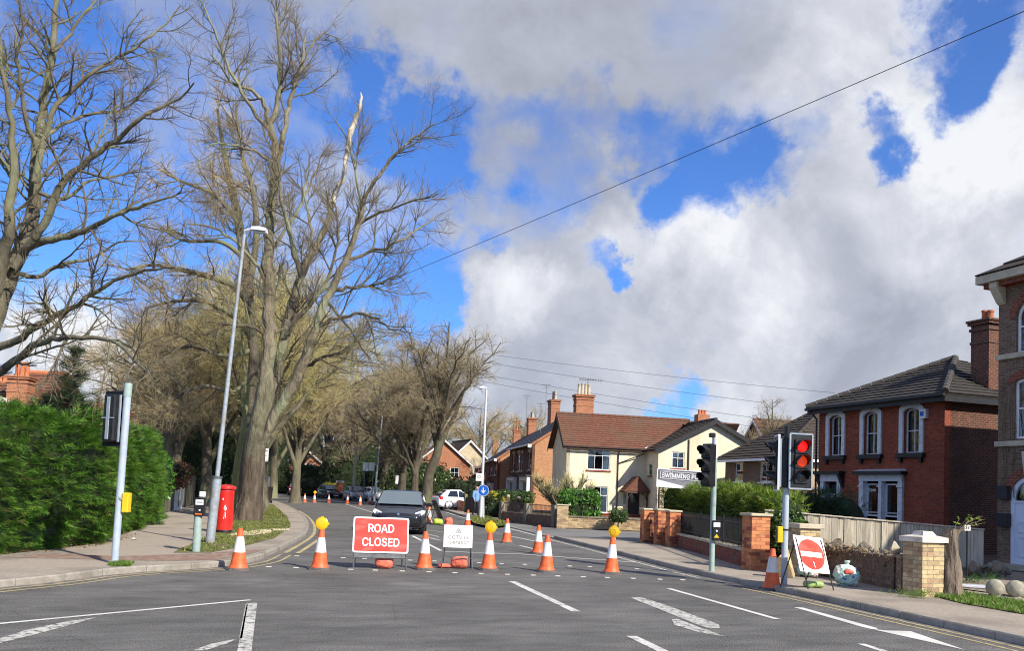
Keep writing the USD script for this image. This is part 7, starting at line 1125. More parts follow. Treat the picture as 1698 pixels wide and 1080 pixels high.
t.part('bracket', MB().tube([[0, 0, 2.0], [.2, -.08, 2.0]], .025, 8).tube([[0, 0, 2.8], [.2, -.08, 2.8]], .025, 8).tube([[0, 0, 2.02], [-.14, .1, 2.02]], .025, 8).tube([[0, 0, 2.78], [-.14, .1, 2.78]], .025, 8), 'signal_black')
pb_ = t.part('push_button_box', MB().cbox((-.11, -.01, A(1292, 887, b[1])[2] - b[2]), (.10, .13, .30), .012), 'yellow_plastic'); sub(pb_, 'cover_plate', MB().cbox((-.163, -.01, A(1292, 887, b[1])[2] - b[2]), (.008, .10, .26), .003), 'signal_black')
sub(pb_, 'clamp', MB().lathe([(.064, 0), (.064, .03)], 16, (0, 0, A(1292, 880, b[1])[2] - b[2])), 'signal_black')
# middle pole
b = G(1180, 948, PZ); t = T('traffic_signal', 'pale green signal pole with push-button box in front of the railings', 'traffic light', b, -1)
topz = A(1188, 724, b[1])[2] - b[2]
t.part('pole', MB().lathe([(.062, 0), (.062, .02), (.057, .03), (.057, topz - .45)], 20), 'pole_green', smooth=50); t.part('pole_cap', MB().lathe([(.062, topz - .47), (.062, topz), (.05, topz + .02), (0, topz + .02)], 20), 'lamp_white', smooth=50)
q = A(1172, 772, b[1]) - b; signal_head(t, np.array([q[0], -.02, q[2]]), -52, h=.92, w=.28, board=False, hood=.2)
t.part('bracket', MB().tube([[0, 0, q[2] + .38], [q[0], .02, q[2] + .38]], .025, 8).tube([[0, 0, q[2] - .38], [q[0], .02, q[2] - .38]], .025, 8), 'signal_black')
t.part('detector_camera', MB().cbox((-.07, -.03, topz + .02), (.12, .16, .09), .015).tube([[0, 0, topz - .06], [-.05, 0, topz]], .02, 6), 'signal_black')
pz_ = A(1186, 880, b[1])[2] - b[2]; pb_ = t.part('push_button_box', MB().cbox((.055, -.085, pz_), (.17, .11, .42), .015), 'signal_black')
sub(pb_, 'notice', MB().cbox((.055, -.143, pz_ + .12), (.14, .006, .10), .002), 'white_plastic')
v, f = MB().poly(Polygon([(-.055, -.05), (.055, -.05), (.0, .03)]), 0, .004).get(); sub(pb_, 'symbol', (np.stack([v[:, 0] + .055, -v[:, 2] - .141, v[:, 1] + pz_ - .10], 1), f), 'yellow_plastic'); sub(pb_, 'button', MB().lathe([(.022, 0), (.02, .012), (0, .014)], 14, (.055, -.141, pz_ - .01), 'y'), 'white_plastic')
# left pole, head from behind
b = G(190, 935, PZ); tp = A(213, 636, b[1]) - b; t = T('traffic_signal', 'blue-grey signal pole by the hedge with its head seen from behind', 'traffic light', b)
t.part('pole', MB().tube([[0, 0, 0], tp * .93], .062, 20), 'pole_paint', smooth=50); t.part('pole_cap', MB().tube([tp * .925, tp], .068, 20), 'pole_green', smooth=50)
q = A(187, 694, b[1]) - b; signal_head(t, np.array([q[0], .06, q[2]]), 158, h=.82, w=.27, back='signal_black', rim='signal_black')
t.part('bracket', MB().tube([tp * .88, [q[0], .05, q[2] + .36]], .025, 8).tube([tp * .66, [q[0], .05, q[2] - .36]], .025, 8), 'signal_black')
q = A(208.5, 834, b[1]) - b; pb_ = t.part('push_button_box', MB().cbox((q[0] + .015, -.0, q[2]), (.11, .15, .34), .012), 'yellow_plastic'); sub(pb_, 'clamp', MB().tube([[q[0] - .075, 0, q[2] + .05], [q[0] - .07, 0, q[2] + .09]], .07, 16), 'signal_grey')
# push-button post
b = G(325, 916, PZ); t = T('push_button_post', 'short green crossing post with a black button unit and white label', 'crossing post', b, 4)
z1 = A(328, 856, b[1])[2] - b[2]; z2 = A(329, 826, b[1])[2] - b[2]; z3 = A(331, 816, b[1])[2] - b[2]
t.part('post', MB().lathe([(.085, 0), (.083, .0), (.080, z1 + .02)], 18), 'pole_green', smooth=50); u_ = t.part('button_unit', MB().cbox((.03, -.03, (z1 + z2) / 2), (.21, .16, z2 - z1), .015), 'signal_black')
sub(u_, 'label', MB().cbox((.04, -.113, z2 - .09), (.16, .006, .11), .002), 'white_plastic'); sub(u_, 'label_print', MB().box((.04, -.1175, z2 - .09), (.12, .003, .022)), 'sign_print'); sub(u_, 'indicator', MB().cbox((.03, -.112, z1 + .04), (.14, .012, .035), .004), 'amber_led'); sub(u_, 'button', MB().lathe([(.02, 0), (0, .012)], 12, (.05, -.111, z1 + .12), 'y'), 'white_plastic')
t.part('cap', MB().cbox((.06, 0, (z2 + z3) / 2 + .01), (.12, .12, z3 - z2), .02), 'white_plastic')
# ---------------------------------------------------------------- lamp posts
def lamp_post(name, label, base, top, r0, r1, door, arm, m='galvanised', group=None):
    t = T(name, label, 'lamp post', base); d = np.array(top) - np.array(base); k = door / np.linalg.norm(d)
    t.part('base_section', MB().tube([[0, 0, 0], d * k], r0, 18), m, smooth=50); t.part('collar', MB().tube([d * k, d * (k + .006)], r0 * 1.15, 18), 'frame_grey', smooth=50)
    t.part('column', MB().tube([d * (k + .005), d], [r1, r1 * .72], 16), m, smooth=50)
    ar = np.array(arm); t.part('arm', MB().tube([d, d + [0, 0, .08], d + ar * .35 + [0, 0, .12]], r1 * .6, 8), 'lamp_white')
    A0 = d + ar * .3 + [0, 0, .12]; A1 = d + ar + [0, 0, .10]; w = .13; L = [A0 + [0, -w * .6, -.02], A0 + [0, w * .6, -.02], A0 + [0, 0, .07], A1 + [0, -w, -.05], A1 + [0, w, -.05], A1 + [0, -w * .7, .03], A1 + [0, w * .7, .03], (A0 + A1) / 2 + [0, -w * 1.1, -.04], (A0 + A1) / 2 + [0, w * 1.1, -.04], (A0 + A1) / 2 + [0, 0, .09]]
    ln = t.part('lantern', MB().hull(L), 'lamp_white'); c = (A0 * .35 + A1 * .65); sub(ln, 'lamp_glass', MB().hull([c + np.array([x, y, z]) * [1, 1, 1] for x in (-.14, .14) for y in (-.07, .07) for z in (-.062, -.082)]), 'headlight')
    return t
b = G(348, 901, PZ); lamp_post('lamp_post', 'tall leaning grey lamp post beside the red post box', b, A(405, 388, b[1] - .2), .108, .056, 1.55, (.55, -.05, .0))
b = G(797, 860, PZ); t = lamp_post('lamp_post', 'slim white lamp post with a small square plate by the blue sign', b, A(806.5, 647, b[1]), .10, .075, 1.3, (-.35, 0, 0), 'lamp_white')
q = A(796, 792, b[1]) - b; pl_ = t.part('plate', MB().cbox((q[0] - .05, -.10, q[2]), (.34, .02, .42), .006), 'white_plastic'); sub(pl_, 'symbol', MB().lathe([(.09, 0), (.09, .004), (.06, .004)], 20, (q[0] - .05, -.111, q[2] + .02), 'y'), 'sign_print')
b = G(805, 862, PZ); t = T('blue_round_sign', 'round blue mandatory sign on a white post by the slim lamp post', 'road sign', b)
q = A(801.5, 814, b[1]) - b; t.part('post', MB().tube([[-.1, 0, 0], [q[0], 0, q[2] + .2]], .04, 10), 'lamp_white'); d_ = t.part('disc', MB().lathe([(0, 0), (.30, 0), (.30, .02), (0, .02)], 28, (q[0], -.05, q[2]), 'y'), 'sign_blue')
sub(d_, 'rim', MB().lathe([(.285, .018), (.285, .024), (.27, .024)], 28, (q[0], -.05, q[2]), 'y'), 'sign_white')
v, f = MB().poly(Polygon([(-.03, .16), (.03, .16), (.03, -.02), (.10, .03), (.12, -.02), (0, -.17), (-.12, -.02), (-.10, .03), (-.03, -.02)]), 0, .004).get(); sub(d_, 'arrow', (np.stack([v[:, 0] + q[0], -v[:, 2] - .0705, v[:, 1] + q[2]], 1), f), 'sign_dull')
# ---------------------------------------------------------------- post box
b = G(371, 884, PZ); t = T('post_box', 'red pillar post box with white graffiti beside the leaning lamp post', 'post box', b, -4)
t.part('plinth', MB().lathe([(.245, 0), (.245, .07), (.235, .085)], 36), 'postbox_black', smooth=40)
t.part('body', MB().lathe([(.232, .08), (.232, 1.16), (.236, 1.17), (.236, 1.20), (.228, 1.21), (.228, 1.24)], 36), 'postbox_red', smooth=40)
t.part('cap', MB().lathe([(.228, 1.235), (.275, 1.25), (.278, 1.30), (.262, 1.325), (.16, 1.365), (0, 1.385)], 36), 'postbox_red', smooth=40)
rg = np.random.default_rng(2)
def on_body(th, z, r=.2345): return np.array([r * math.sin(th), -r * math.cos(th), z])
g_ = MB()
for stroke in ([(.25, .78), (.32, .74), (.22, .70), (.33, .66)], [(.42, .80), (.36, .72), (.46, .68), (.38, .62)], [(.28, .58), (.38, .60), (.42, .52), (.34, .47), (.27, .52)], [(.44, .56), (.48, .48), (.42, .42)], [(.2, .46), (.24, .4)], [(.5, .74), (.53, .66)]):
    g_.tube([on_body(th, z) for th, z in stroke], .010, 5)
t.part('graffiti', g_, 'sign_white'); pl = MB()
for th in np.linspace(-.22, -.02, 4): pass
t.part('enamel_plate', MB().hull([on_body(th, z, r) for th in (.02, .16) for z in (.93, .99) for r in (.229, .239)]), 'sign_white')
t.part('door', MB().hull([on_body(th, z, r) for th in np.linspace(1.0, 1.8, 6) for z in (.2, .85) for r in (.225, .236)]), 'postbox_red')
# ---------------------------------------------------------------- far signs, bins
b = G(437, 838, PZ); b = np.array([A(437, 838, 40)[0], 40, PZ]); t = T('bus_stop_flag', 'white bus stop flag beside the big tree trunk', 'bus stop', b); q = A(438.5, 755, 40) - b
t.part('pole', MB().tube([[q[0], 0, 0], [q[0], 0, q[2] + .35]], .035, 8), 'frame_grey'); f_ = t.part('flag', MB().cbox((q[0] + .02, -.05, q[2]), (.34, .02, .58), .006), 'sign_white'); sub(f_, 'lettering', MB().box((q[0] + .02, -.0625, q[2] + .18), (.26, .004, .05)).box((q[0] + .02, -.0625, q[2] - .02), (.22, .004, .03)), 'sign_print')
b = np.array([A(428.5, 836, 52)[0], 52, PZ]); 
def wheelie(name, label, b, m, w=.56, h=1.07, rz=0):
    t = T(name, label, 'wheelie bin', b, rz); t.part('body', MB().hull([(x * s, y * s, z) for x in (-w / 2, w / 2) for y in (-w * .6, w * .6) for z, s in ((.03, .8), (h - .1, 1.))]), m); t.part('lid', MB().hull([(x * 1.05, y * 1.05, z) for x in (-w / 2, w / 2) for y, z in ((-w * .62, h - .1), (w * .62, h - .08), (w * .5, h), (-w * .55, h - .04))]), m)
    t.part('handle', MB().tube([(-w * .4, w * .7, h - .06), (w * .4, w * .7, h - .06)], .02, 6), m); 
    for s in (-1, 1): t.part('wheel', MB().lathe([(.1, -.03), (.1, .03), (0, .03)], 12, (s * w * .42, w * .5, .1), 'x'), 'rubber')
b = G(442, 835, PZ); wheelie('wheelie_bin', 'dark brown wheelie bin on the verge right of the big trunk', b, 'dark_brown_paint', .6, 1.15)
b = np.array([A(440, 820, 74)[0], 74, PZ]); t = T('verge_sign', 'small white double sign on the far left verge beyond the bin', 'road sign', b); q = A(440, 802, 74) - b; t.part('post', MB().tube([[q[0], 0, 0], [q[0], 0, q[2]]], .04, 6), 'frame_grey'); t.part('plate', MB().cbox((q[0] - .2, 0, q[2]), (.3, .03, .7), .005), 'sign_white'); t.part('plate', MB().cbox((q[0] + .22, 0, q[2] + .1), (.32, .03, .9), .005), 'sign_white')
b = G(607, 839, PZ); b = np.array([A(607, 839, 78)[0], 78, PZ]); t = T('direction_sign', 'pair of pale backs of a direction sign on two dark posts', 'road sign', b)
for px in (605, 619): q = A(px, 775, 78) - b; t.part('post', MB().tube([[q[0], 0, 0], [q[0], 0, q[2] + .5]], .05, 6), 'frame_grey')
for px in (606.5, 616.5): q = A(px, 774.5, 78) - b; t.part('panel', MB().cbox((q[0], -.07, q[2]), (.48, .03, .72), .006), 'sign_dull')
b = np.array([A(619, 838, 80)[0], 80, PZ]); t = T('lamp_column', 'thin grey lamp column rising behind the direction sign', 'lamp post', b); q = A(634, 690, 80) - b; t.part('column', MB().tube([[.05, 0, 0], q], [.10, .05], 8), 'galvanised')
b = np.array([A(585, 832, 92)[0], 92, PZ]); t = T('utility_pole', 'weathered wooden utility pole among the far trees', 'utility pole', b); q = A(591, 742, 92) - b; t.part('pole', MB().tube([[0, 0, 0], q], [.17, .12], 8), 'dead_wood'); t.part('crossarm', MB().box(q * .96, (1.2, .1, .1)), 'dead_wood')
b = np.array([A(661, 834, 86)[0], 86, PZ]); t = T('verge_sign', 'small white sign on a post between the ivy-dark trunks', 'road sign', b); q = A(660, 796, 86) - b; t.part('post', MB().tube([[q[0], 0, 0], [q[0], 0, q[2]]], .05, 6), 'galvanised'); t.part('plate', MB().cbox((q[0], -.06, q[2]), (.45, .03, .8), .005), 'sign_white')
b = np.array([A(342, 830, 62)[0], 62, PZ]); t = T('footway_sign', 'small white sign on a short post along the left footway', 'road sign', b); q = A(341.5, 799, 62) - b; t.part('post', MB().tube([[q[0] + .1, 0, 0], [q[0] + .1, 0, q[2]]], .04, 6), 'lamp_white'); t.part('plate', MB().cbox((q[0], -.05, q[2]), (.32, .03, .32), .005), 'sign_white')
# banner
t = T('banner', 'white and grey SWIMMING POOL banner above the clipped hedge', 'banner', A(1133, 795, 31) * [1, 1, 0], -4); c = A(1134, 795.5, 31)[2]
O = np.array([0, 0, c]); nn = np.array([0, -1., 0]); dr = -.035; XX = norm(np.array([1, 0, dr * 1.0])); UU = np.array([-XX[2], 0, XX[0]])
t.part('board', face_mesh(MB().poly(sbox(-.90, -.32, .90, .32), -.02, 0), O, XX, nn, UU), 'banner_white')
t.part('grey_field', face_mesh(MB().poly(Polygon([(-.87, .29), (.87, .29), (.87, -.06), (-.87, -.06)]), 0, .003), O, XX, nn, UU), 'banner_grey'); t.part('grey_wedge', face_mesh(MB().poly(Polygon([(-.87, -.064), (.87, -.064), (.87, -.29), (.35, -.29)]), 0, .003), O, XX, nn, UU), 'banner_mid')
fr_ = sbox(-.79, -.02, .81, .235).difference(sbox(-.775, -.005, .795, .22)); fr_ = fr_.difference(sbox(-.70, .20, -.34, .26)); t.part('outline', face_mesh(MB().poly(fr_, .002, .006), O, XX, nn, UU), 'banner_white')
for txt, h_, x0, w_, y_ in (('CASTLE', .055, -.69, .33, .20), ('SWIMMING POOL', .145, -.73, 1.45, .03)):
    m = text_on(txt, h_, True); v, f = vf(m); b0, b1 = v[:, 0].min(), v[:, 0].max(); v = (v - [b0, 0, 0]) * [w_ / (b1 - b0), 1, 1] + [x0, y_, .003]; t.part('lettering', face_mesh((v, f), O, XX, nn, UU), 'banner_white')
for s in (-.8, .8): t.part('post', MB().tube([[s, .06, 0], [s, .06, c + .25]], .035, 8), 'dark_wood')
# overhead wires
def wire(name, label, P, sag, r, group=None):
    a, b_ = np.array(P[0]), np.array(P[1]); s = np.linspace(0, 1, 40)[:, None]; pts = a + (b_ - a) * s; pts[:, 2] -= sag * 4 * (s * (1 - s))[:, 0]
    single(name, MB().tube(pts, r, 5), 'wire', label, 'cable', group, smooth=True)
a_, b_ = A(690, 447, 30), A(1698, 15, 15); d_ = b_ - a_; wire('telephone_wire', 'single dark cable slanting up across the sky from the big tree', (a_ - d_ * .12, a_ + d_ * 1.3), .05, .008)
for i, (p, q) in enumerate([((590, 556), (1385, 652)), ((600, 563), (1265, 668)), ((612, 584), (1300, 700)), ((612, 594), (1290, 714))]):
    wire('power_line', ['topmost', 'second', 'third', 'lowest'][i] + ' of four thin lines strung above the yellow house', (A(*p, 88), A(*q, 74)), .35, .014, 'thin lines above the houses')
# ---------------------------------------------------------------- cars
def car(name, label, loc, rz, paint, L=4.05, Wd=1.74, Hh=1.47, detail=True, estate=False, plate_text=None):
    """heading towards local -y"""
    t = T(name, label, 'car', loc, rz); h2 = L / 2; hw = Wd / 2; belt = .95
    st = [(-h2, .46, .60, .62), (-h2 + .06, .30, .70, .80), (-h2 + .22, .22, .74, .92), (-h2 + .5, .19, .80, .97), (-h2 + .95, .18, .91, 1.0), (-h2 + 1.15, .18, .955, 1.0), (-.2, .17, .97, 1.0), (.6, .17, .99, 1.0), (1.2, .18, 1.0, 1.0), (h2 - .35, .2, 1.0, .97), (h2 - .08, .28, .96, .90), (h2, .42, .86, .80)]
    rings = []
    for y, zb, zt, wf in st:
        w = hw * wf; half = [(0, zb), (w * .82, zb), (w * .97, zb + .08), (w, zb + .22 * (zt - zb) + .06), (w * 1.0, zb + .60 * (zt - zb)), (w * .975, zb + .80 * (zt - zb)), (w * .93, zt - .035), (w * .84, zt - .005), (w * .45, zt + .02), (0, zt + .028)]
        rings.append([(x, y, z) for x, z in half] + [(-x, y, z) for x, z in half[-2:0:-1]])
    n = len(rings[0]); v = np.array(rings).reshape(-1, 3); f = [[i * n + j, i * n + (j + 1) % n, (i + 1) * n + (j + 1) % n, (i + 1) * n + j] for i in range(len(rings) - 1) for j in range(n)]; f = [g for q in f for g in ([q[0], q[1], q[2]], [q[0], q[2], q[3]])]
    for e, o in ((0, 1), (len(rings) - 1, 0)):
        c = len(v); v = np.vstack([v, v[e * n:(e + 1) * n].mean(0)]); f += [[c, e * n + (j + 1) % n, e * n + j] if o else [c, e * n + j, e * n + (j + 1) % n] for j in range(n)]
    body = t.part('body', (v, np.array(f)[:, ::-1]), paint, smooth=38)
    # greenhouse
    yb = h2 - .30; gs = [(-h2 + 1.02, belt - .02, .90), (-h2 + 1.5, 1.22, .84), (-h2 + 1.92, Hh - .06, .775), (-.05 + .1, Hh - .004, .765), (.75, Hh - .01, .755), (yb - .42, Hh - .07, .73), (yb - .1, 1.25, .74), (yb + .12, 1.0, .80)]; rings = []
    for y, z, wf in gs: wb = hw * .93; wt = hw * wf * (1 if z > 1.1 else 1.06); half = [(wb, belt - .03), (wt + (wb - wt) * .25, belt + (z - belt) * .78), (wt * .95, z - .02), (wt * .6, z + .012), (0, z + .02)]; rings.append([(x, y, q) for x, q in half] + [(-x, y, q) for x, q in half[-2::-1]])
    n = len(rings[0]); v = np.array(rings).reshape(-1, 3); f = []
    for i in range(len(rings) - 1):
        for j in range(n - 1): a = i * n + j; f += [[a, a + 1, a + n + 1], [a, a + n + 1, a + n]]
    t.part('roof', (v, np.array(f)), paint, smooth=38)
    def lerp(P, u, w_): return (P[0] * (1 - u) + P[1] * u) * (1 - w_) + (P[3] * (1 - u) + P[2] * u) * w_
    def panel(P, off, m, nm, parent=None, k=1):
        P = [np.array(p, float) for p in P]; nn = norm(np.cross(P[1] - P[0], P[-1] - P[0])); q = np.array([p + nn * off for p in P] + [p - nn * .012 for p in P]); k = len(P); f = [[0, i, i + 1] for i in range(1, k - 1)] + [[k, k + i + 1, k + i] for i in range(1, k - 1)] + [x for i in range(k) for x in ([i, k + i, k + (i + 1) % k], [i, k + (i + 1) % k, (i + 1) % k])]
        return t.part(nm, (q, np.array(f)), m) if not parent else sub(parent, nm, (q, np.array(f)), m)
    y0, y1 = -h2 + 1.02, -h2 + 1.92; g0, g1 = hw * .90, hw * .735
    N_ = 7; xs = np.linspace(-1, 1, N_); v = []
    for x in xs: bow = -.06 * (1 - x * x); v += [(x * g0 * .96, y0 + .03 + bow, belt + .035), (x * g1 * .97, y1 - .03 + bow * .5, Hh - .05)]
    v = np.array(v) + np.array([0, -.030, .030]); ws_ = t.part('windscreen', (v, np.array([g for i in range(N_ - 1) for g in ([2 * i, 2 * i + 2, 2 * i + 3], [2 * i, 2 * i + 3, 2 * i + 1])])), 'car_screen', smooth=True)
    sub(ws_, 'wiper', MB().tube([(-.45, y0 - .02, belt + .06), (.05, y0 + .0, belt + .075)], .012, 4).tube([(.1, y0 - .03, belt + .06), (.55, y0 + .02, belt + .08)], .012, 4), 'car_trim'); sub(ws_, 'mirror', MB().cbox((0, y1 - .1, Hh - .17), (.2, .04, .07), .01), 'car_trim')
    for s in (-1, 1):
        X = lambda z: s * (hw * .93 + (hw * .755 - hw * .93) * (z - belt) / (Hh - belt)) + s * .004
        for nm, (ya, yb1, yb2, yc) in (('side_window', (-h2 + 1.30, -h2 + 1.95, .28, .30)), ('side_window', (.36, .38, .95, 1.22))):
            P = [(X(belt + .03), ya, belt + .03), (X(belt + .03), yc, belt + .03), (X(Hh - .11), yb2, Hh - .11), (X(Hh - .11), yb1, Hh - .11)]; P = P if s > 0 else P[::-1]; panel(P, .012, 'car_glass', nm)
        t.part('wing_mirror', MB().cbox((s * (hw + .08), -h2 + 1.38, belt + .06), (.19, .10, .13), .03), paint)
    v = []
    for x in xs: v += [(x * hw * .74, yb + .13, belt + .10), (x * hw * .70, yb - .36, Hh - .085)]
    v = np.array(v) + [0, .02, .02]; t.part('rear_window', (v, np.array([g for i in range(N_ - 1) for g in ([2 * i, 2 * i + 3, 2 * i + 2], [2 * i, 2 * i + 1, 2 * i + 3])])), 'car_glass', smooth=True)
    # wheels, arches
    for sx in (-1, 1):
        for yy in (-h2 + .80, h2 - .78):
            pr_ = [(.20, -.10), (.28, -.11), (.315, -.09), (.32, 0), (.315, .09), (.28, .11), (.20, .10)]; w_ = t.part('wheel', MB().lathe(pr_, 24, (sx * (hw - .12), yy, .315), 'x'), 'rubber', smooth=40); rm = MB().lathe([(.0, .06 * sx), (.05, .085 * sx), (.19, .075 * sx), (.21, .10 * sx)], 20, (sx * (hw - .12), yy, .315), 'x'); sub(w_, 'rim', rm, 'alloy')
            a = np.linspace(-.1, math.pi + .1, 16); P = [(sx * (hw + .004), yy + r * math.cos(q), .33 + r * math.sin(q)) for r in (.36, .30) for q in a]; P2 = [(sx * (hw - .06), y, z) for _, y, z in P]; vv = np.array(P + P2); k = 16; ff = []
            for i in range(k - 1): ff += [[i, i + 1, k + i + 1], [i, k + i + 1, k + i], [2 * k + i, 2 * k + i + 1, i + 1], [2 * k + i, i + 1, i]]
            t.part('wheel_arch', (vv, np.array(ff)), 'car_trim')
    # front
    fy = lambda x: -h2 + .015 + .30 * (abs(x) / hw) ** 2.6
    def front(pts, off, m, nm, parent=None): P = [np.array([x, fy(x) - off - .0 + .10 * max(0, z - .62) * 1.2, z]) for x, z in pts]; q = np.array(P + [p + [0, .10, 0] for p in P]); k = len(P); f = [[0, i + 1, i] for i in range(1, k - 1)] + [x for i in range(k) for x in ([i, (i + 1) % k, k + (i + 1) % k], [i, k + (i + 1) % k, k + i])]; return t.part(nm, (q, np.array(f)[:, ::-1]), m) if not parent else sub(parent, nm, (q, np.array(f)[:, ::-1]), m)
    gr_ = front([(-.40, .63), (.40, .63), (.46, .55), (.36, .44), (-.36, .44), (-.46, .55)], .03, 'car_trim', 'grille')
    for z in (.48, .52, .56, .60): sub(gr_, 'grille_bar', MB().tube([(-.38, fy(.3) - .045, z), (0, fy(0) - .038, z), (.38, fy(.3) - .045, z)], .006, 4), 'chrome')
    front([(-.26, .40), (.26, .40), (.26, .29), (-.26, .29)], .035, 'white_plastic', 'number_plate'); front([(-.52, .27), (.52, .27), (.45, .20), (-.45, .20)], .02, 'car_trim', 'lower_intake')
    for s in (-1, 1):
        P = [(s * hw * .97, -h2 + .36, .74), (s * hw * .985, -h2 + .62, .80), (s * hw * .9, -h2 + .50, .835), (s * hw * .62, -h2 + .16, .735), (s * hw * .60, -h2 + .09, .66), (s * hw * .86, -h2 + .19, .655)]
        c = np.mean(P, 0); H_ = t.part('headlight', MB().hull([np.array(p) + o for p in P for o in ((0, -.012, .012), (s * -.03, .10, -.02))]), 'headlight'); sub(H_, 'lamp_unit', MB().lathe([(.055, 0), (.05, .012), (0, .02)], 14, (s * hw * .78, -h2 + .125, .70), 'y'), 'chrome')
        fg = t.part('fog_light', MB().hull([(s * x, fy(x) - o, z) for x, z in ((.52, .38), (.70, .42), (.74, .34), (.56, .28)) for o in (.03, -.05)]), 'car_trim'); sub(fg, 'fog_lens', MB().lathe([(.05, 0), (.04, .012), (0, .015)], 12, (s * .635, fy(.635) - .028, .355), 'y'), 'headlight')
        t.part('tail_light', MB().hull([(s * hw * a, h2 - b, z) for a, b in ((.98, .28), (.92, .08), (.72, .03), (.72, .1)) for z in (.78, .98)]), 'tail_red')
    t.part('badge', MB().lathe([(.05, 0), (.045, .012), (0, .015)], 16, (0, fy(0) - .03, .68), 'y'), 'chrome'); t.part('rear_plate', MB().cbox((0, h2 + .005, .72), (.5, .02, .11), .004), 'yellow_plastic')
    t.part('aerial', MB().tube([(0, .9, Hh), (0, 1.15, Hh + .16)], .008, 4), 'car_trim'); t.part('sill', MB().mm((-hw * .96, -h2 + 1.2, .15), (hw * .96, h2 - 1.2, .22)), 'car_trim'); return t
fl_, fr_ = G(612, 886), G(707, 889); car('parked_car', 'charcoal hatchback facing us in the lane behind the ROAD CLOSED sign', (fl_ + fr_) / 2 + np.array([-.16, 2.0, 0]), 4., 'car_charcoal', 4.05, 1.82, 1.48)
car('parked_car', 'red car facing us on the far left of the bend', G(483, 822) + np.array([0, 2, 0]), 16, 'car_red', 4.1, 1.75, 1.48)
car('parked_car', 'black car parked at the far right kerb by the yellow shrubs', np.array([A(541, 829, 99)[0], 99 + 1.6, 0]), 30, 'car_black', 4.4, 1.82, 1.5)
car('parked_car', 'silver-blue car parked at the far right kerb by the far ball-topped pier', np.array([A(584, 833, 90)[0], 91.5, 0]), 22, 'car_silver', 4.5, 1.8, 1.46)
car('parked_car', 'white car parked behind the silver-blue car, half hidden by the sign posts', np.array([A(618, 834, 97)[0], 98, 0]), 40, 'car_white', 4.3, 1.78, 1.45)
car('parked_car', 'white hatchback with red tail light in the drive by the tall forked tree', np.array([A(758, 848, 66)[0], 66.5, .05]), 118, 'car_white', 3.7, 1.68, 1.5)
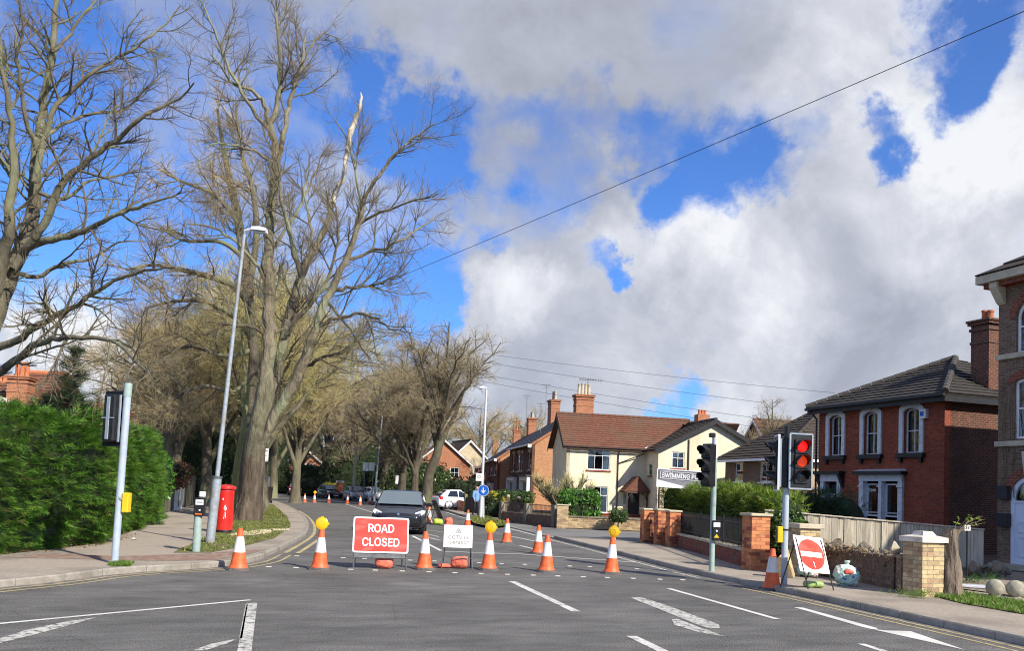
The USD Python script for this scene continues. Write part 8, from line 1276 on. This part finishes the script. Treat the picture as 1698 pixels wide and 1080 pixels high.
# ---------------------------------------------------------------- people
def hullbones(bones, refine=.03, it=6):
    tot = None
    for (p, rp), (q, rq) in bones:
        s = [m3.Manifold.sphere(r_, 20).translate(tuple(map(float, x))) for x, r_ in ((p, rp), (q, rq))]; h = m3.Manifold.batch_hull(s); tot = h if tot is None else tot + h
    tot = tot.refine_to_length(refine); m = tot.to_mesh(); tm = trimesh.Trimesh(np.array(m.vert_properties[:, :3], float), np.array(m.tri_verts), process=True); trimesh.smoothing.filter_taubin(tm, iterations=it); return tm
def person(label, loc, rz, hair, top, trousers, scale=1.65, bagm=None):
    k = scale / 1.7; t = T('person', label, 'person', loc, rz); V = lambda *a: np.array(a) * k
    # walking: left leg forward (towards -y), right leg back
    J = dict(pel=V(0, 0, .93), ch=V(0, -.03, 1.28), nk=V(0, -.04, 1.46), hd=V(0, -.06, 1.585), hl=V(.09, 0, .90), hr=V(-.09, 0, .90), kl=V(.095, -.14, .50), kr=V(-.095, .05, .49), al=V(.095, -.14, .09), ar=V(-.095, .26, .13), tl=V(.10, -.30, .035), tr_=V(-.10, .14, .035), sl=V(.175, -.02, 1.39), sr=V(-.175, -.02, 1.39), el=V(.23, .07, 1.12), er=V(-.23, -.06, 1.12), wl=V(.22, -.06, .90), wr=V(-.22, -.22, .95))
    b = lambda a, ra, c, rc: ((J[a], ra * k), (J[c], rc * k))
    bones = [b('pel', .13, 'ch', .135), b('ch', .13, 'nk', .055), b('nk', .05, 'hd', .06), b('hl', .085, 'kl', .058), b('hr', .085, 'kr', .058), b('kl', .055, 'al', .038), b('kr', .055, 'ar', .038), b('al', .04, 'tl', .032), b('ar', .04, 'tr_', .032), b('ch', .1, 'sl', .06), b('ch', .1, 'sr', .06), b('sl', .052, 'el', .042), b('sr', .052, 'er', .042), b('el', .04, 'wl', .028), b('er', .04, 'wr', .028), ((J['hd'], .085 * k), (J['hd'] + V(0, -.012, .05), .082 * k)), ((J['hd'] + V(0, -.07, -.03), .035 * k), (J['hd'] + V(0, -.07, .0), .03 * k)), ((J['hd'] + V(0, -.09, .01), .012 * k), (J['hd'] + V(0, -.085, .035), .01 * k))]
    for s, w in ((1, 'wl'), (-1, 'wr')):
        p = J[w]; palm = p + V(0, -.02, -.07); bones.append(((p, .026 * k), (palm, .026 * k)))
        for i in range(4): y = (-.03 + .02 * i); a_ = palm + V(0, y, -.015); c_ = a_ + V(-s * .012, -.012, -.045 + .006 * abs(i - 1)); e_ = c_ + V(-s * .02, -.008, -.022); bones += [((a_, .0095 * k), (c_, .009 * k)), ((c_, .009 * k), (e_, .008 * k))]
        q = p + V(-s * .012, -.035, -.035); bones += [((q, .011 * k), (q + V(-s * .012, -.022, -.035), .009 * k))]
    t.part('body', hullbones(bones, .025, 5), 'skin', smooth=True)
    t.part('jacket', hullbones([b('pel', .165, 'ch', .165), b('ch', .15, 'nk', .07), b('ch', .125, 'sl', .085), b('ch', .125, 'sr', .085), b('sl', .078, 'el', .062), b('sr', .078, 'er', .062), b('el', .06, 'wl', .045), b('er', .06, 'wr', .045)], .03, 5), top, smooth=True)
    t.part('trousers', hullbones([((J['pel'] + V(0, 0, -.03), .135 * k), (J['pel'] + V(0, 0, .05), .135 * k)), b('hl', .105, 'kl', .078), b('hr', .105, 'kr', .078), b('kl', .076, 'al', .062), b('kr', .076, 'ar', .062)], .03, 5), trousers, smooth=True)
    t.part('shoes', hullbones([b('al', .05, 'tl', .042), b('ar', .05, 'tr_', .042)], .02, 3), 'black_plastic', smooth=True)
    h_ = J['hd']; t.part('hair', hullbones([((h_ + V(0, .02, .05), .1 * k), (h_ + V(0, .02, .035), .1 * k)), ((h_ + V(.06, .035, .02), .055 * k), (h_ + V(.07, .03, -.1), .045 * k)), ((h_ + V(-.06, .035, .02), .055 * k), (h_ + V(-.07, .03, -.1), .045 * k)), ((h_ + V(0, .06, .02), .07 * k), (h_ + V(0, .07, -.12), .06 * k))], .02, 4), hair, smooth=True)
    for s in (-1, 1): t.part('eye', MB().lathe([(.011, 0), (.008, .004), (0, .005)], 8, h_ + V(s * .032, -.083, .035), 'y'), 'black_plastic')
    t.part('mouth', MB().box(h_ + V(0, -.102, -.035), (.045 * k, .006, .008)), 'tail_red'); return t
b = np.array([A(788.5, 860, 53.5)[0], 53.5, PZ]); person('woman with ginger hair, pale blue jacket and dark trousers walking by the slim lamp post', b, 25, 'hair_ginger', 'jacket_blue', 'trousers_dark', 1.68)
b = np.array([A(351, 826, 74)[0], 74, PZ]); person('distant person in a pink top on the left footway', b, 10, 'trousers_dark', 'top_pink', 'trousers_dark', 1.7)
